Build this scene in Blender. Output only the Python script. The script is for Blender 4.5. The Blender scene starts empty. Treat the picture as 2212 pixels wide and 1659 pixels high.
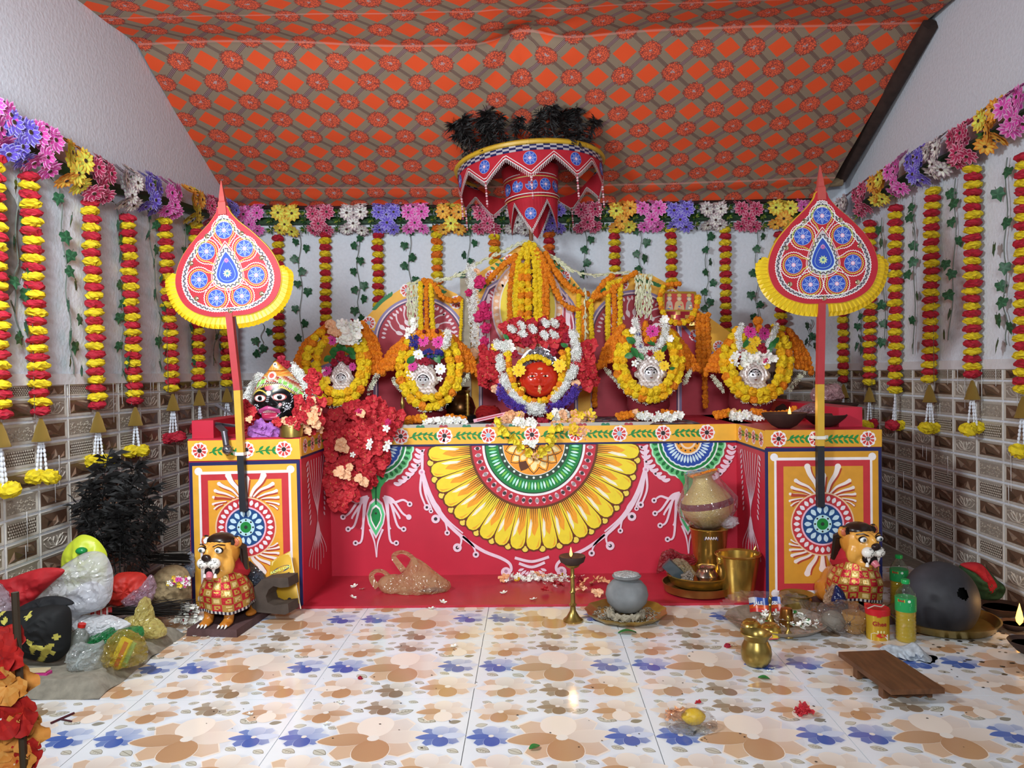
import bpy, bmesh, math, random
from mathutils import Vector, Matrix, Euler, noise
R = random.Random(7)
SC = bpy.context.scene
COL = SC.collection
PI = math.pi
# ---------------------------------------------------------------- camera
F, VX, VY, ROLL, H = 1682.0, 1146.66, 805.08, 0.0158, 1.155      # focal length and vanishing point for a 2212x1659 frame
_y = Vector((VX - 1106, 829.5 - VY, -F)).normalized()
_z = Vector((-math.sin(ROLL), math.cos(ROLL), 0)); _z = (_z - _y * _z.dot(_y)).normalized()
_x = _y.cross(_z)
cam_d = bpy.data.cameras.new('camera'); cam = bpy.data.objects.new('camera', cam_d); COL.objects.link(cam)
cam_d.sensor_width = 36; cam_d.lens = 36 * F / 2212; cam_d.clip_start = .05
cam.matrix_world = Matrix(((_x[0], _x[1], _x[2], 0), (_y[0], _y[1], _y[2], 0), (_z[0], _z[1], _z[2], H), (0, 0, 0, 1)))
SC.camera = cam
# ---------------------------------------------------------------- world, lights, exposure
SC.view_settings.view_transform = 'Standard'; SC.view_settings.look = 'None'
SC.view_settings.gamma = 1; SC.view_settings.use_curve_mapping = False
SC.view_settings.exposure = 0.15
W = bpy.data.worlds.new('world'); SC.world = W; W.use_nodes = True
W.node_tree.nodes['Background'].inputs[0].default_value = (.72, .78, .9, 1)
W.node_tree.nodes['Background'].inputs[1].default_value = .085
def area(name, loc, target, size, energy, col, spread=PI):
    d = bpy.data.lights.new(name, 'AREA'); d.shape = 'RECTANGLE'; d.size, d.size_y = size; d.energy = energy; d.color = col; d.spread = spread
    o = bpy.data.objects.new(name, d); COL.objects.link(o); o.location = loc
    o.rotation_euler = (Vector(target) - Vector(loc)).to_track_quat('-Z', 'Y').to_euler(); return o
area('tube_lamp_light', (-1.55, 1.9, 2.08), (.3, 4.6, .95), (.5, .25), 60, (.9, .96, 1))
area('doorway_lamp_light', (.1, -.9, 1.95), (-.05, 4.6, 1.1), (1.0, .5), 37, (.92, .97, 1), 1.8)
# ---------------------------------------------------------------- helpers
def ray(px, py):
    c = Vector((px - 1106, 829.5 - py, -F)); return Vector((c.dot(_x), c.dot(_y), c.dot(_z)))
def P(px, py, d):                       # the point at world depth y = d seen at a pixel of the photograph
    r = ray(px, py); t = d / r.y; return Vector((r.x * t, d, H + r.z * t))
def PX(px, py, x):
    r = ray(px, py); t = x / r.x; return Vector((x, r.y * t, H + r.z * t))
def PZ(px, py, z):
    r = ray(px, py); t = (z - H) / r.z; return Vector((r.x * t, r.y * t, z))
def s2l(c): return c / 12.92 if c <= .04045 else ((c + .055) / 1.055) ** 2.4
def C(h):
    if not isinstance(h, str): return tuple(h)
    h = h.lstrip('#'); return tuple(s2l(int(h[i:i + 2], 16) / 255) for i in (0, 2, 4))
def mixc(a, b, t): return tuple(x + (y - x) * t for x, y in zip(C(a), C(b)))
def jit(c, k=.12):
    c = C(c); f = 1 + R.uniform(-k, k); return tuple(max(0, min(1, x * f * (1 + R.uniform(-k, k) * .4))) for x in c)
MATS = {}
def mat(name, col=None, rough=.6, metal=0, bump=0, scale=40, var=0, alpha=1, trans=0, emit=0, spec=.5, coat=0, sss=0, ior=1.45):
    """procedural principled material; col None = painted colour attribute 'Col'"""
    if name in MATS: return MATS[name]
    m = bpy.data.materials.new(name); m.use_nodes = True; MATS[name] = m
    nt = m.node_tree; b = nt.nodes['Principled BSDF']; L = nt.links.new
    b.inputs['Roughness'].default_value = rough; b.inputs['Metallic'].default_value = metal
    b.inputs['Specular IOR Level'].default_value = spec; b.inputs['Alpha'].default_value = alpha
    b.inputs['Transmission Weight'].default_value = trans; b.inputs['Coat Weight'].default_value = coat; b.inputs['IOR'].default_value = ior
    src = None
    if col is None:
        a = nt.nodes.new('ShaderNodeAttribute'); a.attribute_name = 'Col'; src = a.outputs['Color']
    else:
        col = C(col); b.inputs['Base Color'].default_value = (*col, 1)
    if var or bump:
        tc = nt.nodes.new('ShaderNodeTexCoord'); n = nt.nodes.new('ShaderNodeTexNoise')
        n.inputs['Scale'].default_value = scale; n.inputs['Detail'].default_value = 5; L(tc.outputs['Object'], n.inputs['Vector'])
    if var:
        mr = nt.nodes.new('ShaderNodeMapRange'); mr.inputs[1].default_value = .3; mr.inputs[2].default_value = .7
        mr.inputs[3].default_value = 1 - var; mr.inputs[4].default_value = 1 + var * .6; L(n.outputs[0], mr.inputs[0])
        hs = nt.nodes.new('ShaderNodeHueSaturation'); L(mr.outputs[0], hs.inputs['Value'])
        if src: L(src, hs.inputs['Color'])
        else: hs.inputs['Color'].default_value = (*col, 1)
        src = hs.outputs[0]
    if src: L(src, b.inputs['Base Color'])
    if bump:
        bp = nt.nodes.new('ShaderNodeBump'); bp.inputs['Strength'].default_value = bump; bp.inputs['Distance'].default_value = .01
        L(n.outputs[0], bp.inputs['Height']); L(bp.outputs[0], b.inputs['Normal'])
    if emit:
        b.inputs['Emission Strength'].default_value = emit
        if src: L(src, b.inputs['Emission Color'])
        else: b.inputs['Emission Color'].default_value = (*col, 1)
    return m
class MB:
    """collects faces with a colour each; build() links them as one mesh object"""
    def __init__(s, col='#ffffff'): s.v = []; s.f = []; s.c = []; s.uv = None; s.col = C(col)
    def face(s, idx, col=None): s.f.append(tuple(idx)); s.c.append([C(q) for q in col] if isinstance(col, list) else (C(col) if col else s.col))
    def add(s, vs, fs, col=None):
        o = len(s.v); s.v += [tuple(v) for v in vs]
        for f in fs: s.face([i + o for i in f], col)
        return o
    def poly(s, pts, col=None): s.add(pts, [range(len(pts))], col)
    def box(s, c, size, rot=None, col=None, M=None):
        hx, hy, hz = (a / 2 for a in size)
        vs = [Vector((x, y, z)) for z in (-hz, hz) for y in (-hy, hy) for x in (-hx, hx)]
        if rot: M = Euler(rot).to_matrix()
        if M: vs = [M @ v for v in vs]
        s.add([v + Vector(c) for v in vs], [(0, 2, 3, 1), (4, 5, 7, 6), (0, 1, 5, 4), (2, 6, 7, 3), (0, 4, 6, 2), (1, 3, 7, 5)], col)
    def prism(s, pts, off, col=None, side=None):
        """polygon pts (3-D) extruded by vector off"""
        n = len(pts); off = Vector(off); a = [Vector(p) for p in pts]
        o = s.add(a + [p + off for p in a], [range(n), [n + i for i in reversed(range(n))]], col)
        for i in range(n): s.face((o + i, o + n + i, o + n + (i + 1) % n, o + (i + 1) % n), side or col)
    def lathe(s, prof, seg=20, c=(0, 0, 0), M=None, col=None, cols=None, ripple=None):
        o = len(s.v); c = Vector(c)
        for k, (r, z) in enumerate(prof):
            for i in range(seg):
                a = 2 * PI * i / seg; rr = r * (ripple(a, k) if ripple else 1); v = Vector((rr * math.cos(a), rr * math.sin(a), z))
                s.v.append(tuple((M @ v if M else v) + c))
        for k in range(len(prof) - 1):
            for i in range(seg):
                j = (i + 1) % seg; s.face((o + k * seg + i, o + k * seg + j, o + (k + 1) * seg + j, o + (k + 1) * seg + i), cols[k] if cols else col)
        if prof[0][0] > 1e-5: s.face([o + i for i in reversed(range(seg))], cols[0] if cols else col)
        if prof[-1][0] > 1e-5: s.face([o + (len(prof) - 1) * seg + i for i in range(seg)], cols[-1] if cols else col)
    def tube(s, path, r, seg=6, col=None, cap=True):
        o = len(s.v); path = [Vector(p) for p in path]; n = len(path)
        up = Vector((.13, .21, .97))
        for k, p in enumerate(path):
            t = (path[min(k + 1, n - 1)] - path[max(k - 1, 0)]).normalized()
            a = t.cross(up)
            if a.length < .05: a = t.cross(Vector((1, 0, 0)))
            a.normalize(); b = t.cross(a); rr = r(k / (n - 1)) if callable(r) else r
            for i in range(seg):
                w = 2 * PI * i / seg; s.v.append(tuple(p + a * (rr * math.cos(w)) + b * (rr * math.sin(w))))
        for k in range(n - 1):
            for i in range(seg):
                j = (i + 1) % seg; s.face((o + k * seg + i, o + k * seg + j, o + (k + 1) * seg + j, o + (k + 1) * seg + i), col)
        if cap: s.face([o + i for i in range(seg)], col); s.face([o + (n - 1) * seg + i for i in reversed(range(seg))], col)
    def ball(s, c, r, seg=12, rings=8, col=None, f=None, M=None):
        r = (r, r, r) if not hasattr(r, '__len__') else r; o = len(s.v); c = Vector(c)
        for k in range(rings + 1):
            t = PI * k / rings
            for i in range(seg):
                a = 2 * PI * i / seg; u = Vector((math.sin(t) * math.cos(a), math.sin(t) * math.sin(a), math.cos(t)))
                q = f(u) if f else 1; v = Vector((u.x * r[0] * q, u.y * r[1] * q, u.z * r[2] * q)); s.v.append(tuple((M @ v if M else v) + c))
        for k in range(rings):
            for i in range(seg):
                j = (i + 1) % seg; s.face((o + k * seg + i, o + (k + 1) * seg + i, o + (k + 1) * seg + j, o + k * seg + j), col)
    def grid(s, nx, ny, fn, col=None, colf=None, uvf=None):
        o = len(s.v)
        for j in range(ny + 1):
            for i in range(nx + 1): s.v.append(tuple(fn(i / nx, j / ny)))
        for j in range(ny):
            for i in range(nx):
                a = o + j * (nx + 1) + i; s.face((a, a + 1, a + nx + 2, a + nx + 1), colf((i + .5) / nx, (j + .5) / ny) if colf else col)
        if uvf: s.uv = uvf
    def mesh(s, name, m, smooth=True, angle=None):
        me = bpy.data.meshes.new(name); me.from_pydata(s.v, [], s.f)
        ca = me.color_attributes.new('Col', 'FLOAT_COLOR', 'CORNER'); buf = []
        for p, c in zip(s.f, s.c):
            if isinstance(c, list):
                for q in c: buf += [*q, 1.0]
            else: buf += [*c, 1.0] * len(p)
        if len(buf) == 4 * len(me.loops): ca.data.foreach_set('color', buf)
        if smooth: me.polygons.foreach_set('use_smooth', [True] * len(me.polygons))
        if angle and smooth: me.set_sharp_from_angle(angle=angle)
        for k in (m if isinstance(m, (list, tuple)) else [m]): me.materials.append(k)
        return me
    def build(s, name, m, parent=None, loc=(0, 0, 0), rot=(0, 0, 0), smooth=True, angle=.7, **kw):
        return put(name, s.mesh(name, m, smooth, angle), parent, loc, rot, **kw)
def put(name, me, parent=None, loc=(0, 0, 0), rot=(0, 0, 0), scale=None, label=None, cat=None, group=None, kind=None):
    o = bpy.data.objects.new(name, me); COL.objects.link(o)
    if parent: o.parent = parent
    o.location = loc; o.rotation_euler = rot
    if scale: o.scale = scale if hasattr(scale, '__len__') else (scale,) * 3
    return tag(o, label, cat, group, kind)
def tag(o, label=None, cat=None, group=None, kind=None):
    for k, v in (('label', label), ('category', cat), ('group', group), ('kind', kind)):
        if v: o[k] = v
    return o
def thing(name, label, cat, loc=(0, 0, 0), rz=0, group=None):
    return put(name, None, None, loc, (0, 0, rz), label=label, cat=cat, group=group)
def rotv(p, a): c, s_ = math.cos(a), math.sin(a); return (p[0] * c - p[1] * s_, p[0] * s_ + p[1] * c)
class Paint(MB):
    """flat paint on a real surface: 2-D shapes in (u, v) mapped by fn(u, v, lift); each layer lies a hair above the last"""
    def __init__(s, fn, eps=.0004): super().__init__(); s.fn = fn; s.L = 1; s.eps = eps; s.k = 0
    def lift(s, L): s.k += 1; return (s.L if L is None else L) * s.eps + (s.k % 19) * s.eps * .05
    def pg(s, pts, col, L=None):
        l = s.lift(L); s.add([s.fn(u, v, l) for u, v in pts], [range(len(pts))], col)
    def disc(s, c, r, col, L=None, n=24, sx=1):
        s.pg([(c[0] + r * sx * math.cos(2 * PI * i / n), c[1] + r * math.sin(2 * PI * i / n)) for i in range(n)], col, L)
    def ring(s, c, r0, r1, col, a0=0, a1=2 * PI, L=None, n=40, sx=1):
        l = s.lift(L)
        for i in range(n):
            a, b = (a0 + (a1 - a0) * k / n for k in (i, i + 1))
            s.add([s.fn(c[0] + r * sx * math.cos(t), c[1] + r * math.sin(t), l) for r, t in ((r0, a), (r1, a), (r1, b), (r0, b))], [(0, 1, 2, 3)], col)
    def stroke(s, pts, w, col, L=None, smooth=True):
        """w: width or (w0, w1) or function of t; Catmull-Rom through pts"""
        if smooth and len(pts) > 2:
            q = []; n = len(pts)
            for i in range(n - 1):
                p0, p1, p2, p3 = pts[max(i - 1, 0)], pts[i], pts[i + 1], pts[min(i + 2, n - 1)]
                for k in range(6):
                    t = k / 6; q.append(tuple(.5 * (2 * p1[j] + (p2[j] - p0[j]) * t + (2 * p0[j] - 5 * p1[j] + 4 * p2[j] - p3[j]) * t * t + (3 * p1[j] - p0[j] - 3 * p2[j] + p3[j]) * t ** 3) for j in (0, 1)))
            q.append(tuple(pts[-1])); pts = q
        n = len(pts); wf = w if callable(w) else ((lambda t: w[0] + (w[1] - w[0]) * t) if hasattr(w, '__len__') else (lambda t: w))
        l = s.lift(L); vs = []
        for i, p in enumerate(pts):
            a, b = pts[max(i - 1, 0)], pts[min(i + 1, n - 1)]; dx, dy = b[0] - a[0], b[1] - a[1]; d = math.hypot(dx, dy) or 1
            h = wf(i / (n - 1)) / 2; vs += [s.fn(p[0] - dy / d * h, p[1] + dx / d * h, l), s.fn(p[0] + dy / d * h, p[1] - dx / d * h, l)]
        s.add(vs, [(2 * i, 2 * i + 1, 2 * i + 3, 2 * i + 2) for i in range(n - 1)], col)
    def petal(s, c, ang, r0, r1, w, col, L=None, tip=.5, n=7, base=.0):
        """leaf or petal from r0 to r1 along ang, widest at tip; base = relative half width at the start"""
        up = []
        for i in range(n + 1):
            t = i / n; k = (math.sin(PI / 2 * t / tip) if t < tip else math.cos(PI / 2 * (t - tip) / (1 - tip))); k = max(k, 0) ** .8
            if t < tip: k = base + (1 - base) * k
            up.append((r0 + (r1 - r0) * t, k * w / 2))
        lo = [(x, -y) for x, y in reversed(up) if y > 1e-6]
        pts = [rotv(p, ang) for p in up + lo]; s.pg([(c[0] + x, c[1] + y) for x, y in pts], col, L)
    def rect(s, u0, v0, u1, v1, col, L=None): s.pg([(u0, v0), (u1, v0), (u1, v1), (u0, v1)], col, L)
def smooth_loop(pts, n=5):
    q = []; N_ = len(pts)
    for i in range(N_):
        p0, p1, p2, p3 = pts[i - 1], pts[i], pts[(i + 1) % N_], pts[(i + 2) % N_]
        for k in range(n):
            t = k / n; q.append(tuple(.5 * (2 * p1[j] + (p2[j] - p0[j]) * t + (2 * p0[j] - 5 * p1[j] + 4 * p2[j] - p3[j]) * t * t + (3 * p1[j] - p0[j] - 3 * p2[j] + p3[j]) * t ** 3) for j in (0, 1)))
    return q
def onY(d): return lambda u, v, l: P(u, v, d - l)            # pixel coordinates of the photograph on the plane y = d
def onX(x): return lambda u, v, l: PX(u, v, x - l * (1 if x > 0 else -1))
def text_mesh(txt, size, m, depth=.0006, bold=0, shear=0):
    c = bpy.data.curves.new('t', 'FONT'); c.body = txt; c.size = size; c.extrude = depth; c.align_x = 'CENTER'; c.align_y = 'CENTER'; c.offset = bold; c.shear = shear; c.resolution_u = 3
    o = bpy.data.objects.new('t', c); COL.objects.link(o); dg = bpy.context.evaluated_depsgraph_get()
    me = bpy.data.meshes.new_from_object(o.evaluated_get(dg)); bpy.data.objects.remove(o); bpy.data.curves.remove(c); me.materials.clear(); me.materials.append(m); return me
def remesh(mb, voxel=.01, smooth=4, colf=None, name='b', m=None):
    """fuses the shapes in mb into one continuous skin; colf(co) paints each vertex"""
    me = mb.mesh(name, m, False); o = bpy.data.objects.new('b', me); COL.objects.link(o)
    r = o.modifiers.new('r', 'REMESH'); r.mode = 'VOXEL'; r.voxel_size = voxel
    if smooth: sm = o.modifiers.new('s', 'SMOOTH'); sm.iterations = smooth; sm.factor = .5
    dg = bpy.context.evaluated_depsgraph_get(); e = bpy.data.meshes.new_from_object(o.evaluated_get(dg)); bpy.data.objects.remove(o)
    e.materials.clear()
    for k in (m if isinstance(m, (list, tuple)) else [m]): e.materials.append(k)
    e.polygons.foreach_set('use_smooth', [True] * len(e.polygons))
    if colf:
        while e.color_attributes: e.color_attributes.remove(e.color_attributes[0])
        ca = e.color_attributes.new('Col', 'FLOAT_COLOR', 'POINT'); buf = []
        for v in e.vertices: buf += [*C(colf(v.co)), 1.0]
        ca.data.foreach_set('color', buf)
    return e
VC = mat('painted', None, .55, var=.06, scale=25)
VCG = mat('painted_gloss', None, .28, var=.05, scale=25)
VCM = mat('petals', None, .75, var=.1, scale=60)
# ================================================================ the setting
XL, XR, YB = -2.168, 2.31, 5.75          # left, right and back wall planes
DADO = 1.14
plaster = mat('white_plaster', '#dae2ec', .85, bump=.35, scale=55, var=.05)
cement = mat('grey_cement', '#8d8779', .95, bump=.6, scale=30, var=.25)
def struct(name, mb, m, parent=None, **kw): return mb.build(name, m, parent, smooth=False, kind=None if parent else 'structure', **kw)
b = MB(); b.box((0, 2.2, -.06), (5.2, 7.4, .1)); floor = struct('floor', b, cement)
b = MB(); b.box(((XL + XR) / 2, YB + .06, 1.6), (XR - XL + .24, .12, 3.4)); wall_back = struct('wall_back', b, plaster)
b = MB(); b.box((XL - .06, 2.4, 1.6), (.12, 6.7, 3.4)); wall_left = struct('wall_left', b, plaster)
b = MB(); b.box((XR + .06, 2.4, 1.6), (.12, 6.7, 3.4)); wall_right = struct('wall_right', b, plaster)
b = MB(); b.box((.07, 2.4, 3.32), (4.9, 6.9, .06)); struct('ceiling', b, mat('dark_tin_roof', '#4a4038', .8, var=.2, scale=8))
b = MB()
for x, s in ((XL, 1), (XR, -1)): b.box((x + s * .006, 3.6, DADO + .02), (.012, 4.3, .05))
b.box(((XL + XR) / 2, YB - .006, DADO + .02), (XR - XL, .012, .05)); struct('trim_1', b, mat('trim_plaster', '#d5d6da', .85, bump=.3, scale=40))
# the grey weathered patch on the left wall
b = MB()
pts = [PX(x, y, XL) + Vector((.004, 0, 0)) for x, y in ((-60, 385), (6, 395), (30, 430), (44, 470), (52, 520), (52, 570), (40, 610), (18, 640), (-60, 660))]
b.poly(pts); b.build('plaster_patch', mat('bare_plaster', '#8b8a8b', .95, bump=.8, scale=20, var=.25), wall_left)
# ---------------------------------------------------------------- floor tiles with printed flowers
TS, TX0, TY0 = .6, -.2256, 2.748
CRE, TAN, TAN2, BRN = '#ecdfd2', '#c9a17d', '#d7b596', '#b98f6c'
def tile_mesh():
    g = .0012
    p = Paint(lambda u, v, l: (u * TS, v * TS, l), .00012)
    e = g / TS
    b = MB('#e9edf2'); b.box((TS / 2, TS / 2, -.005), (TS - 2 * g, TS - 2 * g, .01)); p.v += b.v; p.f += b.f; p.c += b.c
    def shade(c, r):     # the soft printed halo round a flower
        for k in range(3): p.disc(c, r * (1.16 - .06 * k), mixc('#e9edf2', '#cfd3dc', .22 + .2 * k), L=.4 + .2 * k, n=20)
    def flower(cx, cy, r, pal, mir=1, rot=.12):
        lt, mid, dk, back, edge = pal
        shade((cx + .03 * r, cy), r * .86)
        for k in range(4):                                   # back petals, squarish, on the diagonals
            a = rot + PI / 4 + k * PI / 2
            q = [(.1, -.05), (.5, -.33), (.9, -.19), (.97, .12), (.6, .31)]
            cc = mixc(back, lt, .45 if k == 0 else (.12 if k == 1 else .0))
            for sc_, c_, L_ in ((1.05, edge, 1.5), (1, cc, 2)):
                pts = [(mir * x * sc_, y * sc_) for x, y in (rotv(t, a) for t in q)]
                p.pg([(cx + x * r, cy + y * r) for x, y in pts], [mixc(c_, '#e9edf2', max(0, min(.8, .55 * (x * .8 + y * .5)))) for x, y in pts] if sc_ == 1 else c_, L_)
        for k, c0 in ((2, mid), (3, dk), (0, lt), (1, mixc(lt, '#ffffff', .1))):
            a = rot + k * PI / 2
            if k % 2 == 0: q = [(.03, 0), (.2, -.19), (.5, -.27), (.8, -.2), (1.06, 0), (.85, .17), (.55, .25), (.2, .2)]
            else: q = [(.03, 0), (.2, -.26), (.5, -.36), (.78, -.3), (.92, -.04), (.8, .24), (.5, .34), (.2, .26)]
            q = smooth_loop(q, 3); p.pg([(cx + mir * x * r * 1.035, cy + y * r * 1.035) for x, y in (rotv(t, a) for t in q)], edge, 3 + k * .4)
            pts = [(mir * x, y) for x, y in (rotv(t, a) for t in q)]; dkc = '#9a6c48' if pal is not BLUE else '#33499a'
            p.pg([(cx + x * r, cy + y * r) for x, y in pts], [mixc(mixc(c0, dkc, max(0, .28 - .3 * math.hypot(x, y)) + (.14 if k > 1 and y < -.2 else 0)), '#f4ede6', max(0, min(.5, .35 * (x * .6 + y * .6)))) for x, y in pts], 3.2 + k * .4)
        p.disc((cx, cy), r * .12, '#efe7dd', 6, 12)
    def leaf(cx, cy, r, a):
        p.petal((cx, cy), a, -r * 1.04, r * 1.12, r * 1.42, '#8d8878', .9, .4)
        p.petal((cx, cy), a, -r, r, r * 1.25, '#cbc8ba', 1.1, .4)
        c, s_ = math.cos(a), math.sin(a); p.stroke([(cx - r * c, cy - r * s_), (cx + r * c, cy + r * s_)], r * .1, '#8f8976', 1.3, False)
        for k in (-.4, 0, .4):
            for sg in (-1, 1):
                q = rotv((k * r + .28 * r, sg * .36 * r), a); o = rotv((k * r, 0), a); p.stroke([(cx + o[0], cy + o[1]), (cx + q[0], cy + q[1])], r * .07, '#9a9482', 1.3, False)
    BRO = (CRE, TAN, '#c69a73', TAN2, '#f3e6d8'); BLUE = ('#a9bbe0', '#5572bc', '#4a67b4', '#5f79ba', '#cfd9ee'); GRY = ('#d9d4c9', '#9b8c78', '#8c7c68', '#9e917e', '#eee6da')
    globals()['BLUE'] = BLUE
    flower(.51, .50, .275, BRO)
    flower(.135, .52, .125, BLUE); flower(.865, .52, .125, BLUE)
    flower(.175, .815, .145, BRO, -1); flower(.845, .83, .145, BRO); flower(.50, .885, .115, GRY)
    flower(.19, .165, .165, BRO); flower(.835, .175, .165, BRO); flower(.525, .13, .125, GRY)
    for l in ((.355, .84, .036, -.5), (.625, .82, .05, .5), (.765, .715, .055, -.4), (.925, .69, .033, .3), (.265, .625, .032, -.3), (.075, .65, .033, .3),
              (.10, .365, .04, -.5), (.265, .35, .042, -.6), (.79, .39, .034, -.5), (.945, .36, .034, -.5), (.375, .235, .034, -.5), (.65, .24, .034, -.5),
              (.36, .10, .034, 1), (.675, .095, .034, -.1), (.09, .945, .03, -.4), (.35, .955, .03, .4), (.655, .955, .03, -.3), (.22, .965, .025, .2)): leaf(*l)
    return p
ceramic = mat('glazed_floor_tile', None, .13, var=.02, scale=10, spec=.6)
fm = tile_mesh().mesh('tile', ceramic, False)
for i in range(-4, 5):
    for j in range(-3, 2):
        x, y = TX0 + TS * i, TY0 + TS * j
        put('tile', fm, floor, (x, y, .0002 * ((i * 7 + j * 3) % 3)))
b = MB('#dcdde0'); b.box((0, 3.95, -.006), (3.5, .2, .011)); 
# last, cut row of tiles under the altar front
put('tile', fm, floor, (TX0 - TS, TY0 + TS * 2, -.0005)); put('tile', fm, floor, (TX0, TY0 + TS * 2, -.0005)); put('tile', fm, floor, (TX0 + TS, TY0 + TS * 2, -.0005))
put('tile', fm, floor, (TX0 - 2 * TS, TY0 + TS * 2, -.0005)); put('tile', fm, floor, (TX0 - 3 * TS, TY0 + TS * 2, -.0005)); put('tile', fm, floor, (TX0 - 4 * TS, TY0 + TS * 2, -.0005)); put('tile', fm, floor, (TX0 + 2 * TS, TY0 + TS * 2, -.0005)); put('tile', fm, floor, (TX0 + 3 * TS, TY0 + TS * 2, -.0005))
# ---------------------------------------------------------------- relief wall tiles
TW, TH = .225, .1
glz = mat('glazed_wall_tile', None, .3, var=.12, scale=40, bump=.08)
def cell(kind):
    """a moulded cell lying in the x-z plane, front towards -y"""
    rr = random.Random(kind); b = MB(); w, h, e, f = TW - .003, TH - .003, .017, .005
    fr = '#b9b4aa'
    o = [(0, 0), (w, 0), (w, h), (0, h)]; i1 = [(e, e), (w - e, e), (w - e, h - e), (e, h - e)]
    m_ = .006; o2 = [(m_, m_), (w - m_, m_), (w - m_, h - m_), (m_, h - m_)]
    for k in range(4):
        n = (k + 1) % 4
        b.add([(*(o[k][0], .004), o[k][1]), (o[n][0], .004, o[n][1]), (o2[n][0], -f, o2[n][1]), (o2[k][0], -f, o2[k][1])], [(0, 1, 2, 3)], mixc(fr, '#ffffff', .12))
        b.add([(o2[k][0], -f, o2[k][1]), (o2[n][0], -f, o2[n][1]), (i1[n][0], -.001, i1[n][1]), (i1[k][0], -.001, i1[k][1])], [(0, 1, 2, 3)], fr)
    W_, H_ = w - 2 * e, h - 2 * e
    bk = '#6b5444' if kind in 'tuv' else '#9c9388'
    b.poly([(x, -.001, z) for x, z in i1], bk)
    if kind in 'tuv':                               # brown cells with raised facets
        sets = {'t': [((0, 0), (.22, .72), (.3, .1)), ((.22, .72), (.95, .12), (.3, .1)), ((.3, .95), (.98, .95), (.9, .3)), ((.62, .95), (.95, .45), (.98, .95))],
                'u': [((.02, 1), (.2, .05), (.42, .4)), ((.45, .02), (.6, .75), (.75, .02)), ((.42, .4), (.6, .75), (.45, .02)), ((.75, .02), (.95, .5), (.95, .02))],
                'v': [((.03, .9), (.25, .15), (.45, .5)), ((.25, .15), (.45, .5), (.8, .1)), ((.5, .95), (.72, .4), (.95, .95))]}[kind]
        for k, t in enumerate(sets):
            pts = [(e + x * W_, -.001, e + z * H_) for x, z in t]; c = Vector(pts[0]) * .4 + Vector(pts[1]) * .3 + Vector(pts[2]) * .3; c.y = -.009
            cl = ['#8a6f5c', '#584536', '#a8927f', '#7a5f4d'][(k + ord(kind)) % 4]
            for q in range(3): b.add([pts[q], pts[(q + 1) % 3], c], [(0, 1, 2)], mixc(cl, '#3a2a20', .25 * q))
    elif kind == 'l':                               # lattice of small scales
        nx, nz = 12, 5
        for i in range(nx):
            for j in range(nz):
                x, z, a, c_ = e + (i + .5 + .5 * (j % 2) * .9) * W_ / (nx + .5), e + (j + .5) * H_ / nz, W_ / nx * .42, H_ / nz * .4
                b.add([(x - a, -.001, z + c_), (x + a, -.001, z + c_), (x, -.001, z - c_), (x, -.005, z + c_ * .3)], [(0, 3, 1), (1, 3, 2), (2, 3, 0)], '#c3bbae')
        b.c[8] = C('#5d5148')
    elif kind == 'p':                               # pebbles
        for _ in range(75):
            x, z, r = e + rr.uniform(.03, .97) * W_, e + rr.uniform(.06, .94) * H_, rr.uniform(.003, .0055)
            b.add([(x + r * math.cos(t * PI / 2.5), -.001, z + r * math.sin(t * PI / 2.5)) for t in range(5)] + [(x, -.0055, z)], [(i, (i + 1) % 5, 5) for i in range(5)], mixc('#b5ab9c', '#7f7468', rr.random()))
    else:                                           # flourish
        for cx in (.5,):
            for sg in (-1, 1):
                for q in ([(0, .1), (.1, .5), (.05, .85)], [(0, .15), (.2, .35), (.3, .7), (.2, .85), (.14, .65)], [(0, .12), (.22, .1), (.36, .3), (.44, .55)], [(.1, .55), (.3, .9), (.45, .8)]):
                    path = [(e + (cx + sg * x) * W_, -.003, e + z * H_) for x, z in q]; b.tube(path, .003, 4, '#c9c1b5')
    return b.mesh('tile', glz, False)
CELLS = {k: cell(k) for k in 'tuvlpf'}
def kind_at(c, r):    # c column parity, r rows down from the cut top row
    r %= 3
    return ('l', 't', 'p')[r] if c % 2 == 0 else ('u', 'f', 'v')[r]
def dado(wall, cols, place):
    for c in cols:
        for r in range(12):
            z = 1.08 - TH * r
            if z < -.03: continue
            k = kind_at(c, r); o = put('tile', CELLS[k], wall, *place(c, z))
            if r == 0: o.scale = (1, 1, .62)
yl0 = PX(83.2, 1089, XL).y                    # a joint on the left wall; column right of it is an odd (brown) one
dado(wall_left, range(-9, 12), lambda c, z: ((XL, yl0 + TW * (c - 1), z), (0, 0, PI / 2)))
yr0 = PX(2112.7, 1000, XR).y                  # a joint on the right wall; the column nearer the camera holds brown and flourish
dado(wall_right, range(-7, 11), lambda c, z: ((XR, yr0 + TW * (c - 0) , z), (0, 0, -PI / 2)))
dado(wall_back, range(0, 20), lambda c, z: ((XL + .01 + TW * c, YB, z), (0, 0, 0)))
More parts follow.
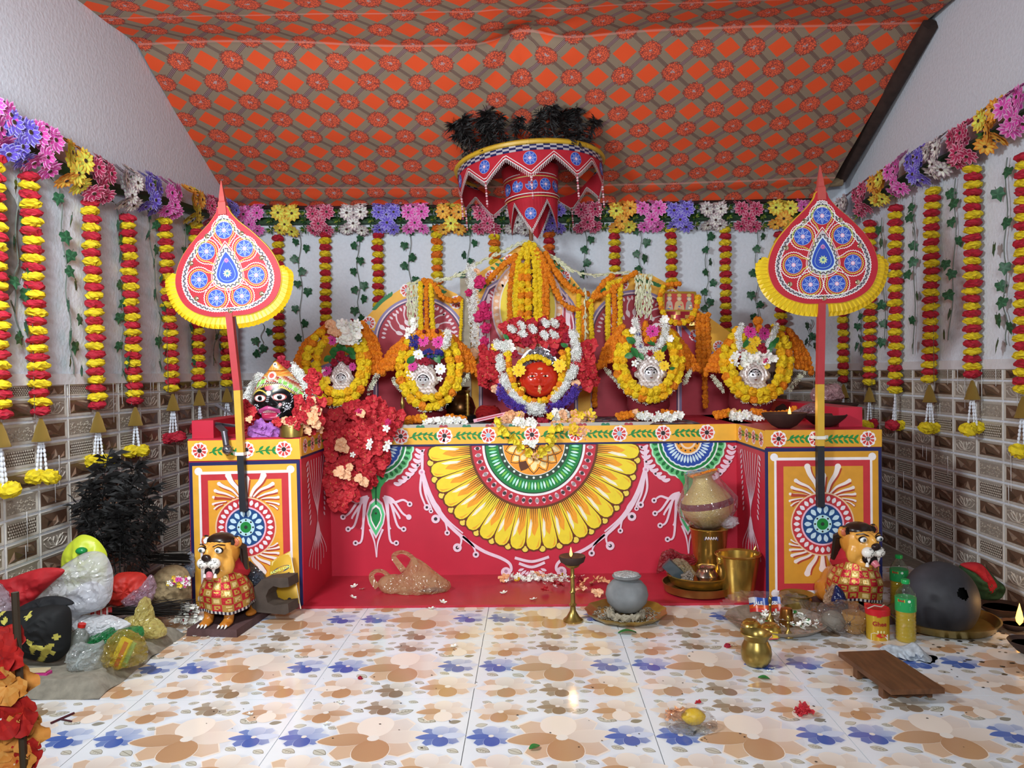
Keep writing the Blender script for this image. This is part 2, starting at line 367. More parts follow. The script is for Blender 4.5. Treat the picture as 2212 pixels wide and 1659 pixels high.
# ---------------------------------------------------------------- cement ledge on the left with the plastic bags
def lumpy(mb, k=.006, s=6):
    mb.v = [tuple(Vector(v) + Vector((0, 0, 1)) * noise.noise(Vector(v) * s) * k + Vector((1, 0, 0)) * noise.noise(Vector(v) * s + Vector((9, 3, 1))) * k) for v in mb.v]
b = MB()
e1, e2 = PZ(392, 1382, .0), PZ(190, 1513, .0)
def ledge(u, v):
    x = -2.16 + u * (2.16 - 1.77); y = 2.4 + v * 3.3 if v > 0 else 2.4
    return (x, y, .045 * min(1, (1 - u) * 14) if u < 1 else 0)
p1, p2 = Vector((-1.73, e2.y, 0)), Vector((-1.73, e1.y, 0))
b.grid(30, 40, lambda u, v: (XL + u * .59, 2.755 + v * .715, .052 * min(1, (1 - u) * 12) * min(1, (1 - v) * 16 + .02) * min(1, v * 14) + .0005))
lumpy(b, .012, 9); b.build('cement_ledge', cement, None, label='rough grey cement ledge along the left wall under the bags', cat='ledge')

# lime wash drips that ran down over the tiles
rr = random.Random(21)
for wall, fn in ((wall_left, lambda: (XL + .0105, rr.uniform(3.2, 5.0), 0)), (wall_right, lambda: (XR - .0105, rr.uniform(3.4, 5.0), 0)), (wall_back, lambda: (rr.choice([rr.uniform(-2.1, -1.2), rr.uniform(1.6, 2.25)]), YB - .0105, 0))):
    for _ in range(16):
        x, y, _q = fn(); z1 = rr.choice([DADO, rr.uniform(.4, 1.0)]); l = rr.uniform(.06, .22); b = MB('#d8d8d8'); b.tube([(x, y, z1), (x, y, z1 - l)], lambda u: .0022 - .0012 * u, 4); b.build('lime_drip', VC, wall)
# ================================================================ cloth canopy under the roof
def canopy_mat():
    m = bpy.data.materials.new('printed_canopy_cloth'); m.use_nodes = True; nt = m.node_tree; L = nt.links.new; N = nt.nodes.new
    b = nt.nodes['Principled BSDF']; b.inputs['Roughness'].default_value = .85; b.inputs['Specular IOR Level'].default_value = .15
    def val(s, i, x):
        if hasattr(x, 'links'): L(x, s.inputs[i])
        else: s.inputs[i].default_value = x
    def mt(op, x, y=0.0, z=0.0):
        n = N('ShaderNodeMath'); n.operation = op; val(n, 0, x); val(n, 1, y); val(n, 2, z); return n.outputs[0]
    def mix(f, x, y):
        n = N('ShaderNodeMix'); n.data_type = 'RGBA'; val(n, 0, f)
        for i, c in ((6, x), (7, y)):
            if hasattr(c, 'links'): L(c, n.inputs[i])
            else: n.inputs[i].default_value = (*C(c), 1)
        return n.outputs[2]
    uv = N('ShaderNodeUVMap'); sp = N('ShaderNodeSeparateXYZ'); L(uv.outputs[0], sp.inputs[0]); u, v = sp.outputs[0], sp.outputs[1]
    k = 1 / .3
    a = mt('MULTIPLY', mt('ADD', u, v), k); c = mt('MULTIPLY', mt('SUBTRACT', u, v), k)
    da, dc = mt('PINGPONG', a, .5), mt('PINGPONG', c, .5)        # distance to the nearest band
    mn, mx = mt('MINIMUM', da, dc), mt('MAXIMUM', da, dc)
    col = mix(mt('GREATER_THAN', mn, .265), '#94836f', '#ee5c33')
    def band(col, d, rep, lines, light):
        inside = mt('LESS_THAN', d, lines)
        st = mt('GREATER_THAN', mt('PINGPONG', mt('MULTIPLY', d, rep), .5), .26)
        col = mix(inside, col, light); return mix(mt('MULTIPLY', inside, st), col, '#54303a')
    col = band(col, da, 30, .055, '#a98f8c'); col = band(col, dc, 34, .048, '#94836f')
    vo = N('ShaderNodeTexVoronoi'); vo.feature = 'DISTANCE_TO_EDGE'; vo.inputs['Scale'].default_value = 75; L(uv.outputs[0], vo.inputs['Vector'])
    no = N('ShaderNodeTexNoise'); no.inputs['Scale'].default_value = 95; L(uv.outputs[0], no.inputs['Vector'])
    rr = mt('ADD', mt('SQRT', mt('ADD', mt('MULTIPLY', da, da), mt('MULTIPLY', dc, dc))), mt('MULTIPLY', mt('SUBTRACT', mx, mn), .06))
    rr = mt('ADD', rr, mt('MULTIPLY', mt('SUBTRACT', no.outputs[0], .5), .24))
    ros = mix(mt('LESS_THAN', vo.outputs['Distance'], .09), '#ee6a48', '#a04a40')
    ros = mix(mt('LESS_THAN', rr, .045), ros, '#b9a0a0')
    ros = mix(mt('GREATER_THAN', rr, .285), ros, '#84463e')
    col = mix(mt('LESS_THAN', rr, .315), col, ros)
    for h, w in ((.02, .009), (1.30, .008), (-.32, .007)):                 # sewn seams
        col = mix(mt('MULTIPLY', mt('LESS_THAN', mt('ABSOLUTE', mt('SUBTRACT', v, h)), w), .45), col, '#e9a79a')
    L(col, b.inputs['Base Color']); return m
def canopy():
    b = MB(); ny, nx = 90, 110; uvs = []
    A0, A1 = P(498, 447, 5.69), P(1778, 428, 5.66)                # back edge
    B0, B1 = PX(296, 101, XL + .01), P(1996, 48, 4.5)              # ridge
    pin = (P(1130, 100, 4.38))
    def pt(u, s):                                                # s: slope distance, 0 at the ridge, > 0 towards the back
        e0, e1 = B0.lerp(A0, max(s, 0) / 1.5), B1.lerp(A1, max(s, 0) / 1.5)
        q = e0.lerp(e1, u)
        if s < 0: q = q + Vector(((u - .5) * .12 * -s, s, -.02 * s - .25 * s * s * .2))
        w = math.exp(-(s / .25) ** 2)
        q.z += -.05 * math.sin(PI * u) * (1 - abs(s - .7) / 1.2 if 0 < s < 1.5 else .3)
        q.z += .035 * math.sin(u * 9 + 1) * w * (.5 + .5 * math.sin(u * 4))
        dx, dy = q.x - pin.x, q.y - pin.y; r = math.hypot(dx, dy); an = math.atan2(dy, dx)
        q.z += .07 * math.exp(-(r / .16) ** 2) + .012 * math.exp(-r / .35) * math.sin(an * 9) * min(1, r / .08)
        q.z += .008 * noise.noise(Vector((u * 9, s * 4, 2))) + (.012 * math.sin(s * 26 + u * 3) * math.exp(-((s - 1.38) / .1) ** 2))
        return q
    for j in range(ny + 1):
        s = -1.5 + 3.0 * j / ny
        for i in range(nx + 1):
            u = i / nx; q = pt(u, s); b.v.append(tuple(q)); uvs.append((q.x + .03, s + .02))
    for j in range(ny):
        for i in range(nx): a = j * (nx + 1) + i; b.face((a, a + 1, a + nx + 2, a + nx + 1))
    me = b.mesh('cloth', canopy_mat(), True); ul = me.uv_layers.new(name='UVMap')
    for l in me.loops: ul.data[l.index].uv = uvs[l.vertex_index]
    t = thing('cloth_canopy', 'orange and khaki diamond printed cloth canopy stretched under the roof', 'canopy', (0, 0, 0))
    put('cloth', me, t)
    h = MB(); h.tube([pt(i / 30, 1.5) + Vector((0, -.004, -.008)) for i in range(31)], .012, 6); h.build('hem', mat('dark_hem', '#2a1717', .9), t)
canopy()
b = MB(); b.tube([P(1700, 404, 5.6), P(1818, 392, 5.6)], .032, 12); b.build('bamboo_beam', mat('old_bamboo', '#8d7a5e', .8, var=.3, scale=30), None, label='end of a bamboo beam poking out beside the canopy', cat='beam')
b = MB(); b.tube([P(2010, 52, 4.45), P(1815, 385, 5.62)], .045, 10); b.build('roof_rafter', mat('dark_wood_rafter', '#3a2b26', .9, var=.3, scale=20), None, label='dark wooden rafter along the right edge of the canopy', cat='rafter')
# ================================================================ the painted altar
YF, YR_ = 3.85, 4.4
ZT = .85
ax0, ax1, ax2, ax3 = (P(x, 1100, YF).x for x in (409, 652, 1656, 1904))
RED, YEL, NAVY, WHT, PNK = '#c62840', '#f2b63a', '#1d1f57', '#f6eef0', '#f0c3d2'
wallpaint = mat('altar_red_paint', RED, .45, var=.07, scale=6, bump=.05)
altar = thing('altar', 'red and yellow painted altar with two front pillars and a lotus mandala', 'altar', (0, 4.6, 0))
def ap(mb, name, m=VC, **kw):
    mb.v = [(x, y - 4.6, z) for x, y, z in mb.v]; return mb.build(name, m, altar, smooth=False, **kw)
b = MB(); b.box(((ax1 + ax2) / 2, (YR_ + YB) / 2 - .015, ZT / 2), (ax2 - ax1 + .2, YB - YR_ - .04, ZT)); ap(b, 'body', wallpaint)
for x0, x1 in ((ax0, ax1), (ax2, ax3)):
    b = MB(); b.box(((x0 + x1) / 2, (YF + YB) / 2 - .015, ZT / 2), (x1 - x0, YB - YF - .04, ZT)); ap(b, 'pillar', wallpaint)
b = MB(); b.box(((ax1 + ax2) / 2, (YF + YR_) / 2 - .01, .006), (ax2 - ax1 + .01, YR_ - YF + .03, .012)); ap(b, 'step', mat('step_red_paint', '#b8283a', .35, var=.12, scale=8))
b = MB(); b.box((ax0 + .055, (YF + YB) / 2 + .02, ZT + .045), (.11, YB - YF - .06, .09)); ap(b, 'parapet', wallpaint)
b = MB(); b.box((ax3 - .06, (YF + YB) / 2 + .1, ZT + .05), (.12, YB - YF - .22, .10)); ap(b, 'parapet', wallpaint)
def bandflower(p, x, y, r, ctr='#241c1c', sx=1):
    for k in range(9): p.disc((x + r * .72 * sx * math.cos(k * 2 * PI / 9), y + r * .72 * math.sin(k * 2 * PI / 9)), r * .36, WHT, 3, 10, sx)
    p.disc((x, y), r * .75, WHT, 3.2, 16, sx)
    for k in range(9): 
        a = k * 2 * PI / 9 + .3; p.pg([(x + sx * q[0], y + q[1]) for q in (rotv(t, a) for t in ((r * .32, -r * .07), (r * .8, -r * .2), (r * .86, 0), (r * .8, r * .2), (r * .32, r * .07)))], '#d4453f', 4)
    p.disc((x, y), r * .3, ctr, 5, 12, sx)
def vine(p, x0, x1, y, h, d=1, sx=1):
    n = max(3, int(abs(x1 - x0) / sx / 11)); p.stroke([(x0, y + h * .25), ((x0 + x1) / 2, y - h * .1 * d), (x1, y + h * .1)], h * .09, '#1f7a36', 3)
    for i in range(n):
        t = (i + .5) / n; x = x0 + (x1 - x0) * t; yy = y + h * .1
        for sg in (-1, 1): p.petal((x, yy), sg * (.75 if sg < 0 else .7), 0, h * .52, h * .2, '#1f8a3e', 3.3)
# ---------------------------------------------------------------- front of the recess
p = Paint(onY(YR_ - .006)); 
slope = lambda x, y0: y0 - (x - 1154) * .0128
def Q(x, y): return (x, slope(x, y))
p.pg([Q(700, 921), Q(1610, 921), Q(1610, 957), Q(700, 957)], YEL, 1); p.pg([Q(700, 957), Q(1610, 957), Q(1610, 961), Q(700, 961)], NAVY, 1)
for k in range(9):
    x = 771 + 94.5 * k; bandflower(p, *Q(x, 939), 16.5, '#241c1c' if k % 3 else '#9cc0d8')
    if x + 94 < 1610: vine(p, x + 19, x + 77, Q(x + 48, 937)[1], 26)
ap(p, 'painted_border')
M0 = (1153, 960)
def A(deg): return math.radians(deg)
p = Paint(onY(YR_))
n = 19; R1, R2 = 136, 229
def half(r, a0=.6, a1=179.4, n_=48): return [(M0[0] + r * math.cos(A(a0 + (a1 - a0) * i / n_)), M0[1] + r * math.sin(A(a0 + (a1 - a0) * i / n_)) - .0128 * r * math.cos(A(a0 + (a1 - a0) * i / n_))) for i in range(n_ + 1)]
for k in range(n):
    a = A((k + .5) * 180 / n); c, s_ = math.cos(a), math.sin(a); W_ = 34
    def T(r, w): return (M0[0] + r * c - w * s_, M0[1] + r * s_ + w * c - .0128 * r * c)
    for (sc, col, L) in ((1, '#6a3414', 2), (0, '#f4dc34', 3)):
        e = 2.6 if sc else -.6; q = []
        for r, w in ((R1, 11.2), (R1 + 35, 13.8), (R1 + 60, 15.6), (R2 - 18, 16.2), (R2 - 9, 14.2), (R2 - 3, 9.5), (R2, 0)): q.append((r + (e if r > R2 - 20 else 0), w + e * .6))
        p.pg([T(r, w) for r, w in q] + [T(r, -w) for r, w in reversed(q[:-1])], col, L)
    p.pg([T(R1 + 2, 9), T(R1 + 30, 9), T(R1 + 55, 3), T(R1 + 62, -2), T(R1 + 40, -10), T(R1 + 2, -9)], '#f5a52a', 3.5)
    p.pg([T(R1 + 24, 6), T(R1 + 50, 12), T(R1 + 68, 12), T(R1 + 60, 7), T(R1 + 34, 3)], '#fbf6d8', 4)
    p.pg([T(R2 - 28, -12.5), T(R2 - 8, -11), T(R2 - 5, -4), T(R2 - 12, -8)], '#f0b02c', 4)
    for w, l in ((-8, 26), (-4, 38), (0, 46), (4, 40), (8, 28)): p.pg([T(R1 + 2, w - 1), T(R1 + l, w * 1.15), T(R1 + 2, w + 1)], '#3a1d0c', 5)
for k in range(n + 1):                                           # small scallops between the petal tips
    a = k * 180 / n
    if 2 < a < 178:
        c = (M0[0] + (R2 - 5) * math.cos(A(a)), M0[1] + (R2 - 5) * math.sin(A(a)) - .0128 * R2 * math.cos(A(a))); p.disc(c, 10.5, '#6a3414', 1, 14); p.disc((c[0] + 2.5 * math.cos(A(a)), c[1] + 2.5 * math.sin(A(a))), 6.5, '#f4dc5a', 1.6, 12)
def hring(r0, r1, col, L): p.pg(half(r1) + list(reversed(half(r0))), col, L)
hring(134, 139, '#6a3414', 4); hring(111, 135, '#c22e3e', 4.5); hring(106, 111.5, '#f2eef0', 5); hring(103.5, 106.5, '#253a2c', 5.2)
hring(77, 104, '#12833f', 5.5); hring(67, 77, '#2c4434', 6); hring(65.5, 67.5, '#e8e4dc', 6.3)
p.pg(half(66), '#f09a28', 6.5)
for k in range(26):
    a = A((k + .5) * 180 / 26); q = (M0[0] + 122 * math.cos(a), M0[1] + 122 * math.sin(a) - 1.5 * math.cos(a)); p.petal(q, a + PI / 2, -4.5, 4.5, 15, '#f3c6d4', 6, .5); p.disc(q, 4.2, '#3a3436' if k % 3 else '#9a8f90', 7, 10)
for k in range(42):
    a = A((k + .5) * 180 / 42); q = (M0[0] + 90 * math.cos(a), M0[1] + 90 * math.sin(a)); p.petal(q, a, -9, 9, 4.4, '#a6efd8' if k % 3 == 0 else ('#7ccb52' if k % 3 == 1 else '#d9f7ef'), 7, .5)
for k in range(15):
    a = A((k + .5) * 180 / 15); p.disc((M0[0] + 72 * math.cos(a), M0[1] + 72 * math.sin(a)), 2.6, '#dfeee8', 7, 8)
for r, w, st, L in ((64, 34, 0, 7), (50, 27, .5, 8)):
    for k in range(7):
        a = A((k + .5 + st) * 180 / 7)
        if st and k == 6: continue
        if a > PI: continue
        p.petal(M0, a, 8, r, w, '#5c2c10', L, .45); p.petal(M0, a, 10, r - 2, w - 4, '#f7a428', L + .3, .45); p.petal(M0, a, 24, r - 6, w * .42, '#fbe7a4', L + .6, .6); p.petal(M0, a, 8, r * .62, 3, '#4a230c', L + .8, .3)
p.v = [v for v in p.v]; ap(p, 'lotus_mandala')
# ---------------------------------------------------------------- hanging half medallions
LAV = '#efd3e2'
def curl(p, pts, w, end=8, L=3, eye=True):
    p.stroke(pts, (w, w * .55), LAV, L)
    if end:
        x, y = pts[-1]; p.disc((x, y), end, LAV, L + .2, 14)
        if eye: p.disc((x, y), end * .42, '#352a30', L + .6, 10)
for cx, cy in ((812, 961), (1486, 953)):
    p = Paint(onY(YR_)); c = (cx, cy)
    def arc(r, col, L, sc=0, m_=40):
        pts = []
        for i in range(m_ * 2 + 1):
            a = PI * i / (m_ * 2); rr = r * (1 + sc * abs(math.sin(a * 13))); pts.append((cx + rr * math.cos(a), cy + rr * math.sin(a)))
        p.pg(pts, col, L)
    arc(80, '#bfeccb', 1, .04); arc(77, '#63c37a', 1.5, .03); arc(66, '#e9f4ee', 2); arc(63, '#12833f', 2.4); arc(56, '#dfeff2', 2.8, .03); arc(53, '#1f4aa8', 3.2, .03); arc(29, '#f0eadb', 3.6, .05); arc(26, '#f0a030', 4); arc(17, '#f6dcc0', 4.3); arc(13, '#f0a030', 4.6)
    for k in range(19):
        a = PI * (k + .5) / 19; p.petal(c, a, 66, 77, 7, '#0e6c33', 3, .5, base=.6); p.petal(c, a, 31, 48, 5, '#cfe9f6', 5, .6)
    for k in range(6): a = PI * (k + .5) / 6; p.disc((cx + 21 * math.cos(a), cy + 21 * math.sin(a)), 2, '#2b2326', 5.4, 8)
    p.pg([(cx - 26, cy + 72), (cx + 26, cy + 72), (cx + 11, cy + 92), (cx + 7, cy + 120), (cx - 7, cy + 120), (cx - 11, cy + 92)], '#3fae5f', 1.2); p.stroke([(cx, cy + 72), (cx, cy + 130)], 4, '#0e6c33', 3)
    for s_, col, L in ((1, LAV, 3.2), (.86, '#58c983', 3.6), (.62, WHT, 4), (.5, '#0f8a45', 4.4)):
        p.pg([(cx + sg * x * s_, cy + 155 + y * s_) for sg, seq in ((1, ((0, -42), (14, -30), (21, -6), (17, 16), (9, 32), (0, 48))), (-1, ((9, 32), (17, 16), (21, -6), (14, -30)))) for x, y in seq], col, L)
    p.disc((cx, cy + 148), 2.5, '#20302a', 5, 8)
    p.stroke([(cx - 13, cy + 182), (cx - 3, cy + 210), (cx + 1, cy + 243)], (5, 1.5), LAV, 3); p.stroke([(cx + 15, cy + 182), (cx + 4, cy + 212), (cx + 2, cy + 243)], (5, 1.5), LAV, 3)
    for sg in (-1, 1):
        for ex, ey, mx, my in ((73, 128, 48, 124), (71, 156, 44, 118), (60, 182, 38, 120), (44, 212, 31, 122), (52, 160, 34, 120), (32, 182, 28, 130)):
            big = (ex, ey) not in ((52, 160), (32, 182))
            curl(p, [(cx + sg * 17, cy + 112), (cx + sg * mx * .8, cy + my), (cx + sg * (ex - 14 if big else ex - 4), cy + ey - 9), (cx + sg * ex, cy + ey)], 6.5, 6 if big else 0)
        for k in range(9):                                          # crescents along the rim
            a = A(8 + k * 6.6); r = 95; q = (cx + sg * r * math.cos(a), cy + r * math.sin(a)); t = a + .9
            d = (math.cos(t), math.sin(t)); p.stroke([(q[0] - sg * 10 * d[1] * 0 - sg * 8, q[1] - 5 + k * .5), (q[0] + sg * 2, q[1] + 2), (q[0] + sg * 12, q[1] - 4 + k * .3)], lambda t: 8 * math.sin(PI * min(1, t * .9 + .1)) + .6, LAV, 3)
            if k % 3 == 0: p.disc((q[0] + sg * 6, q[1]), 2.6, '#3a2f33', 4, 8)
    ap(p, 'peacock_medallion')
# ---------------------------------------------------------------- long scrolls either side of the mandala
for sg in (-1, 1):
    p = Paint(onY(YR_)); X = lambda x, y: (1153 + sg * (1153 - x), y - (sg > 0) * (1153 - x) * .024)
    for q, w in (([(911, 972), (912, 1000), (912, 1020)], 8), ([(912, 1020), (926, 1066), (948, 1108), (989, 1152), (1040, 1188), (1083, 1206), (1101, 1218), (1104, 1232), (1094, 1240)], 9), ([(914, 1020), (932, 1070), (962, 1118), (1000, 1152)], 5)): p.stroke([X(*t) for t in q], lambda t, w=w: w * (1 - .4 * t), LAV, 3)
    p.disc(X(911, 1020), 7, LAV, 3.4, 12); p.disc(X(911, 1020), 3, '#d59ab8', 3.8, 10)
    for q, e in (([(911, 1022), (908, 1060), (918, 1090), (922, 1096)], 7), ([(913, 1030), (920, 1070), (931, 1096), (931, 1104)], 5), ([(930, 1075), (950, 1100), (950, 1115), (941, 1121)], 9.5), ([(948, 1108), (962, 1128), (966, 1151)], 6), ([(975, 1140), (995, 1160), (995, 1176), (988, 1183)], 9.5), ([(1000, 1158), (1022, 1180), (1028, 1198)], 7)): curl(p, [X(*t) for t in q], 5.5, e)
    p.disc(X(1093, 1236), 11, LAV, 3.5, 14); p.disc(X(1093, 1234), 4, '#b88aa2', 4, 10)
    ap(p, 'scroll_ornament')
p = Paint(onY(YR_))
for y, a_, w in ((1206, 37, 6), (1218, 28, 6)): p.stroke([(1149 - a_, y - 1), (1149, y + 7), (1149 + a_, y - 3)], w, LAV, 3)
for k in range(9): p.petal((1150, 1222), A(20 + k * 17.5), 9 + 3 * abs(4 - k) * .8, 27 + 1.5 * abs(4 - k), 6, LAV, 3, .6)
ap(p, 'scroll_ornament')
# ---------------------------------------------------------------- pillar fronts
def pillar(cx, x0, x1, yt, yb, lx, dirt, cy, Rr, xs, gap):
    p = Paint(onY(YF)); sl = lambda x, y: y - (x - cx) * .024 if cx < 1100 else y - (x - cx) * .008
    lean = lambda x, y: x + (y - yt) * lx
    def quad(a, b_, c, d, col, L): p.pg([(lean(a, y), sl(a, y)) if 0 else (lean(x, y), sl(x, y)) for x, y in ((a, b_), (c, b_), (c, d), (a, d))], col, L)
    YE = '#efb23c' if not dirt else '#d99a2c'
    quad(x0, yt, x1, yb, NAVY, 1); quad(x0 + 7, yt + 8, x1 - 7, yb, YE, 1.5)
    i0, i1 = x0 + 20, x1 - 20
    quad(i0, yt + 21, i1, yb - 24, WHT, 2); quad(i0 + 5, yt + 27, i1 - 5, yb - 31, '#c8343c', 2.5); quad(i0 + 20, yt + 40, i1 - 20, yb - 46, '#efa634' if not dirt else '#dd9a30', 3)
    for x in (i0, i1):
        for y in (yt + 20, yb - 25): p.disc((lean(x, y), sl(x, y)), 8.5, WHT, 3, 16)
    c = (cx, cy)
    def plume(pts, w):
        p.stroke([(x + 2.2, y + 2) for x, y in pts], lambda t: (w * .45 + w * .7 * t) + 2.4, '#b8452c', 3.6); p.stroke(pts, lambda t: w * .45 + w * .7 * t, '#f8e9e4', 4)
        p.disc(pts[-1], w * .62, '#f8e9e4', 4, 12)
    for sg in (-1, 1):
        for v in (-1, 1):
            for q, w in (([(10, 66), (17, 82), (31, 98), (38, 112)] if not dirt else [(10, 68), (16, 88), (28, 108), (33, 124)], 11), ([(16, 66), (30, 80), (48, 88), (58, 94)], 7), ([(24, 64), (42, 72), (58, 76), (66, 79)], 6), ([(32, 62), (50, 64), (64, 64), (70, 65)], 5), ([(42, 56), (56, 54), (66, 52), (71, 50)], 4), ([(50, 50), (60, 46), (68, 40)], 3)):
                if dirt and xs: q = [(x * 1.0, y) for x, y in q]
                pts = [(cx + sg * x, cy - v * y * (1 if v > 0 else .86)) for x, y in q]
                if -1 < sg * 2 < 4: pass
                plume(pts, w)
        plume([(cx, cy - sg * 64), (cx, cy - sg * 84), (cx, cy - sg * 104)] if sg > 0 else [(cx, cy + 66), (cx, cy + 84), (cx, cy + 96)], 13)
    k = Rr / 63
    p.disc(c, 66 * k, '#f3c9a2', 4.6, 40); p.disc(c, 63 * k, '#c8343c', 5, 40); p.disc(c, 44.5 * k, '#f2bcd0', 5.4, 40); p.disc(c, 41 * k, '#1f4a83', 5.8, 36); p.disc(c, 19 * k, '#bfe6ec', 6.4, 24); p.disc(c, 12 * k, '#1f8a3a', 7, 20); p.disc(c, 4 * k, '#2a3a2e', 7.5, 10)
    for i in range(28): p.petal(c, 2 * PI * i / 28, 47 * k, 60 * k, 8.4 * k, '#f4e9ee', 6, .5)
    for i in range(14): p.petal(c, 2 * PI * i / 14, 22 * k, 38 * k, 9.5 * k, '#cfe8f4', 7, .6)
    for i in range(8): p.disc((cx + 15.5 * k * math.cos(i * PI / 4), cy + 15.5 * k * math.sin(i * PI / 4)), 2.1 * k, '#2a2424', 7.4, 8)
    ap(p, 'painted_panel')
pillar(531, 408, 647, 996, 1316, .026, 0, 1139, 63, 0, 0)
pillar(1777, 1652, 1904, 967, 1306, .008, 1, 1132, 66, 1, 0)
p = Paint(onY(YF))
sl = lambda x, y: y - (x - 528) * .018
p.pg([(405, sl(405, 950)), (647, sl(647, 950)), (649, sl(649, 994)), (408, sl(408, 994))], YEL, 1)
for x, c_ in ((431, '#241c1c'), (532, '#241c1c'), (613, '#241c1c')): bandflower(p, x, sl(x, 972), 17, c_)
vine(p, 452, 512, 972, 27); vine(p, 552, 594, 970, 27, -1)
ap(p, 'painted_border')
p = Paint(onY(YF)); sl2 = lambda x, y: y - (x - 1778) * .002
p.pg([(1652, 929), (1905, 928), (1905, 965), (1653, 965)], '#dda12f', 1)
for x, c_ in ((1682, '#241c1c'), (1762, '#241c1c'), (1875, '#77706e')): bandflower(p, x, 948, 16.5, c_)
vine(p, 1700, 1744, 946, 26); vine(p, 1783, 1850, 946, 28)
ap(p, 'painted_border')
# inner sides of the pillars
for x, pts, b0, b1, xs in ((ax1, None, 0, 0, (660, 668, 677, 684, 692, 700)), (ax2, None, 0, 0, (1640, 1634, 1628, 1622, 1616, 1610))):
    b = MB(); s_ = 1 if x < 0 else -1
    b.box((x + s_ * .001, (YF + YR_) / 2, .803), (.002, YR_ - YF, .095), col=YEL); b.box((x + s_ * .0015, (YF + YR_) / 2, .75), (.003, YR_ - YF, .012), col=NAVY)
    f = (lambda u, v, l: (x + s_ * (.0015 + l), YF + u, v)); q = Paint(f, .0004); q.v, q.f, q.c = b.v, b.f, b.c
    for k in range(4): bandflower(q, .07 + .13 * k, .803, .036)
    for k in range(3): vine(q, .11 + .13 * k, .165 + .13 * k, .803, .05)
    for k in range(12): q.petal((.09 + .004 * k, .70 - .028 * k), .6, -.01, .03, .016, LAV, 2); q.petal((.46 - .004 * k, .70 - .028 * k), 2.5, -.01, .03, .016, LAV, 2)
    for k in range(7):
        o = .12 + .05 * k; q.stroke([(o, .72), (.19 + .025 * k, .55), (.275, .38), (.12 + .05 * k, .22), (.1 + .055 * k, .12 + .02 * abs(k - 3))], .008, LAV, 2)
    for k in range(6): q.petal((.275, .40), -PI / 2 + (k - 2.5) * .16, .02, .17, .02, LAV, 2.2)
    ap(q, 'painted_side')
# printed cloth laid over the altar top
b = MB(); rr = random.Random(3)
cl = mat('printed_altar_cloth', None, .8, var=.1, scale=50)
def topcol(u, v):
    k = int(u * 60) % 4; return ['#6a5a78', '#8a4a56', '#a8a0a0', '#4a5a6a'][(k + int(v * 12)) % 4]
b.grid(60, 10, lambda u, v: (ax1 + .05 + u * (ax2 - ax1 - .25), YR_ - .004 + v * .8, ZT + .004 + .002 * math.sin(u * 90) * math.sin(v * 9)), colf=topcol)
b.v = [tuple(v) for v in b.v]
o = b.build('altar_cloth', cl, None, label='faded printed cloth spread over the altar top under the idols', cat='cloth')
p = Paint(onY(YR_ - .004)); p.pg([Q(835, 914), Q(1415, 914), Q(1395, 925), Q(835, 929)], '#b3aea6', 1)
for k in range(11): 
    c_ = ('#a33a4a', '#2f7a5c')[k % 2]
    for j in range(5): p.petal(Q(858 + 50 * k, 915), A(30 + 30 * j), 2, 11, 6, c_, 2)
p.build('printed_hem', VC, o, smooth=False)
# ---------------------------------------------------------------- painted backboards
YBD = 5.3
def board(name, pts, label, decorate, YBD=YBD):
    t = thing(name, label, 'backboard', (0, YBD, 0)); b = MB('#b9873c')
    A_ = [P(x, y, YBD) - Vector((0, YBD, 0)) for x, y in pts]; b.prism(A_, (0, .03, 0)); b.v = [(x, y, max(z, ZT + .001)) for x, y, z in b.v]; b.build('panel', VC, t, smooth=False)
    p = Paint(lambda u, v, l: P(u, v, YBD - l) - Vector((0, YBD, 0))); p.pg(pts, YEL, 1); decorate(p); p.v = [(x, y, max(z, ZT + .001)) for x, y, z in p.v]; p.build('painting', VC, t, smooth=False)
Lp = [(640, 915), (640, 770), (690, 735), (735, 715), (787, 690), (825, 650), (866, 624), (907, 612), (950, 618), (985, 634), (1003, 648), (1003, 915)]
Rp = [(1640, 900), (1640, 752), (1580, 720), (1544, 694), (1506, 668), (1470, 632), (1440, 611), (1408, 594), (1385, 591), (1350, 593), (1312, 605), (1280, 630), (1270, 650), (1270, 900)]
Cp = [(1008, 905), (1008, 640), (1030, 592), (1085, 557), (1112, 537), (1137, 521), (1160, 537), (1194, 559), (1235, 599), (1262, 632), (1276, 660), (1276, 905)]
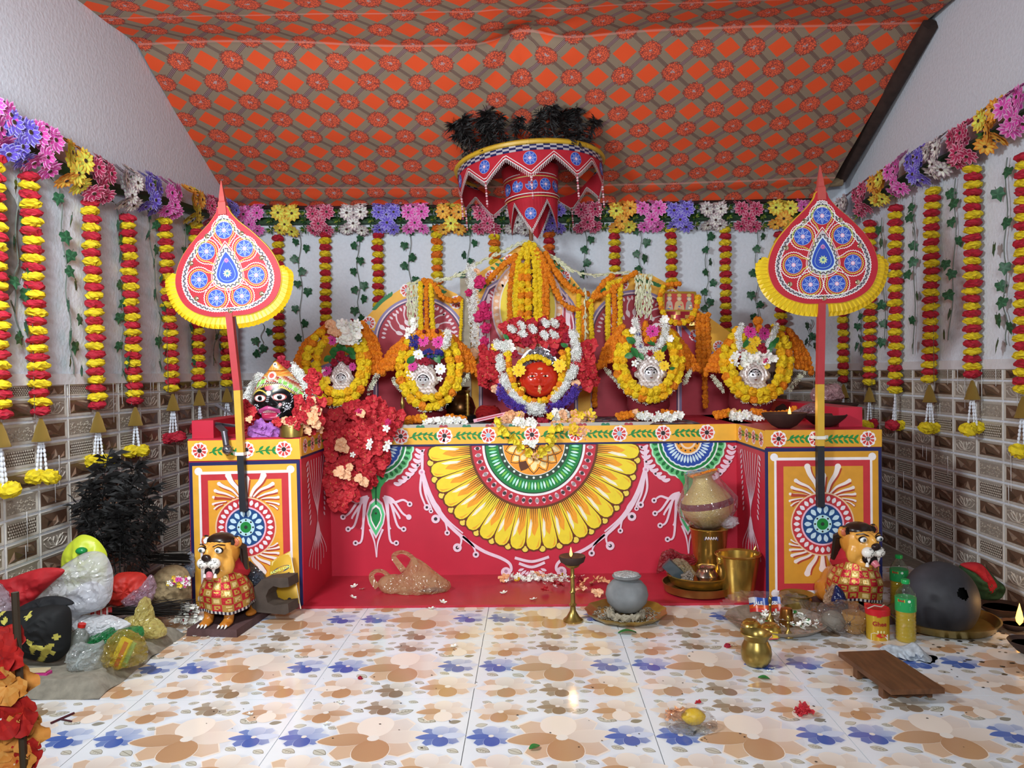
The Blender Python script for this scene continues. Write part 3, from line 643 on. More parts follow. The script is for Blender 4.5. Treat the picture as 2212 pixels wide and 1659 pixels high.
def shoulder(cx, cy, top, sgn):
    def f(p):
        def inset(k): return [(x, y) for x, y in k]
        arc = lambda r, y0=1: [(cx + r * math.cos(A(180 + 180 * i / 28)) * 1.05, cy + r * math.sin(A(180 + 180 * i / 28))) for i in range(29)]
        outer = sgn * -1
        for r, col, L in ((96, '#8d83ae', 2), (91, '#f1d9e2', 2.4), (88, '#54325a', 2.8), (85, '#b23043', 3.2)):
            q = arc(r); q = [(x, y) for x, y in q]
            ext = [(cx + 1.05 * r, 905), (cx - 1.05 * r, 905)]; p.pg(q + ext, col, L)
            if r < 97: pass
        sx = cx - sgn * 1.05 * 96                                   # lower shoulder towards the outside
        p.pg([(sx, cy - 20), (sx - sgn * 45, cy + 30), (sx - sgn * 90, cy + 52), (sx - sgn * 150, cy + 70), (sx - sgn * 150, 905), (sx, 905)], '#b23043', 1.6)
        p.stroke([(sx, cy - 22), (sx - sgn * 45, cy + 28), (sx - sgn * 90, cy + 50), (sx - sgn * 150, cy + 68)], 7, '#8d83ae', 3.4)
        for i in range(26): p.petal((cx, cy), A(185 + i * 6.7), 74, 84, 5, '#f1d9e2', 4, .5)
        for i in range(9):
            a = A(200 + i * 17); e = (cx + 52 * math.cos(a), cy + 52 * math.sin(a)); p.stroke([(cx + 78 * math.cos(a + .2), cy + 78 * math.sin(a + .2)), (cx + 66 * math.cos(a + .08), cy + 66 * math.sin(a + .08)), e], (4, 2), '#f1d9e2', 4); p.petal(e, a, -14, 4, 9, '#f6e6ec', 4.4, .6)
        for i, a in enumerate((200, 228, 256, 284, 312, 338)):
            q = (cx + 112 * math.cos(A(a)) * 1.05, cy + 112 * math.sin(A(a)))
            if i % 2 == 0: bandflower(p, *q, 14, '#9cb8d0')
            else:
                for k in range(7):
                    b_ = A(a - 9 + 3 * k); o = (cx + 112 * math.cos(b_) * 1.05, cy + 112 * math.sin(b_))
                    for s_ in (-1, 1): p.petal(o, b_ + s_ * .9, 0, 13, 6, '#1f7a3c', 3.4)
        for i in range(3): bandflower(p, sx - sgn * (28 + 52 * i), cy + 2 + 24 * i ** .8, 12, '#9cb8d0')
    return f
def centre(p):
    cx, cy = 1140, 665
    ins = lambda k, dy=0: [(cx + (x - cx) * k, cy + 60 + (y - cy - 60) * k + dy) for x, y in Cp[1:-1]] 
    for k, col, L in ((.80, '#8d83ae', 2), (.775, '#f1d9e2', 2.3), (.755, '#54325a', 2.6), (.735, '#b23043', 3)):
        q = ins(k); p.pg([(q[0][0], 905)] + q + [(q[-1][0], 905)], col, L)
    for rx, ry, col, L in ((78, 104, '#d9c7d4', 3.4), (75, 100, '#f0b98a', 3.7), (62, 86, '#f3ead8', 4), (59, 83, '#f3dc3a', 4.3)): p.pg([(cx + rx * math.cos(A(i * 10)), cy + ry * math.sin(A(i * 10))) for i in range(36)], col, L)
    for i in range(40): a = A(i * 9); p.petal((cx + 68 * math.cos(a), cy + 93 * math.sin(a)), math.atan2(93 * math.sin(a), 68 * math.cos(a)), -5, 5, 7, '#f7e4d2', 5, .5)
    q = ins(.70)
    for i in range(len(q) - 1):
        for k in range(5):
            x, y = q[i][0] + (q[i + 1][0] - q[i][0]) * k / 5, q[i][1] + (q[i + 1][1] - q[i][1]) * k / 5; p.petal((x, y), math.atan2(cy + 40 - y, cx - x), -5, 6, 4.5, '#f1d9e2', 4, .5)
    for sg in (-1, 1):
        for ex, ey in ((88, 40), (96, 70), (84, 95), (92, 130), (80, 150)): p.stroke([(cx + sg * 84, cy - 30), (cx + sg * (ex + 3), cy + ey - 34), (cx + sg * ex, cy + ey)], (4, 2), '#f1d9e2', 4); p.petal((cx + sg * ex, cy + ey), -PI / 2, -9, 12, 10, '#f6e6ec', 4.4, .4)
        for t in (.2, .42, .62, .85):
            i = t * (len(Cp) - 3) * .5; q = (cx + sg * (20 + 95 * t), 555 + 88 * t * t + 10 * t)
            if t in (.2, .62): bandflower(p, q[0], q[1] + 2, 13, '#9cb8d0')
            else:
                for k in range(6): p.petal((q[0] + sg * (k - 3) * 5, q[1] + (k - 3) * 4), A(-60 + 90 * (k % 2) * sg), 0, 13, 6, '#1f7a3c', 3.4)
board('arched_backboard', Lp, 'round arched painted backboard behind the two left silver masks', shoulder(907, 736, 612, 1))
board('arched_backboard', Rp, 'round arched painted backboard behind the two right silver masks', shoulder(1372, 722, 592, -1))
board('pointed_backboard', Cp, 'tall pointed painted backboard behind the red faced idol', centre, 5.24)
b = MB(); b.box((P(1007, 770, 5.16).x, 5.16, ZT + .47), (.062, .03, .93)); b.build('wooden_prop', mat('grey_plank', '#a39a86', .85, var=.2, scale=18), None, label='plain grey plank standing upright between left and centre backboards', cat='plank')
# ================================================================ flower strings, ivy and the flower border on the walls
def ruffle(col, rx=1.0, rz=.72, seed=0, seg=20, rings=10, amp=.2, dark=.3):
    """a ruffled marigold head, unit radius"""
    rr = random.Random(seed); b = MB(); o = 0
    for k in range(rings + 1):
        t = PI * k / rings
        for i in range(seg):
            a = 2 * PI * (i + .5 * (k % 2)) / seg; q = 1 + amp * (rr.random() - .6); b.v.append((q * rx * math.sin(t) * math.cos(a), q * rx * math.sin(t) * math.sin(a), q * rz * math.cos(t)))
    for k in range(rings):
        for i in range(seg):
            j = (i + 1) % seg; c = mixc(col, '#000000', dark * rr.random() ** 2); b.face((k * seg + i, (k + 1) * seg + i, (k + 1) * seg + j, k * seg + j), c)
    return b
POM = {}
def pom(c):
    if c not in POM: POM[c] = [ruffle(c, seed=k, seg=16, rings=9, amp=.34, dark=.35).mesh('pompom', VCM, False) for k in range(3)]
    return R.choice(POM[c])
gold = mat('gold_lace', '#d8b45c', .4, metal=.35, bump=.9, scale=260)
b = MB(); b.lathe([(.004, .5), (.1, .48), (.2, .3), (.33, .1), (.5, -.3), (.62, -.5), (.56, -.5), (.3, .05)], 16, ripple=lambda a, k: 1 + .06 * math.sin(a * 8)); BELL = b.mesh('bell', gold)
b = MB()
for k, (x, y) in enumerate(((-.25, 0), (.22, .05), (0, .2))):
    path = [(x * .3, y * .3, 0), (x * .7, y * .8, -.5), (x, y, -1)]
    for j in range(9): t = j / 8; b.ball((x * (.3 + .7 * t), y * t, -t), (.075, .075, .07), 6, 4, '#dfe4ee')
TASS = b.mesh('tassel', VC)
b = MB('#5a5a50'); b.tube([(0, 0, 0), (0, 0, -1)], 1, 5); CORD = b.mesh('cord', VC)
RED_, YEL_, ORA_ = '#b81c34', '#e8cf1e', '#e0701c'
def string(name_label, top, bottom, n, cols, tail=None, tcol=None, bell=True, size=.044, group=None):
    top, bottom = Vector(top), Vector(bottom); t = thing('marigold_string', name_label, 'garland', top, 0, 'hanging marigold strings on the walls')
    d = bottom - top; c = put('cord', CORD, t, (0, 0, .03), scale=(.0015, .0015, d.length + .03))
    for i in range(n):
        q = d * ((i + .5) / n); put('pompom', pom(cols[i % len(cols)]), t, (q.x + R.uniform(-.003, .003), q.y, q.z), (R.uniform(-.15, .15), R.uniform(-.15, .15), R.uniform(0, 6)), scale=(size * R.uniform(.94, 1.06), size * R.uniform(.94, 1.06), abs(d.z) / n * .78))
    if tail:
        z = d.z - .012
        if bell: put('bell', BELL, t, (d.x, d.y, z - .05), scale=(.062, .062, .1)); z -= .085
        put('tassel', TASS, t, (d.x, d.y, z), (0, 0, R.uniform(-1, 1)), scale=(.09, .09, tail))
        for sg, c_ in ((-1, tcol[0]), (1, tcol[-1])): put('pompom', pom(c_), t, (d.x + .026 * sg * (1 if abs(d.x) < 9 else 0), d.y + .012 * sg, z - tail - .01 - R.uniform(0, .012)), (.3 * sg, 0, R.uniform(0, 6)), scale=(.043, .043, .045))
ry, yr, oy = (RED_, YEL_), (YEL_, RED_), (YEL_, ORA_)
XLs, XRs, YBs = XL + .05, XR - .05, YB - .05
for (x0, y0, x1, y1, n, cols, tail, tc, bell, lab) in (
    (-14, 330, 0, 905, 27, ry, .17, (YEL_, YEL_), True, 'marigold string cut off by the left edge of the photo'),
    (62, 372, 88, 897, 27, ry, .155, (YEL_, YEL_), True, 'marigold string with two yellow end tufts nearest the left edge'),
    (195, 428, 211, 884, 25, ry, .14, (YEL_, YEL_), True, 'yellow tufted marigold string second from the left edge'),
    (275, 463, 292, 874, 25, ry, .14, (YEL_, YEL_), True, 'yellow tufted marigold string beside the left pillar clutter wall'),
    (355, 470, 373, 846, 25, yr, .16, (RED_, RED_), True, 'marigold string with red end tufts left of the fan'),
    (422, 480, 430, 838, 25, yr, .15, (RED_, RED_), True, 'red tufted marigold string half hidden by the left fan'),
    (486, 498, 490, 834, 25, yr, .15, (RED_, RED_), True, 'marigold string directly behind the left fan pole')):
    string(lab, PX(x0, y0, XLs), PX(x1, y1, XLs), n, cols, tail, tc, bell, .043)
for (x0, y0, x1, y1, n, cols, lab) in (
    (600, 508, 604, 860, 25, ry, 'red and yellow marigold string above the black mask'), (702, 500, 706, 845, 25, ry, 'marigold string hanging down to the leftmost silver mask'),
    (816, 502, 819, 845, 25, ry, 'marigold string ending at the left arched board shoulder'), (943, 486, 946, 845, 25, (ORA_, YEL_), 'orange and yellow marigold string above the left arch'),
    (1068, 505, 1070, 845, 25, oy, 'orange and yellow marigold string left of the pointed board'), (1186, 500, 1187, 842, 25, (ORA_, RED_), 'short marigold string under the umbrella tassels'),
    (1328, 490, 1331, 838, 25, yr, 'marigold string ending at the right arch left slope'), (1450, 488, 1452, 838, 25, yr, 'marigold string above the small framed picture'),
    (1566, 490, 1570, 832, 25, yr, 'marigold string between framed picture and right fan'), (1684, 500, 1690, 838, 25, ry, 'marigold string behind the right fan lower left')):
    string(lab, P(x0, y0, YBs), P(x1, y1, YBs), n, cols)
string('marigold string in the right back corner beside the pole', P(1818, 470, YBs), P(1822, 826, YBs), 25, ry, .12, (YEL_, YEL_), True, .04)
for (x0, y0, x1, y1, n, cols, tail, tc, bell, lab) in (
    (1880, 476, 1878, 832, 26, ry, .15, (YEL_, RED_), True, 'marigold string right of the right fan with a gold bell'),
    (1934, 442, 1934, 850, 26, ry, .17, (RED_, YEL_), False, 'marigold string with one red and one yellow end tuft'),
    (2014, 405, 2008, 826, 27, yr, .15, (YEL_, YEL_), True, 'yellow tufted marigold string shaded by the right fan'),
    (2101, 358, 2100, 816, 28, yr, .15, (YEL_, YEL_), True, 'large yellow tufted marigold string on the right wall'),
    (2214, 330, 2210, 850, 28, ry, .15, (YEL_, YEL_), True, 'marigold string cut off by the right edge of the photo')):
    string(lab, PX(x0, y0, XRs), PX(x1, y1, XRs), n, cols, tail, tc, bell, .043)
# ---------------------------------------------------------------- ivy vines
def ivy_leaf(seed):
    rr = random.Random(seed); b = MB(); out = [(0, 0), (.32, -.12), (.5, .1), (.42, .38), (.55, .62), (.22, .72), (0, 1.15), (-.22, .72), (-.55, .62), (-.42, .38), (-.5, .1), (-.32, -.12)]
    pts = [(x, .10 * math.sin(x * 3 + rr.random()) + .16 * x * x, -z) for x, z in out]; c = (0, -.05, -.42); b.v = [c] + pts; n = len(pts)
    for i in range(n): b.face((0, 1 + i, 1 + (i + 1) % n), mixc('#1c4a30', '#3f7a52', .15 + .5 * ((i % 3) == 0)))
    b.tube([(0, 0, 0), (0, .02, .25)], .025, 4, '#4a5a44'); return b.mesh('leaf', mat('ivy_leaf', None, .45, var=.15, scale=8))
IVY = [ivy_leaf(k) for k in range(4)]
stemm = mat('ivy_stem', '#6a746c', .7)
def ivy(path, wall, n, lab):
    pts = [Vector(p) for p in path]; t = thing('ivy_vine', lab, 'vine', pts[0], 0, 'hanging ivy vines on the walls')
    full = []
    for i in range(len(pts) - 1):
        for k in range(8): full.append(pts[i].lerp(pts[i + 1], k / 8))
    full.append(pts[-1]); loc = []
    for i, p in enumerate(full): w = .012 * math.sin(i * .9); loc.append(p - pts[0] + (Vector((w, 0, 0)) if wall == 'b' else Vector((0, w, 0))))
    b = MB(); b.tube(loc, .0028, 5); b.build('stem', stemm, t)
    for i in range(n):
        q = loc[int((i + .6) / n * (len(loc) - 1))]; sg = -1 if (i + len(lab)) % 2 else 1; off = R.uniform(.02, .05) * sg
        rz = {'b': 0, 'l': PI / 2, 'r': -PI / 2}[wall]; s_ = R.uniform(.05, .062)
        v = Vector((off, -R.uniform(.008, .03), R.uniform(-.01, .01))); v.rotate(Euler((0, 0, rz)))
        put('leaf', R.choice(IVY), t, q + v, (R.uniform(-.35, .35), R.uniform(-.5, .5) + .35 * sg, rz + R.uniform(-.7, .7)), scale=s_)
for pts, n, lab in (([(40, 365), (36, 560), (30, 640), (46, 745)], 9, 'ivy vine left of the first yellow tufted string'), ([(128, 405), (140, 560), (150, 700), (158, 808)], 12, 'ivy vine between the first and second strings on the left'),
                    ([(250, 440), (262, 560), (266, 700), (262, 812)], 12, 'ivy vine tangled with the third string on the left'), ([(318, 450), (330, 560), (345, 690), (345, 792)], 13, 'ivy vine between third and fourth strings on the left'),
                    ([(398, 470), (404, 600), (412, 700), (416, 800)], 8, 'ivy vine just left of the left fan'), ([(462, 640), (466, 720), (460, 790)], 5, 'ivy vine peeking out below the left fan')):
    ivy([PX(x, y, XL + .02) for x, y in pts], 'l', n, lab)
for pts, n, lab in (([(646, 502), (649, 610), (652, 740)], 9, 'ivy vine above the leftmost silver mask'), ([(773, 500), (774, 610), (777, 695)], 9, 'ivy vine left of the left arched board'), ([(884, 498), (886, 612)], 5, 'ivy vine touching the top of the left arch'),
                    ([(1012, 498), (1013, 600)], 5, 'ivy vine left of the umbrella'), ([(1264, 500), (1266, 600)], 4, 'ivy vine right of the umbrella in its shadow'), ([(1382, 495), (1384, 590)], 5, 'ivy vine touching the top of the right arch'),
                    ([(1526, 495), (1527, 600), (1524, 674)], 8, 'ivy vine right of the framed picture'), ([(1634, 495), (1635, 600), (1636, 688)], 8, 'ivy vine left of the right fan'), ([(568, 700), (566, 740), (558, 768)], 4, 'short ivy end beside the left fan pole'),
                    ([(1752, 690), (1750, 730), (1746, 748)], 4, 'short ivy end beside the right fan pole')):
    ivy([P(x, y, YB - .02) for x, y in pts], 'b', n, lab)
for pts, n, lab in (([(1852, 640), (1862, 720), (1856, 760)], 6, 'ivy vine in the right back corner'), ([(1905, 470), (1910, 600), (1912, 750)], 8, 'ivy vine between the first two strings right of the fan'), ([(1972, 425), (1976, 560), (1974, 765)], 9, 'ivy vine between second and third strings on the right'),
                    ([(2064, 385), (2062, 560), (2050, 735)], 9, 'ivy vine left of the large yellow tufted right string'), ([(2176, 340), (2172, 520), (2170, 660), (2176, 745)], 10, 'ivy vine nearest the right edge of the photo')):
    ivy([PX(x, y, XR - .02) for x, y in pts], 'r', n, lab)
# ---------------------------------------------------------------- artificial flower border
def gerbera(c, edge, ctr='#3a2a1c', seed=0):
    rr = random.Random(seed); b = MB()
    for lay, (n, r, z) in enumerate(((10, 1.0, 0), (9, .82, .08))):
        for k in range(n):
            a = 2 * PI * (k + .5 * lay) / n + rr.uniform(-.08, .08); cu = rr.uniform(.12, .3)
            for q, col, dz in (([(.1, 0), (.45, -.2), (.8, -.18), (1.04, 0), (.8, .18), (.45, .2)], edge, 0), ([(.1, 0), (.45, -.13), (.76, -.11), (.93, 0), (.76, .11), (.45, .13)], jit(c, .15), .02)):
                pts = [];
                for x, y in q: X_, Y_ = rotv((x * r, y * r * 1.15), a); pts.append((X_, Y_, z + dz + cu * x * x * .5 - .35 * y * y))
                b.poly(pts, col)
    b.lathe([(.17, .14), (.14, .2), (.001, .2)], 10, col=ctr); b.lathe([(.2, .12), (.19, .15), (.15, .15)], 10, col=edge)
    return b.mesh('flower', VCM, False)
FL = {'b': gerbera('#6a58cc', '#a9a4ea', seed=1), 'p': gerbera('#e052b4', '#f0a8dc', seed=2), 'y': gerbera('#dfe45c', '#f0c044', seed=3), 'c': gerbera('#b42c58', '#e79ab0', seed=4), 'w': gerbera('#e9ebe4', '#b9a3ae', seed=5), 'o': gerbera('#f0c050', '#ee9634', seed=6)}
def tuft():
    rr = random.Random(5); b = MB()
    for k in range(16):
        a = rr.uniform(0, 2 * PI); e = rr.uniform(.1, 1.2); d = Vector((math.cos(a) * math.cos(e), math.sin(a) * math.cos(e), math.sin(e))); s_ = d.cross(Vector((0, 0, 1))).normalized() * .13; L = rr.uniform(.7, 1.1)
        b.poly([d * .1, d * L * .5 - s_, d * L, d * L * .5 + s_], mixc('#123a1c', '#3f6f2a', rr.random()) if k % 5 else '#9aa848')
    return b.mesh('leaf_tuft', VCM, False)
TUFT = tuft()
def border(lab, pts, cols, nrm):
    nrm = Vector(nrm); t = thing('flower_border', lab, 'garland', pts[0]); up = Vector((0, 0, 1)); side = nrm.cross(up) * -1
    q = [Vector(p) - Vector(pts[0]) for p in pts]
    b = MB('#2a4a2a'); b.tube([v - nrm * .03 for v in q], .03, 6); b.build('core', VC, t)
    for i, c in enumerate(cols):
        o = q[i]; nx = q[min(i + 1, len(q) - 1)] - q[max(i - 1, 0)]; al = nx.normalized()
        for (s_, h, tl) in ((-.052, .035, 0), (.052, .038, 0), (0, -.042, -.1), (-.05, .082, .95), (.045, .088, .9), (-.05, -.075, -.95), (.05, -.08, -.9), (0, .02, .1)):
            if (s_, h) == (0, .02): off = .0
            else: off = .035 * (1 - abs(tl))
            p_ = o + al * (s_ + R.uniform(-.008, .008)) + up * (h + R.uniform(-.008, .008)) + nrm * (.05 + off * .8)
            d = (nrm * math.cos(tl) + up * math.sin(tl) + al * R.uniform(-.3, .3)).normalized(); cc = c if not (c == 'y' and R.random() < .35) else 'o'
            put('flower', FL[cc], t, p_, d.to_track_quat('Z', 'Y').to_euler(), scale=R.uniform(.052, .062))
        if i < len(cols) - 1:
            m_ = (q[i] + q[i + 1]) / 2
            for h in (.065, 0, -.065): put('leaf_tuft', TUFT, t, m_ + up * h, (nrm + up * R.uniform(-.4, .4)).to_track_quat('Z', 'Y').to_euler(), scale=R.uniform(.05, .065))
border('artificial flower border running along the left wall', [PX(x, y, XL + .05) for x, y in ((-42, 255), (5, 295), (62, 318), (132, 356), (190, 384), (252, 405), (303, 418), (348, 430), (400, 445), (438, 458), (478, 466))], 'pbpycwbpycb', (1, 0, 0))
border('artificial flower border running along the back wall', [P(x, y, YB - .05) for x, y in ((548, 477), (622, 476), (695, 476), (768, 475), (838, 474), (900, 472), (976, 473), (1052, 474), (1120, 474), (1192, 472), (1268, 470), (1342, 469), (1402, 468), (1465, 468), (1538, 467), (1610, 466), (1684, 465), (1742, 464))], 'pycwbpycwbcypbwcyp', (0, -1, 0))
border('artificial flower border running along the right wall', [PX(x, y, XR - .05) for x, y in ((1842, 452), (1880, 428), (1918, 405), (1958, 380), (2004, 357), (2046, 338), (2100, 310), (2168, 268), (2222, 236))], 'wcypbwcyp', (-1, 0, 0))
# ================================================================ two applique fans on poles and the ceremonial umbrella
BLU, LIM, SIL = '#2c50b8', '#d8e85c', '#e6e2e0'
cloth_red = '#b81e30'
def medallion(p, x, y, r, L=6):
    p.disc((x, y), r * 1.04, '#c9d4ea', L, 22); p.disc((x, y), r, BLU, L + .5, 22)
    for k in range(8):
        a = k * PI / 4; p.petal((x, y), a, r * .2, r * .95, r * .3, '#9fb4e6', L + 1, .3); p.petal((x, y), a, r * .2, r * .85, r * .14, '#2c50b8' if k % 2 else '#4a6ac8', L + 1.3, .3)
    p.disc((x, y), r * .26, '#e0a0c0', L + 1.8, 12); p.disc((x, y), r * .18, '#f0d6e6', L + 2.2, 10)
def zig(p, pts, w, col, L, step, amp):
    """rickrack braid: a zigzag stroke along a polyline"""
    q = []; d = 0; k = 0
    for (x0, y0), (x1, y1) in zip(pts, pts[1:]):
        l = math.hypot(x1 - x0, y1 - y0)
        while d < l:
            t = d / l; nx, ny = -(y1 - y0) / l, (x1 - x0) / l; s_ = amp * (1 if k % 2 else -1); q.append((x0 + (x1 - x0) * t + nx * s_, y0 + (y1 - y0) * t + ny * s_)); d += step; k += 1
        d -= l
    if len(q) > 1: p.stroke(q, w, col, L, False)
half_ = [(10, 145), (16, 132), (32, 112), (62, 84), (94, 48), (112, 12), (116, -22), (104, -56), (80, -78), (45, -91), (12, -93)]
def fan_parts(t):
    k = 3.8 / F
    out = smooth_loop([(x, z) for x, z in half_] + [(-x, z) for x, z in reversed(half_)], 4)
    to3 = lambda u, v, l: (u * k, -.012 - l, v * k)
    b = MB('#e0b428'); b.prism([(x * k * 1.012, -.008, z * k * 1.012) for x, z in out], (0, .02, 0)); b.build('backing', VC, t, smooth=False)
    p = Paint(to3); p.pg(out, cloth_red, 0)
    sc = lambda s_, dy=0: [(x * s_, (z + 8) * s_ - 8 + dy) for x, z in out]
    o2 = sc(.87); o2.append(o2[0]); i2 = sc(.79); i2.append(i2[0])
    p.pg(o2[:-1], '#b9b0b4', 1); p.pg(i2[:-1], cloth_red, 2)
    zig(p, [((a[0] + b_[0]) / 2, (a[1] + b_[1]) / 2) for a, b_ in zip(o2, i2)], 3.4, '#4a4450', 1.6, 5.2, 2.6)
    zig(p, o2, 1.7, '#f6f2f0', 3, 2.8, .8); zig(p, i2, 1.7, '#f6f2f0', 3, 2.8, .8)
    p.build('face', VC, t, smooth=False)
    def drop(cx, cz, w, h0, h1, n=40): return [(cx + w * math.sin(a) * (math.sin(a / 2) ** .9), cz + (h1 if math.cos(a) > 0 else h0) * math.cos(a)) for a in (2 * PI * i / n for i in range(n))]
    p = Paint(to3)
    def tear(w, h0, h1, col, L): p.pg(drop(0, 6, w, h0, h1), col, L)
    tear(46.5, 43.5, 65, '#f6f2f0', 3); tear(44.8, 41.8, 62.8, cloth_red, 3.4); tear(42.5, 39.5, 59, '#c4bcc0', 3.8); 
    q = drop(0, 6, 37, 34, 50); zig(p, q + q[:1], 3, '#4a4450', 4.2, 5, 2.4); tear(33, 31, 45, '#d8eaf2', 4.6); tear(30, 28, 41, '#2a4cb4', 5)
    q = drop(0, 4, 22, 21, 30); p.stroke(q + q[:1], 1.2, '#8fb0c8', 5.6)
    for a in range(10): p.petal((0, 0), a * PI / 5, 1, 10, 3.6, '#cfe0a0', 6, .3)
    for a in range(8): p.petal((0, 28), a * PI / 4, 1, 6, 2.4, '#d07ab0', 6, .3)
    p.disc((0, 0), 3, '#4a8a9a', 6.6, 10); p.build('heart_applique', VC, t, smooth=False)
    for x, z in ((0, 94), (-42, 51), (42, 51), (-63, -9), (63, -9), (-28, -52), (28, -52)):
        p = Paint(to3); a = math.atan2(0 - z, 0 - x)
        for r, w, col, L in ((28, 1.7, '#f6f2f0', 4), (22.5, 1.5, LIM, 4)):
            q = []
            for i in range(25):
                b_ = a + .62 + (2 * PI - 1.24) * i / 24; q.append((x + r * .98 * math.cos(b_), z + r * .98 * math.sin(b_)))
            e = (x + 37 * math.cos(a), z + 37 * math.sin(a)); s_ = .42 if r > 25 else .3
            q = [(x + 36 * math.cos(a + s_ * .5), z + 36 * math.sin(a + s_ * .5))] + q + [(x + 36 * math.cos(a - s_ * .5), z + 36 * math.sin(a - s_ * .5))]
            zig(p, q, w, col, L, 2.6, .8)
        medallion(p, x, z, 18, 5); p.build('medallion', VC, t, smooth=False)
    for x, z in ((-38, 84), (38, 84), (-78, 28), (78, 28), (-72, -50), (72, -50), (0, -82)):
        b = MB('#d9b98a'); b.lathe([(.001, .002), (.009, .0018), (.012, 0)], 14, (x * k, -.016, z * k), Matrix.Rotation(PI / 2, 3, 'X')); b.build('mirror_sequin', mat('mirror_sequin', '#e8d2a8', .12, metal=.9), t)
    for sg in (-1, 1):                                              # pleated frill round the lower edge
        path = [(sg * x * 1.0, z) for x, z in ((115, 8), (117, -20), (106, -55), (82, -79), (46, -93), (10, -96))]; n = 44; b = MB()
        q = []
        for i in range(n + 1):
            f = i / n * (len(path) - 1); j = min(int(f), len(path) - 2); u = f - j; a0, a1, a2, a3 = path[max(j - 1, 0)], path[j], path[j + 1], path[min(j + 2, len(path) - 1)]
            x, z = (.5 * (2 * a1[m] + (a2[m] - a0[m]) * u + (2 * a0[m] - 5 * a1[m] + 4 * a2[m] - a3[m]) * u * u + (3 * a1[m] - a0[m] - 3 * a2[m] + a3[m]) * u ** 3) for m in (0, 1)); nx, nz = x, z + 10; l = math.hypot(nx, nz); nx, nz = nx / l, nz / l
            W_ = 25 * min(1, .35 + i / 8); y = .006 * (i % 2); tw = 3.5 if i % 2 else 0
            q.append(((x * .97 * k, -.002, z * .97 * k), ((x + nx * W_ * .6 + tw * nz) * k, -.002 - y * .7, (z + nz * W_ * .6 - tw * nx) * k), ((x + nx * W_ + tw * nz) * k, y * 1.4, (z + nz * W_ - tw * nx) * k)))
        for i in range(n):
            for m in (0, 1): b.add([q[i][m], q[i + 1][m], q[i + 1][m + 1], q[i][m + 1]], [(0, 1, 2, 3)], '#e8c41c' if i % 2 else '#d4ad14')
        b.build('frill', mat('yellow_satin', None, .4, var=.08, scale=20), t, smooth=False)
    b = MB(); b.add([(-.02, -.022, .145 * 2.28), (.02, -.022, .145 * 2.28), (.02, .012, .145 * 2.28), (-.02, .012, .145 * 2.28)], [(0, 1, 2, 3)]); z0 = 146 * k
    b = MB('#c0504a'); b.lathe([(.028, z0 - .04), (.026, z0 + .02), (.02, z0 + .028), (.018, z0 + .05), (.002, z0 + .13)], 4, M=Matrix.Rotation(PI / 4, 3, 'Z')); b.build('spear_tip', VC, t, smooth=False)
def make_fan(lab, c, tilt, polepts, Y):
    base = polepts[-1]; t = thing('applique_fan', lab, 'fan', (base.x, Y, base.z)); rel = Vector((c.x - base.x, 0, c.z - base.z))
    hub = put('fan_head', None, t, rel, (0, tilt, 0)); fan_parts(hub)
    cols = ('#b2343a', '#d2a838', '#26262c')
    for (a, b_), col, nm in zip(zip(polepts, polepts[1:]), cols, ('red', 'yellow', 'black')):
        b = MB(col); A_, B_ = a - Vector((base.x, a.y, base.z)), b_ - Vector((base.x, b_.y, base.z)); d = (A_ - B_).normalized(); s_ = Vector((d.z, 0, -d.x)) * .0165; f = Vector((0, .016, 0))
        b.prism([B_ - s_ - f, B_ + s_ - f, B_ + s_ + f, B_ - s_ + f], A_ - B_); b.build('pole', mat('pole_paint', None, .5, var=.12, scale=12), t, smooth=False)
YP = 3.825
fz = lambda pts: [P(x, y, YP) for x, y in pts]
make_fan('red applique fan with yellow frill on a pole at the left pillar', P(490, 590, YP - .02), -.058, fz(((496, 676), (514, 843), (521, 980), (527, 1104))), YP)
make_fan('red applique fan with yellow frill on a pole at the right pillar', P(1779, 561, YP - .02), -.012, fz(((1774, 655), (1771, 830), (1771, 963), (1772, 1094))), YP)
for x, y, lab in ((520, 980, 'white strap tying the left fan pole to the pillar'), (1771, 945, 'white strap tying the right fan pole to the pillar')):
    c = P(x, y, YP); b = MB('#e6e4da'); w, n = .021, 4
    pts = [(-.05, .024), (-.022, .022), (-.021, -.020), (.021, -.020), (.022, .022), (.05, .024)]
    b.add([(px_, py_, z) for px_, py_ in pts for z in (-.008, .008)], [(2 * i, 2 * i + 2, 2 * i + 3, 2 * i + 1) for i in range(5)]); t = b.build('strap', VC, None, c, smooth=False, label=lab, cat='strap')
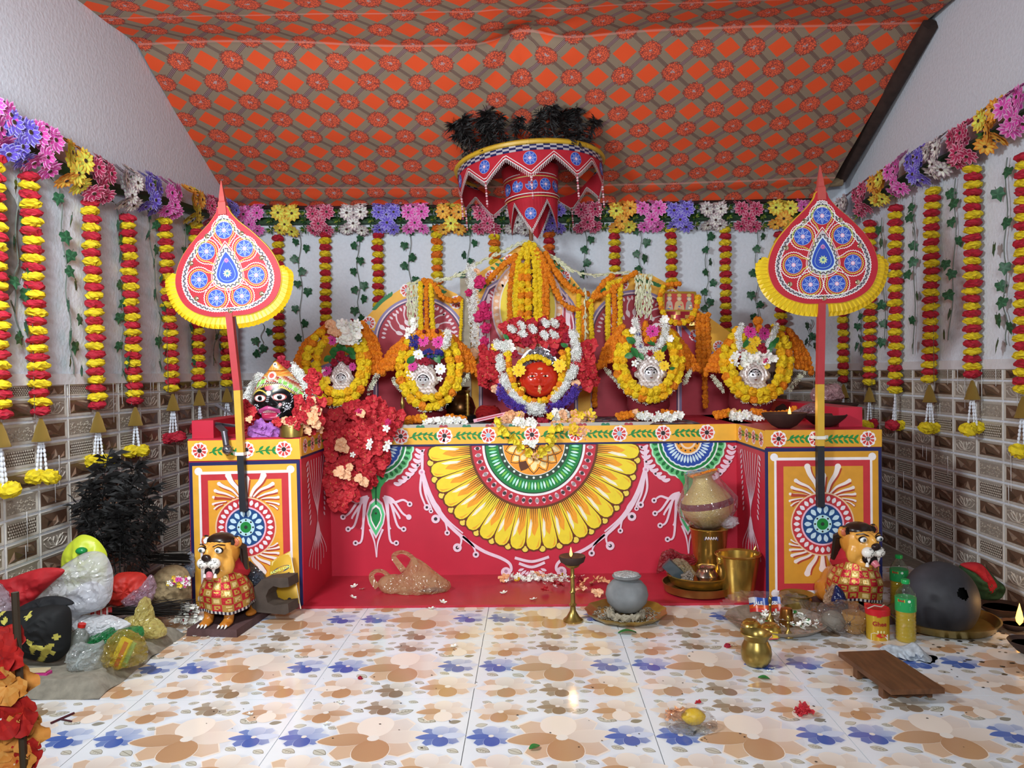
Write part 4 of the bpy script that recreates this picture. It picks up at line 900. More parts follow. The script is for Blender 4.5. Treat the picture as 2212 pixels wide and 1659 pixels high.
# ---------------------------------------------------------------- umbrella
def umbrella():
    UY = 5.19; c = P(1144, 362, UY); Rr = .478; base = Vector((P(1150, 520, UY).x, UY, ZT + .003)); t = thing('ceremonial_umbrella', 'red ceremonial umbrella with blue stars, white fringe and black feathers', 'umbrella', base)
    rel = c - base; hub = put('canopy', None, t, rel, (-.06, -.062, 0)); n = 72; PTS = 10
    def ringpt(a, z, r=Rr): return (r * math.sin(a), -r * math.cos(a), z)
    b = MB('#8e2434'); b.lathe([(.001, .05), (.25, .035), (Rr - .01, .012)], 40, col='#7c2030'); b.build('top_cloth', VC, hub)
    b = MB(); b.tube([ringpt(2 * PI * i / n, .0, Rr + .008) for i in range(n + 1)], .016, 6, '#cfa92c'); b.build('rim', mat('yellow_satin', None, .4), hub)
    b = MB()
    for i in range(n):
        a0, a1 = 2 * PI * i / n, 2 * PI * (i + 1) / n
        for j in range(3): b.add([ringpt(a0, -.012 - .013 * j, Rr + .004), ringpt(a1, -.012 - .013 * j, Rr + .004), ringpt(a1, -.025 - .013 * j, Rr + .004), ringpt(a0, -.025 - .013 * j, Rr + .004)], [(0, 3, 2, 1)], ('#26306a', '#c8ccd8')[(i + j) % 2])
    b.build('mirror_band', mat('sequin_band', None, .25, metal=.4), hub, smooth=False)
    ph = .32
    def depth_(a): s_ = ((a + ph) * PTS / (2 * PI)) % 1; return .075 + .12 * (1 - abs(2 * s_ - 1))
    b = MB(cloth_red); f = MB('#e9dede')
    for i in range(n * 2):
        a0, a1 = 2 * PI * i / (2 * n), 2 * PI * (i + 1) / (2 * n)
        b.add([ringpt(a0, -.03), ringpt(a1, -.03), ringpt(a1, -depth_(a1)), ringpt(a0, -depth_(a0))], [(0, 3, 2, 1)])
        for off in (0, -.018): f.add([ringpt(a0, -depth_(a0) - off, Rr + .003), ringpt(a1, -depth_(a1) - off, Rr + .003), ringpt(a1, -depth_(a1) - off - .006, Rr + .003), ringpt(a0, -depth_(a0) - off - .006, Rr + .003)], [(0, 3, 2, 1)])
        for q in range(2): a = a0 + (a1 - a0) * (q + .2) / 2; w = .0022 / Rr; d = depth_(a); f.add([ringpt(a - w, -d, Rr + .002), ringpt(a + w, -d, Rr + .002), ringpt(a + w * .6, -d - .03, Rr + .003), ringpt(a - w * .6, -d - .03, Rr + .003)], [(0, 3, 2, 1)])
    b.build('valance', mat('red_cloth', None, .8, var=.1, scale=20), hub, smooth=False); tag(f.build('fringe', VC, hub, smooth=False), kind='stuff')
    for k in range(PTS):
        a = (k + .5) * 2 * PI / PTS - ph; p = Paint(lambda u, v, l: ringpt(a + u / Rr, -.098 + v, Rr + .002 + l), .0006); medallion(p, 0, 0, .04, 1); p.build('medallion', VC, hub, smooth=False)
        b = MB()
        for q in range(10): b.ball((*ringpt(a, 0)[:2], -.2 - .016 * q), .0075, 6, 4, '#e2b8c0' if q % 3 else '#a83a4a')
        b.build('tassel', VC, hub)
    # inner tier
    r2 = .17; ph2 = .9
    def d2(a): s_ = ((a + ph2) * 4 / (2 * PI)) % 1; return .25 + .2 * (1 - abs(2 * s_ - 1))
    b = MB(cloth_red); f = MB('#e9dede'); m_ = 48
    for i in range(m_):
        a0, a1 = 2 * PI * i / m_, 2 * PI * (i + 1) / m_
        b.add([ringpt(a0, -.02, r2 + .02), ringpt(a1, -.02, r2 + .02), ringpt(a1, -d2(a1), r2 - .02), ringpt(a0, -d2(a0), r2 - .02)], [(0, 3, 2, 1)])
        for q in range(3): a = a0 + (a1 - a0) * q / 3; f.add([ringpt(a - .012, -d2(a), r2 - .018), ringpt(a + .012, -d2(a), r2 - .018), ringpt(a + .008, -d2(a) - .03, r2 - .018), ringpt(a - .008, -d2(a) - .03, r2 - .018)], [(0, 3, 2, 1)])
        for z in (-.09, -.11, -.22, -.24): f.add([ringpt(a0, z, r2 + .012), ringpt(a1, z, r2 + .012), ringpt(a1, z - .006, r2 + .012), ringpt(a0, z - .006, r2 + .012)], [(0, 3, 2, 1)], '#d8c070' if z in (-.11, -.24) else '#e9dede')
    b.build('inner_tier', MATS['red_cloth'], hub, smooth=False); tag(f.build('fringe', VC, hub, smooth=False), kind='stuff')
    for k, z in ((0, -.165), (.55, -.165), (-.55, -.165), (-.12, -.35), (1.1, -.165), (-1.1, -.165)):
        p = Paint(lambda u, v, l: ringpt(k + u / r2, z + v, r2 + .006 + l - (.012 if z < -.3 else 0)), .0006); medallion(p, 0, 0, .038, 1); p.build('medallion', VC, hub, smooth=False)
    # feathers
    fm_ = mat('black_feather', '#0d0b0b', .6)
    def plume(seed, L=1.0):
        rr = random.Random(seed); b = MB('#161312'); path = []; lean = rr.uniform(-.5, .5)
        for i in range(9): t_ = i / 8; path.append(Vector((lean * t_ * .6 + .1 * math.sin(t_ * 5 + seed), .25 * t_ * rr.uniform(.8, 1.2), .9 * math.sin(t_ * 1.9) * L)))
        b.tube(path, lambda t_: .012 * (1 - t_) + .003, 4)
        for i in range(130):
            t_ = rr.random(); j = min(int(t_ * 8), 7); o = path[j].lerp(path[j + 1], t_ * 8 - j); d = Vector((rr.gauss(0, 1), rr.gauss(0, 1), rr.gauss(-.1, .6))).normalized() * rr.uniform(.16, .36); s_ = d.cross(Vector((0, 1, .3))).normalized() * .011
            b.add([o - s_, o + s_, o + d * .6 + Vector((0, 0, -.02)) + s_ * .7, o + d + Vector((0, 0, -.1))], [(0, 1, 2, 3)])
        return b.mesh('feather', fm_, False)
    PL = [plume(k) for k in range(4)]
    for i, (a, s_) in enumerate(((-1.1, .2), (-.95, .24), (-.8, .2), (-.68, .26), (-.55, .23), (-.42, .25), (-.3, .18), (-.18, .17), (-.05, .17), (.12, .17), (.24, .2), (.36, .22), (.5, .25), (.62, .24), (.76, .25), (.9, .2), (-.9, .18), (.45, .28), (-.6, .28))):
        x, y, z = ringpt(a, .01, Rr - .02); put('feather', PL[i % 4], hub, (x, y, z), (R.uniform(-.2, .5), R.uniform(-.5, .5), R.uniform(-.8, .8)), scale=s_)
    b = MB('#7a5230'); b.tube([(0, 0, 0), (rel.x, 0, rel.z)], .014, 8); b.build('pole', VC, t)
umbrella()
# ================================================================ flowers used for garlands
MG_O, MG_Y, MG_L = '#e8860e', '#f2b40c', '#f0cc18'
HEADS = {}
def head(c):
    if c not in HEADS: HEADS[c] = [ruffle(c, 1, .8, seed=k + 20, seg=12, rings=7, amp=.36, dark=.32).mesh('marigold', VCM, False) for k in range(3)]
    return R.choice(HEADS[c])
def spline(pts, step):
    """points every `step` metres along a smooth curve through pts"""
    pts = [Vector(p) for p in pts]; q = []; n = len(pts)
    for i in range(n - 1):
        p0, p1, p2, p3 = pts[max(i - 1, 0)], pts[i], pts[i + 1], pts[min(i + 2, n - 1)]
        for k in range(14):
            t = k / 14; q.append(.5 * (2 * p1 + (p2 - p0) * t + (2 * p0 - 5 * p1 + 4 * p2 - p3) * t * t + (3 * p1 - p0 - 3 * p2 + p3) * t ** 3))
    q.append(pts[-1]); out = [q[0]]; d = 0
    for a, b_ in zip(q, q[1:]):
        l = (b_ - a).length
        if l < 1e-9: continue
        while d + l >= step: t = (step - d) / l; a = a.lerp(b_, t); l = (b_ - a).length; out.append(a.copy()); d = 0
        d += l
    return out
def strand(parent, pts, r, cols, step=None, jitter=.12, name='marigold'):
    base = Vector(parent.location)
    for i, p in enumerate(spline(pts, step or r * 1.35)):
        v = Vector((R.uniform(-1, 1), R.uniform(-1, .2), R.uniform(-1, 1))) * r * jitter
        put(name, head(cols[i % len(cols)]), parent, p - base + v, (R.uniform(0, 6), R.uniform(0, 6), 0), scale=r * R.uniform(.92, 1.1))
def px(pts, d): return [P(x, y, d) for x, y in pts]
def garland(lab, strands, group=None, name='marigold_garland'):
    """strands: (points, radius, colours)"""
    t = thing(name, lab, 'garland', strands[0][0][0], 0, group)
    for s_ in strands: strand(t, *s_)
    return t
def bits(b, path, rad, n, cols, size, sides=5, seed=0):
    """many tiny blossoms scattered round a path"""
    rr = random.Random(seed); q = spline(path, .012)
    for _ in range(n):
        p = rr.choice(q); u = Vector((rr.gauss(0, 1), rr.gauss(-1.1, .9), rr.gauss(.35, 1))).normalized(); c = p + u * rad * rr.uniform(.55, 1.05); s_ = size * rr.uniform(.7, 1.2); col = mixc(rr.choice(cols), '#000000', rr.random() * .05)
        a1 = u.cross(Vector((.3, .2, 1))).normalized(); a2 = u.cross(a1); o = len(b.v); b.v.append(tuple(c))
        m_ = 5
        for k in range(m_):
            w = 2 * PI * k / m_; d = a1 * math.cos(w) + a2 * math.sin(w); e = (a1 * math.cos(w + .45) + a2 * math.sin(w + .45)) * .75
            b.v += [tuple(c + d * s_ * .9 + u * s_ * .35), tuple(c + e * s_ + u * s_ * rr.uniform(.2, .6))]; b.face((o, o + 1 + 2 * k, o + 2 + 2 * k), col)
def fluffy(lab, path, rad, n, cols=('#f4f5ee', '#e4e8e0', '#ffffff'), size=.0145, name='jasmine_garland', cat='garland', parent=None, pname='blossoms', seed=None):
    b = MB(); o = path[0] if not parent else Vector(parent.location); bits(b, [Vector(p) - o for p in path], rad, n, cols, size, seed=len(lab) + n if seed is None else seed)
    if parent: return b.build(pname, VCM, parent, smooth=False)
    return b.build(name, VCM, None, o, smooth=False, label=lab, cat=cat)
def hibiscus(c, c2, seed, stamen=True, soft=False):
    rr = random.Random(seed); b = MB()
    for k in range(5):
        a = 2 * PI * k / 5 + rr.uniform(-.2, .2); n = 6; rows = []; ph_ = rr.uniform(0, 6); tl_ = rr.uniform(-.25, .45); L_ = rr.uniform(.8, 1.1)
        for j in range(5):
            t = (j + .15) / 4.15; row = []
            for i in range(n + 1):
                u = i / n * 2 - 1; w = .07 + .5 * math.sin(min(1, t * 1.1) * 2.1) ; X_, Y_ = rotv((L_ * t * (1 - .42 * u * u * t), u * w), a); row.append((X_, Y_, (.55 + tl_) * t - .4 * t * t + rr.uniform(-.08, .1) * t + .17 * math.sin(u * 5 + ph_) * t * t))
            rows.append(row)
        o = len(b.v); b.v += [v for r_ in rows for v in r_]
        for j in range(4):
            for i in range(n): b.face((o + j * (n + 1) + i, o + j * (n + 1) + i + 1, o + (j + 1) * (n + 1) + i + 1, o + (j + 1) * (n + 1) + i), mixc(c, c2, rr.random() * .6 + (.3 if j == 0 else 0)))
    if stamen:
        b.tube([(0, 0, 0), (.06, .03, .4), (.1, .02, .75)], .03, 4, c2)
        for k in range(7): b.ball((.1 + rr.uniform(-.07, .07), rr.uniform(-.07, .07), .6 + rr.uniform(0, .18)), .03, 4, 3, '#e8c060')
    return b.mesh('hibiscus', VCM, soft)
def five(c, ctr, w=.42, cup=.25, n=5):
    b = MB()
    for k in range(n):
        a = 2 * PI * k / n; pts = []
        for x, y in ((.08, 0), (.45, -w * .7), (.85, -w * .6), (1, 0), (.85, w * .6), (.45, w * .7)): X_, Y_ = rotv((x, y), a); pts.append((X_, Y_, cup * x * x))
        b.poly(pts, jit(c, .08))
    b.ball((0, 0, .06), .14, 6, 4, ctr); return b.mesh('blossom', VCM, False)
def leafm():
    b = MB(); pts = []
    for i in range(7):
        t = i / 6; w = .32 * math.sin(PI * min(1, t * .93 + .05)) ** .8; pts.append((t - .5, w, .12 * math.sin(PI * t)))
    n = 7; b.v = [(x, y, z + .06) for x, y, z in pts] + [(x, 0, z) for x, y, z in pts] + [(x, -y, z + .06) for x, y, z in pts]
    for i in range(6): b.face((i, i + 1, n + i + 1, n + i), '#2f7a3a'); b.face((n + i, n + i + 1, 2 * n + i + 1, 2 * n + i), '#276a33')
    return b.mesh('leaf', mat('fresh_leaf', None, .4, var=.12, scale=10))
K = {'hib': hibiscus('#c0202c', '#860f1c', 1), 'hib2': hibiscus('#bc1e2c', '#d8484c', 2), 'pea': hibiscus('#f0b98c', '#e89868', 3), 'pea2': hibiscus('#f4c8a0', '#eaa878', 4, False),
     'car': ruffle('#a81834', .95, .7, 5, 14, 8, .55, .45).mesh('carnation', VCM, False), 'carp': ruffle('#d2286a', .95, .7, 6, 14, 8, .55, .4).mesh('carnation', VCM, False),
     'gp': gerbera('#d0288a', '#e46ab0', '#5a1230', 8), 'gy': gerbera('#f4c41c', '#f8dc4a', '#c89018', 9), 'gw': gerbera('#f6f8f2', '#ffffff', '#e4d060', 10), 'wh': five('#f6f6f0', '#e8e4b0'), 'pur': five('#5a3aa8', '#8a6ad0', .5, .4),
     'nav': five('#2a2a80', '#4a4ab0', .45, .5), 'yel': five('#f0d03a', '#e0b020', .5, .7), 'ros': ruffle('#7a1024', .7, 1, 11, 10, 6, .2, .4).mesh('rosebud', VCM, False), 'leaf': leafm(), 'vio': five('#b06ac0', '#6a2a80', .5, .5), 'whp': five('#fbf8f0', '#f4e8d0', .5, .6, 6)}
def blooms(parent, d, items):
    """items: (kind, x, y, radius in px); each faces the room with a little spread"""
    base = Vector(parent.location)
    for it in items:
        k, x, y, r = it[:4]; dd = d - (it[4] if len(it) > 4 else 0); q = Vector((R.uniform(-.5, .5), -1, R.uniform(-.3, .6))).to_track_quat('Z', 'Y').to_euler()
        if k == 'leaf': q = Euler((PI / 2 + R.uniform(-.5, .5), R.uniform(-1.2, 1.2), R.uniform(-.3, .3)))
        nm = K[k].name.split('.')[0]; put(nm, K[k], parent, P(x, y, dd) - base, q, scale=r * dd / F * (1.8 if k == 'leaf' else 1))
def heap(parent, d, kinds, x0, x1, y0, y1, n, r, dd=.05, shape=None):
    it = []
    while len(it) < n:
        x, y = R.uniform(x0, x1), R.uniform(y0, y1)
        if shape and not shape((x - x0) / (x1 - x0), (y - y0) / (y1 - y0)): continue
        it.append((R.choice(kinds), x, y, r * R.uniform(.8, 1.2), R.uniform(0, dd)))
    blooms(parent, d, it)
# ================================================================ silver masks
silver = mat('silver_relief', None, .36, metal=.3, bump=.1, scale=180)
def interp(tab, v):
    for (a, x), (b_, y) in zip(tab, tab[1:]):
        if a >= v >= b_: t = (a - v) / (a - b_ or 1); return x + (y - x) * t
    return tab[-1][1]
HW = [(1, .04), (.9, .16), (.72, .32), (.5, .56), (.3, .68), (.1, .7), (.02, .78), (-.12, .86), (-.3, .84), (-.42, .64), (-.55, .6), (-.68, .72), (-.85, .84), (-1, .86)]
def g(x, y, cx, cy, sx, sy): return math.exp(-((x - cx) / sx) ** 2 - ((y - cy) / sy) ** 2)
def mask_h(x, z):
    h = .3 * (1 - .5 * x * x) * (1 - .35 * z * z)
    rf = math.hypot(x / .36, (z + .18) / .36)
    h += .24 * max(0, 1 - rf * rf) if rf < 1 else 0
    h += .1 * math.exp(-((math.hypot(x / .46, (z + .16) / .5) - 1) / .09) ** 2) * (z > -.45)
    h += .07 * math.exp(-((math.hypot(x / .62, (z + .12) / .68) - 1) / .07) ** 2) * (z > -.3)
    h += .1 * g(x, z, 0, -.2, .05, .12) + .04 * g(x, z, 0, -.36, .1, .04) + .03 * (g(x, z, .14, -.24, .09, .08) + g(x, z, -.14, -.24, .09, .08)) - .05 * (g(x, z, .15, -.1, .08, .05) + g(x, z, -.15, -.1, .08, .05))
    h += .2 * (g(x, z, .7, -.18, .11, .11) + g(x, z, -.7, -.18, .11, .11))
    h += .12 * g(x, z, 0, .72, .12, .16) + .08 * (g(x, z, .27, .42, .1, .14) + g(x, z, -.27, .42, .1, .14)) + .05 * math.sin(x * 22) * math.sin(z * 17) * (z > .35)
    h += .06 * math.sin(z * 30) * (z < -.55) + .1 * (g(x, z, .5, -.8, .2, .12) + g(x, z, -.5, -.8, .2, .12))
    return h
def mask_c(x, z):
    ax = abs(x)
    rf = math.hypot(x / .36, (z + .18) / .36)
    if rf < 1:
        if .86 < rf and z > -.15: return '#1a1a1e'
        if math.hypot((ax - .15) / .1, (z + .12) / .045) < 1: return '#15151a' if abs(ax - .15) < .045 else '#f2f2f2'
        if abs(z + .02 - .05 * math.sin((ax - .04) * 9)) < .022 and .05 < ax < .27: return '#18181c'
        if x * x + (z - .03) ** 2 < .0012: return '#5a1a1a'
        if math.hypot(x / .08, (z + .37) / .028) < 1: return '#8a4a48'
        return '#d4d4d8'
    return '#eee6e2' if (int(x * 14) + int(z * 11)) % 3 else '#c4b4b0'
def silver_mask(lab, cx, top, bot, d, tilt=0):
    h = (bot - top) / 2 * d / F * 1.15; w = h * .96; c = P(cx, (top + bot) / 2, d); b = MB()
    def pt(u, v): z = 1 - 2 * v; x = (2 * u - 1) * interp(HW, z); e = (1 - (2 * u - 1) ** 8); return (x * w, -mask_h(x, z) * h * .62 * e, z * h)
    b.grid(54, 64, pt, colf=lambda u, v: mask_c((2 * u - 1) * interp(HW, 1 - 2 * v), 1 - 2 * v))
    t = thing('silver_mask', lab, 'mask', c, 0, 'silver deity masks'); t.rotation_euler = (0, tilt, 0); b.build('face', silver, t)
    b = MB('#8a8688'); b.box((0, .012, -.1 * h), (w * 1.1, .012, h * 1.6)); b.build('backing', mat('dull_silver', None, .5, metal=.8), t)
DI = 4.82
def pot(lab, cx, cy_top, d, w=52):
    c = P(cx, 905, d); zt = P(cx, cy_top, d).z - ZT; k = w * d / F; t = thing('idol_stand', lab, 'stand', (c.x, d + .08, ZT + .006), 0, 'cloth wrapped idol stands')
    b = MB('#7c1c28'); b.lathe([(k * .75, .03), (k * .9, .08), (k * .85, zt * .45), (k * .6, zt * .7), (k * .5, zt), (.001, zt + .01)], 22, ripple=lambda a, j: 1 + .03 * math.sin(a * 11)); b.build('body', MATS['red_cloth'], t)
    b = MB('#b01e34'); b.lathe([(k * 1.15, 0), (k * 1.25, .015), (k * 1.15, .035), (k * .6, .045)], 24, ripple=lambda a, j: 1 + .04 * math.sin(a * 7)); b.build('cushion', MATS['red_cloth'], t)
def ell(cx, cy, rx, ry, d, a0=-58, a1=238, n=18, dy=.05):
    o = []
    for i in range(n + 1):
        a = A(a0 + (a1 - a0) * i / n); o.append(P(cx + rx * math.cos(a), cy + ry * math.sin(a), d - dy * max(0, math.sin(a))))
    return o
def m2px(n_px, d=DI): return n_px * d / F
idols = (('leftmost silver masked idol', 738, 784, 841, (728, 787, 65, 82), (732, 787, 48, 65)), ('silver masked idol left of the red faced idol', 915, 781, 851, (928, 796, 64, 83), (928, 796, 46, 65)),
         ('silver masked idol right of the red faced idol', 1405, 763, 837, (1402, 781, 69, 80), (1402, 781, 55, 66)), ('rightmost silver masked idol', 1629, 768, 841, (1635, 781, 71, 82), (1635, 781, 54, 68)))
for lab, cx, tp, bt, o, i_ in idols:
    silver_mask('embossed silver face mask of the ' + lab, cx, tp, bt, DI - .09)
    pot('red cloth wrapped stand under the ' + lab, cx, tp + 10, DI)
    garland('yellow double marigold garland looped round the ' + lab, [(ell(*o, DI - .06), m2px(11), (MG_L, MG_Y, MG_L, MG_L, MG_O)), (ell(*i_, DI - .085), m2px(10.5), (MG_Y, MG_L, MG_L))], 'looped marigold garlands of the silver idols')
    q = [p for p in ell(o[0], o[1] + 4, o[2] + 2, o[3] + 5, DI - .05, 25, 155, 12)]
    fluffy('white bud fringe under the ' + lab, q, .012, 70, ('#f0f2dc', '#e2e8c8', '#fafaf0'), .013, 'bud_fringe')
def sides(lab, L, Rr, r=7.4, k=3):
    st = []
    for pts, sg in ((L, -1), (Rr, 1)):
        for j in range(k): st.append(([P(x + sg * j * 10.5 * (.35 + .65 * i / (len(pts) - 1)), y + j * 3.5, DI - .03 + .015 * j) for i, (x, y) in enumerate(pts)], m2px(r), (MG_O, '#e07c10')))
    garland(lab, st, 'orange marigold bunches beside the silver idols')
sides('orange marigold bunch beside the leftmost silver mask', [(708, 703), (678, 735), (662, 800)], [(783, 700), (793, 735), (796, 805)], 7.6, 4)
sides('orange marigold bunch beside the second silver mask', [(880, 728), (862, 752), (846, 800)], [(978, 728), (994, 755), (1000, 800)], 7, 4)
sides('orange marigold bunch beside the third silver mask', [(1345, 705), (1330, 740), (1326, 785)], [(1450, 715), (1468, 752), (1478, 795)], 7, 4)
sides('orange marigold bunch beside the rightmost silver mask', [(1583, 735), (1564, 758), (1556, 800)], [(1702, 715), (1716, 745), (1722, 797)], 7.4, 4)
def dressing(lab, x, y, d): return thing('flower_dressing', lab, 'flowers', P(x, y, d))
d_ = DI - .1
t = dressing('white, peach and red blossoms crowning the leftmost silver mask', 740, 740, d_)
heap(t, d_, ['whp', 'whp', 'wh'], 732, 775, 695, 740, 26, 10, .04); heap(t, d_, ['pea2'], 708, 742, 698, 730, 7, 12, .03)
for _ in range(16): blooms(t, d_ + .02, [('leaf', R.uniform(708, 770), R.uniform(748, 780), 12)])
blooms(t, d_, [('gp', 718, 735, 12), ('car', 736, 770, 12), ('car', 722, 783, 9), ('gp', 706, 802, 13), ('gp', 762, 792, 10), ('gy', 703, 822, 13), ('ros', 760, 692, 6), ('leaf', 775, 732, 10), ('gw', 699, 806, 9), ('car', 748, 778, 8)])
t = dressing('pink gerberas with navy and white blossoms crowning the second silver mask', 930, 745, d_)
heap(t, d_ + .02, ['whp'], 880, 900, 690, 730, 8, 7, .02)
strand(t, px([(902, 742), (905, 722), (930, 716), (952, 722), (958, 742)], d_ + .02), m2px(8), (MG_O,)); strand(t, px([(915, 728), (945, 726)], d_), m2px(9), (MG_O,))
for x in (920, 936, 952): blooms(t, d_ + .03, [('leaf', x, 770, 12)])
blooms(t, d_ - .02, [('gp', 914, 736, 14), ('gp', 947, 739, 15), ('ros', 916, 716, 6), ('ros', 944, 715, 7), ('gw', 904, 766, 13), ('gw', 951, 797, 13), ('car', 921, 781, 10), ('car', 910, 781, 8), ('gp', 892, 792, 12), ('leaf', 888, 776, 13), ('leaf', 945, 776, 12), ('wh', 885, 808, 9), ('wh', 890, 815, 8), ('wh', 950, 818, 7)])
heap(t, d_ - .02, ['nav'], 885, 900, 728, 752, 14, 5, .02); heap(t, d_ - .02, ['nav'], 916, 956, 757, 770, 22, 5, .02)
fluffy('j2', px([(968, 716), (966, 735), (958, 752)], d_ - .02), .022, 130, parent=t)
t = dressing('white jasmine collar with a pink gerbera on the third silver mask', 1405, 725, d_)
fluffy('j4', px([(1372, 692), (1376, 715), (1380, 745), (1392, 758), (1412, 756), (1428, 742), (1437, 715), (1432, 692)], d_ - .01), .024, 520, parent=t)
strand(t, px([(1395, 700), (1392, 722), (1408, 732), (1420, 722)], d_ + .01), m2px(8), (MG_O,)); strand(t, px([(1400, 735), (1416, 734)], d_ - .02), m2px(8), (MG_O,))
blooms(t, d_ - .03, [('gp', 1409, 716, 15), ('gy', 1424, 768, 14), ('gy', 1435, 790, 12), ('car', 1404, 762, 8), ('ros', 1405, 696, 7), ('leaf', 1363, 735, 13), ('leaf', 1370, 762, 14), ('leaf', 1360, 768, 12), ('leaf', 1405, 741, 12), ('leaf', 1434, 752, 10), ('nav', 1379, 722, 5), ('nav', 1384, 748, 5), ('nav', 1416, 752, 4), ('wh', 1372, 785, 9), ('wh', 1380, 776, 9), ('car', 1370, 798, 6), ('leaf', 1452, 795, 7), ('whp', 1447, 732, 9), ('whp', 1368, 715, 9), ('whp', 1436, 690, 10), ('leaf', 1385, 770, 10)])
t = dressing('pink gerberas and yellow daisies crowning the rightmost silver mask', 1630, 735, d_)
fluffy('j5a', px([(1600, 705), (1595, 730), (1597, 755)], d_), .02, 170, parent=t); fluffy('j5b', px([(1675, 705), (1668, 730), (1656, 748)], d_), .02, 170, parent=t)
strand(t, px([(1636, 695), (1640, 712)], d_ + .01), m2px(11), (MG_O,)); strand(t, px([(1608, 712), (1606, 728)], d_ + .02), m2px(8), (MG_Y,))
blooms(t, d_ - .02, [('gp', 1620, 717, 15), ('gp', 1650, 720, 16), ('gy', 1630, 736, 15), ('gy', 1623, 753, 15), ('car', 1645, 751, 11), ('car', 1650, 757, 8), ('ros', 1658, 705, 8), ('ros', 1622, 702, 7), ('leaf', 1610, 742, 11), ('leaf', 1668, 745, 12), ('leaf', 1675, 735, 11), ('leaf', 1662, 756, 10), ('carp', 1654, 778, 8), ('gy', 1657, 791, 7), ('gy', 1600, 794, 6)])
heap(t, d_ - .01, ['wh', 'whp'], 1585, 1620, 764, 788, 14, 10, .02); heap(t, d_ - .01, ['wh', 'whp'], 1632, 1672, 762, 785, 14, 9, .02)
# small tuberose tips hanging below the orange bunches
for k, (x0, y0, x1, y1, lab) in enumerate(((1012, 812, 978, 850, 'white bud tip right of the second silver mask'), (850, 820, 872, 850, 'white bud tip left of the second silver mask'), (815, 812, 795, 850, 'white bud tip right of the leftmost silver mask'), (1310, 798, 1340, 835, 'white bud tip left of the third silver mask'), (1490, 800, 1478, 830, 'white bud tip right of the third silver mask'), (1540, 815, 1565, 848, 'white bud tip left of the rightmost silver mask'), (1735, 806, 1700, 848, 'white bud tip right of the rightmost silver mask'))):
    t = fluffy(lab, px([(x0, y0), (x1, y1)], DI - .04), .012, 45, ('#f0f2dc', '#e4ead0'), .014, 'bud_tip')
# ================================================================ central red faced idol
DC = 4.74
def red_face():
    c = P(1164, 818, DC - .06); w, h = m2px(41, DC), m2px(38, DC); b = MB()
    def hh(x, z): 
        r2 = x * x + z * z; y = .75 * math.sqrt(max(0, 1 - r2 * .96))
        return y + .16 * g(x, z, 0, -.08, .12, .2) + .07 * g(x, z, 0, -.36, .25, .08) + .07 * g(x, z, 0, -.55, .25, .06) + .05 * (g(x, z, .42, -.22, .22, .2) + g(x, z, -.42, -.22, .22, .2)) - .08 * (g(x, z, .33, .16, .16, .08) + g(x, z, -.33, .16, .16, .08)) + .05 * (g(x, z, .33, .32, .2, .05) + g(x, z, -.33, .32, .2, .05)) + .03 * g(x, z, 0, -.78, .25, .12)
    def cc(x, z):
        ax = abs(x)
        if math.hypot((ax - .34) / .13, (z - .15) / .055) < 1: return '#2a1010' if abs(ax - .34) < .06 else '#d8b8a0'
        if math.hypot((x - .07) / .15, (z - .55) / .07) < 1: return '#c8926a'
        if math.hypot((x - .02) / .09, (z + .56) / .22) < 1: return '#d8a868'
        if math.hypot(x / .3, (z + .42) / .06) < 1: return '#a01808'
        return '#c4301c'
    def pt(u, v): a = 2 * PI * u; r = v; x, z = r * math.cos(a), r * math.sin(a); return (x * w, -hh(x, z) * w * .8, z * h * (1 + .04 * (z < 0)))
    b.grid(56, 24, pt, colf=lambda u, v: cc(v * math.cos(2 * PI * u), v * math.sin(2 * PI * u)))
    t = thing('red_idol_face', 'glossy vermilion idol face with golden tongue at the altar centre', 'idol', c)
    b.build('face', mat('vermilion_lacquer', None, .16, var=.05, scale=20, coat=.3), t)
    b = MB('#b8842c')
    for sg in (-1, 1):
        b.ball((sg * w * 1.02, -.01, -.28 * h), (w * .16, w * .16, h * .2), 10, 8); b.lathe([(w * .2, 0), (w * .2, .012), (w * .12, .014), (w * .1, .003)], 14, (sg * w * .88, -.03, -.62 * h), Matrix.Rotation(PI / 2, 3, 'X'))
    b.build('earrings', mat('old_gold', None, .25, metal=.9), t)
    b = MB('#8a1626'); b.lathe([(.16, ZT - c.z + .004), (.18, ZT - c.z + .06), (.15, -.05), (.12, .1), (.001, .14)], 22, (0, .3, 0)); b.build('body', MATS['red_cloth'], t)
    b = MB(); rr = random.Random(4)
    b.add([(m2px(47, DC) * math.sin(a), .004, h * .2 + m2px(60, DC) * math.cos(a)) for a in (-1.25 + .125 * i for i in range(21))], [range(21)], '#8c8a92')
    for _ in range(620):
        u, v = rr.uniform(-1, 1), rr.random(); x = u * m2px(47, DC) * (1 - .25 * v); z = h * .86 + v * m2px(34, DC) * (1 - .55 * u * u) - .35 * h * u * u; q = rr.uniform(.006, .012)
        n1 = Vector((rr.gauss(0, 1), rr.gauss(-1, 1), rr.gauss(0, 1))).normalized(); a1 = n1.cross(Vector((.2, .9, .3))).normalized() * q; a2 = n1.cross(a1.normalized()) * q; o = Vector((x, -.03 + .03 * rr.random(), z)); b.add([o - a1, o - a2, o + a1, o + a2], [(0, 1, 2, 3)], mixc('#d8d4dc', '#8a8890', rr.random()))
    b.build('crown', mat('silver_tinsel', None, .25, metal=.7), t, smooth=False)
red_face()
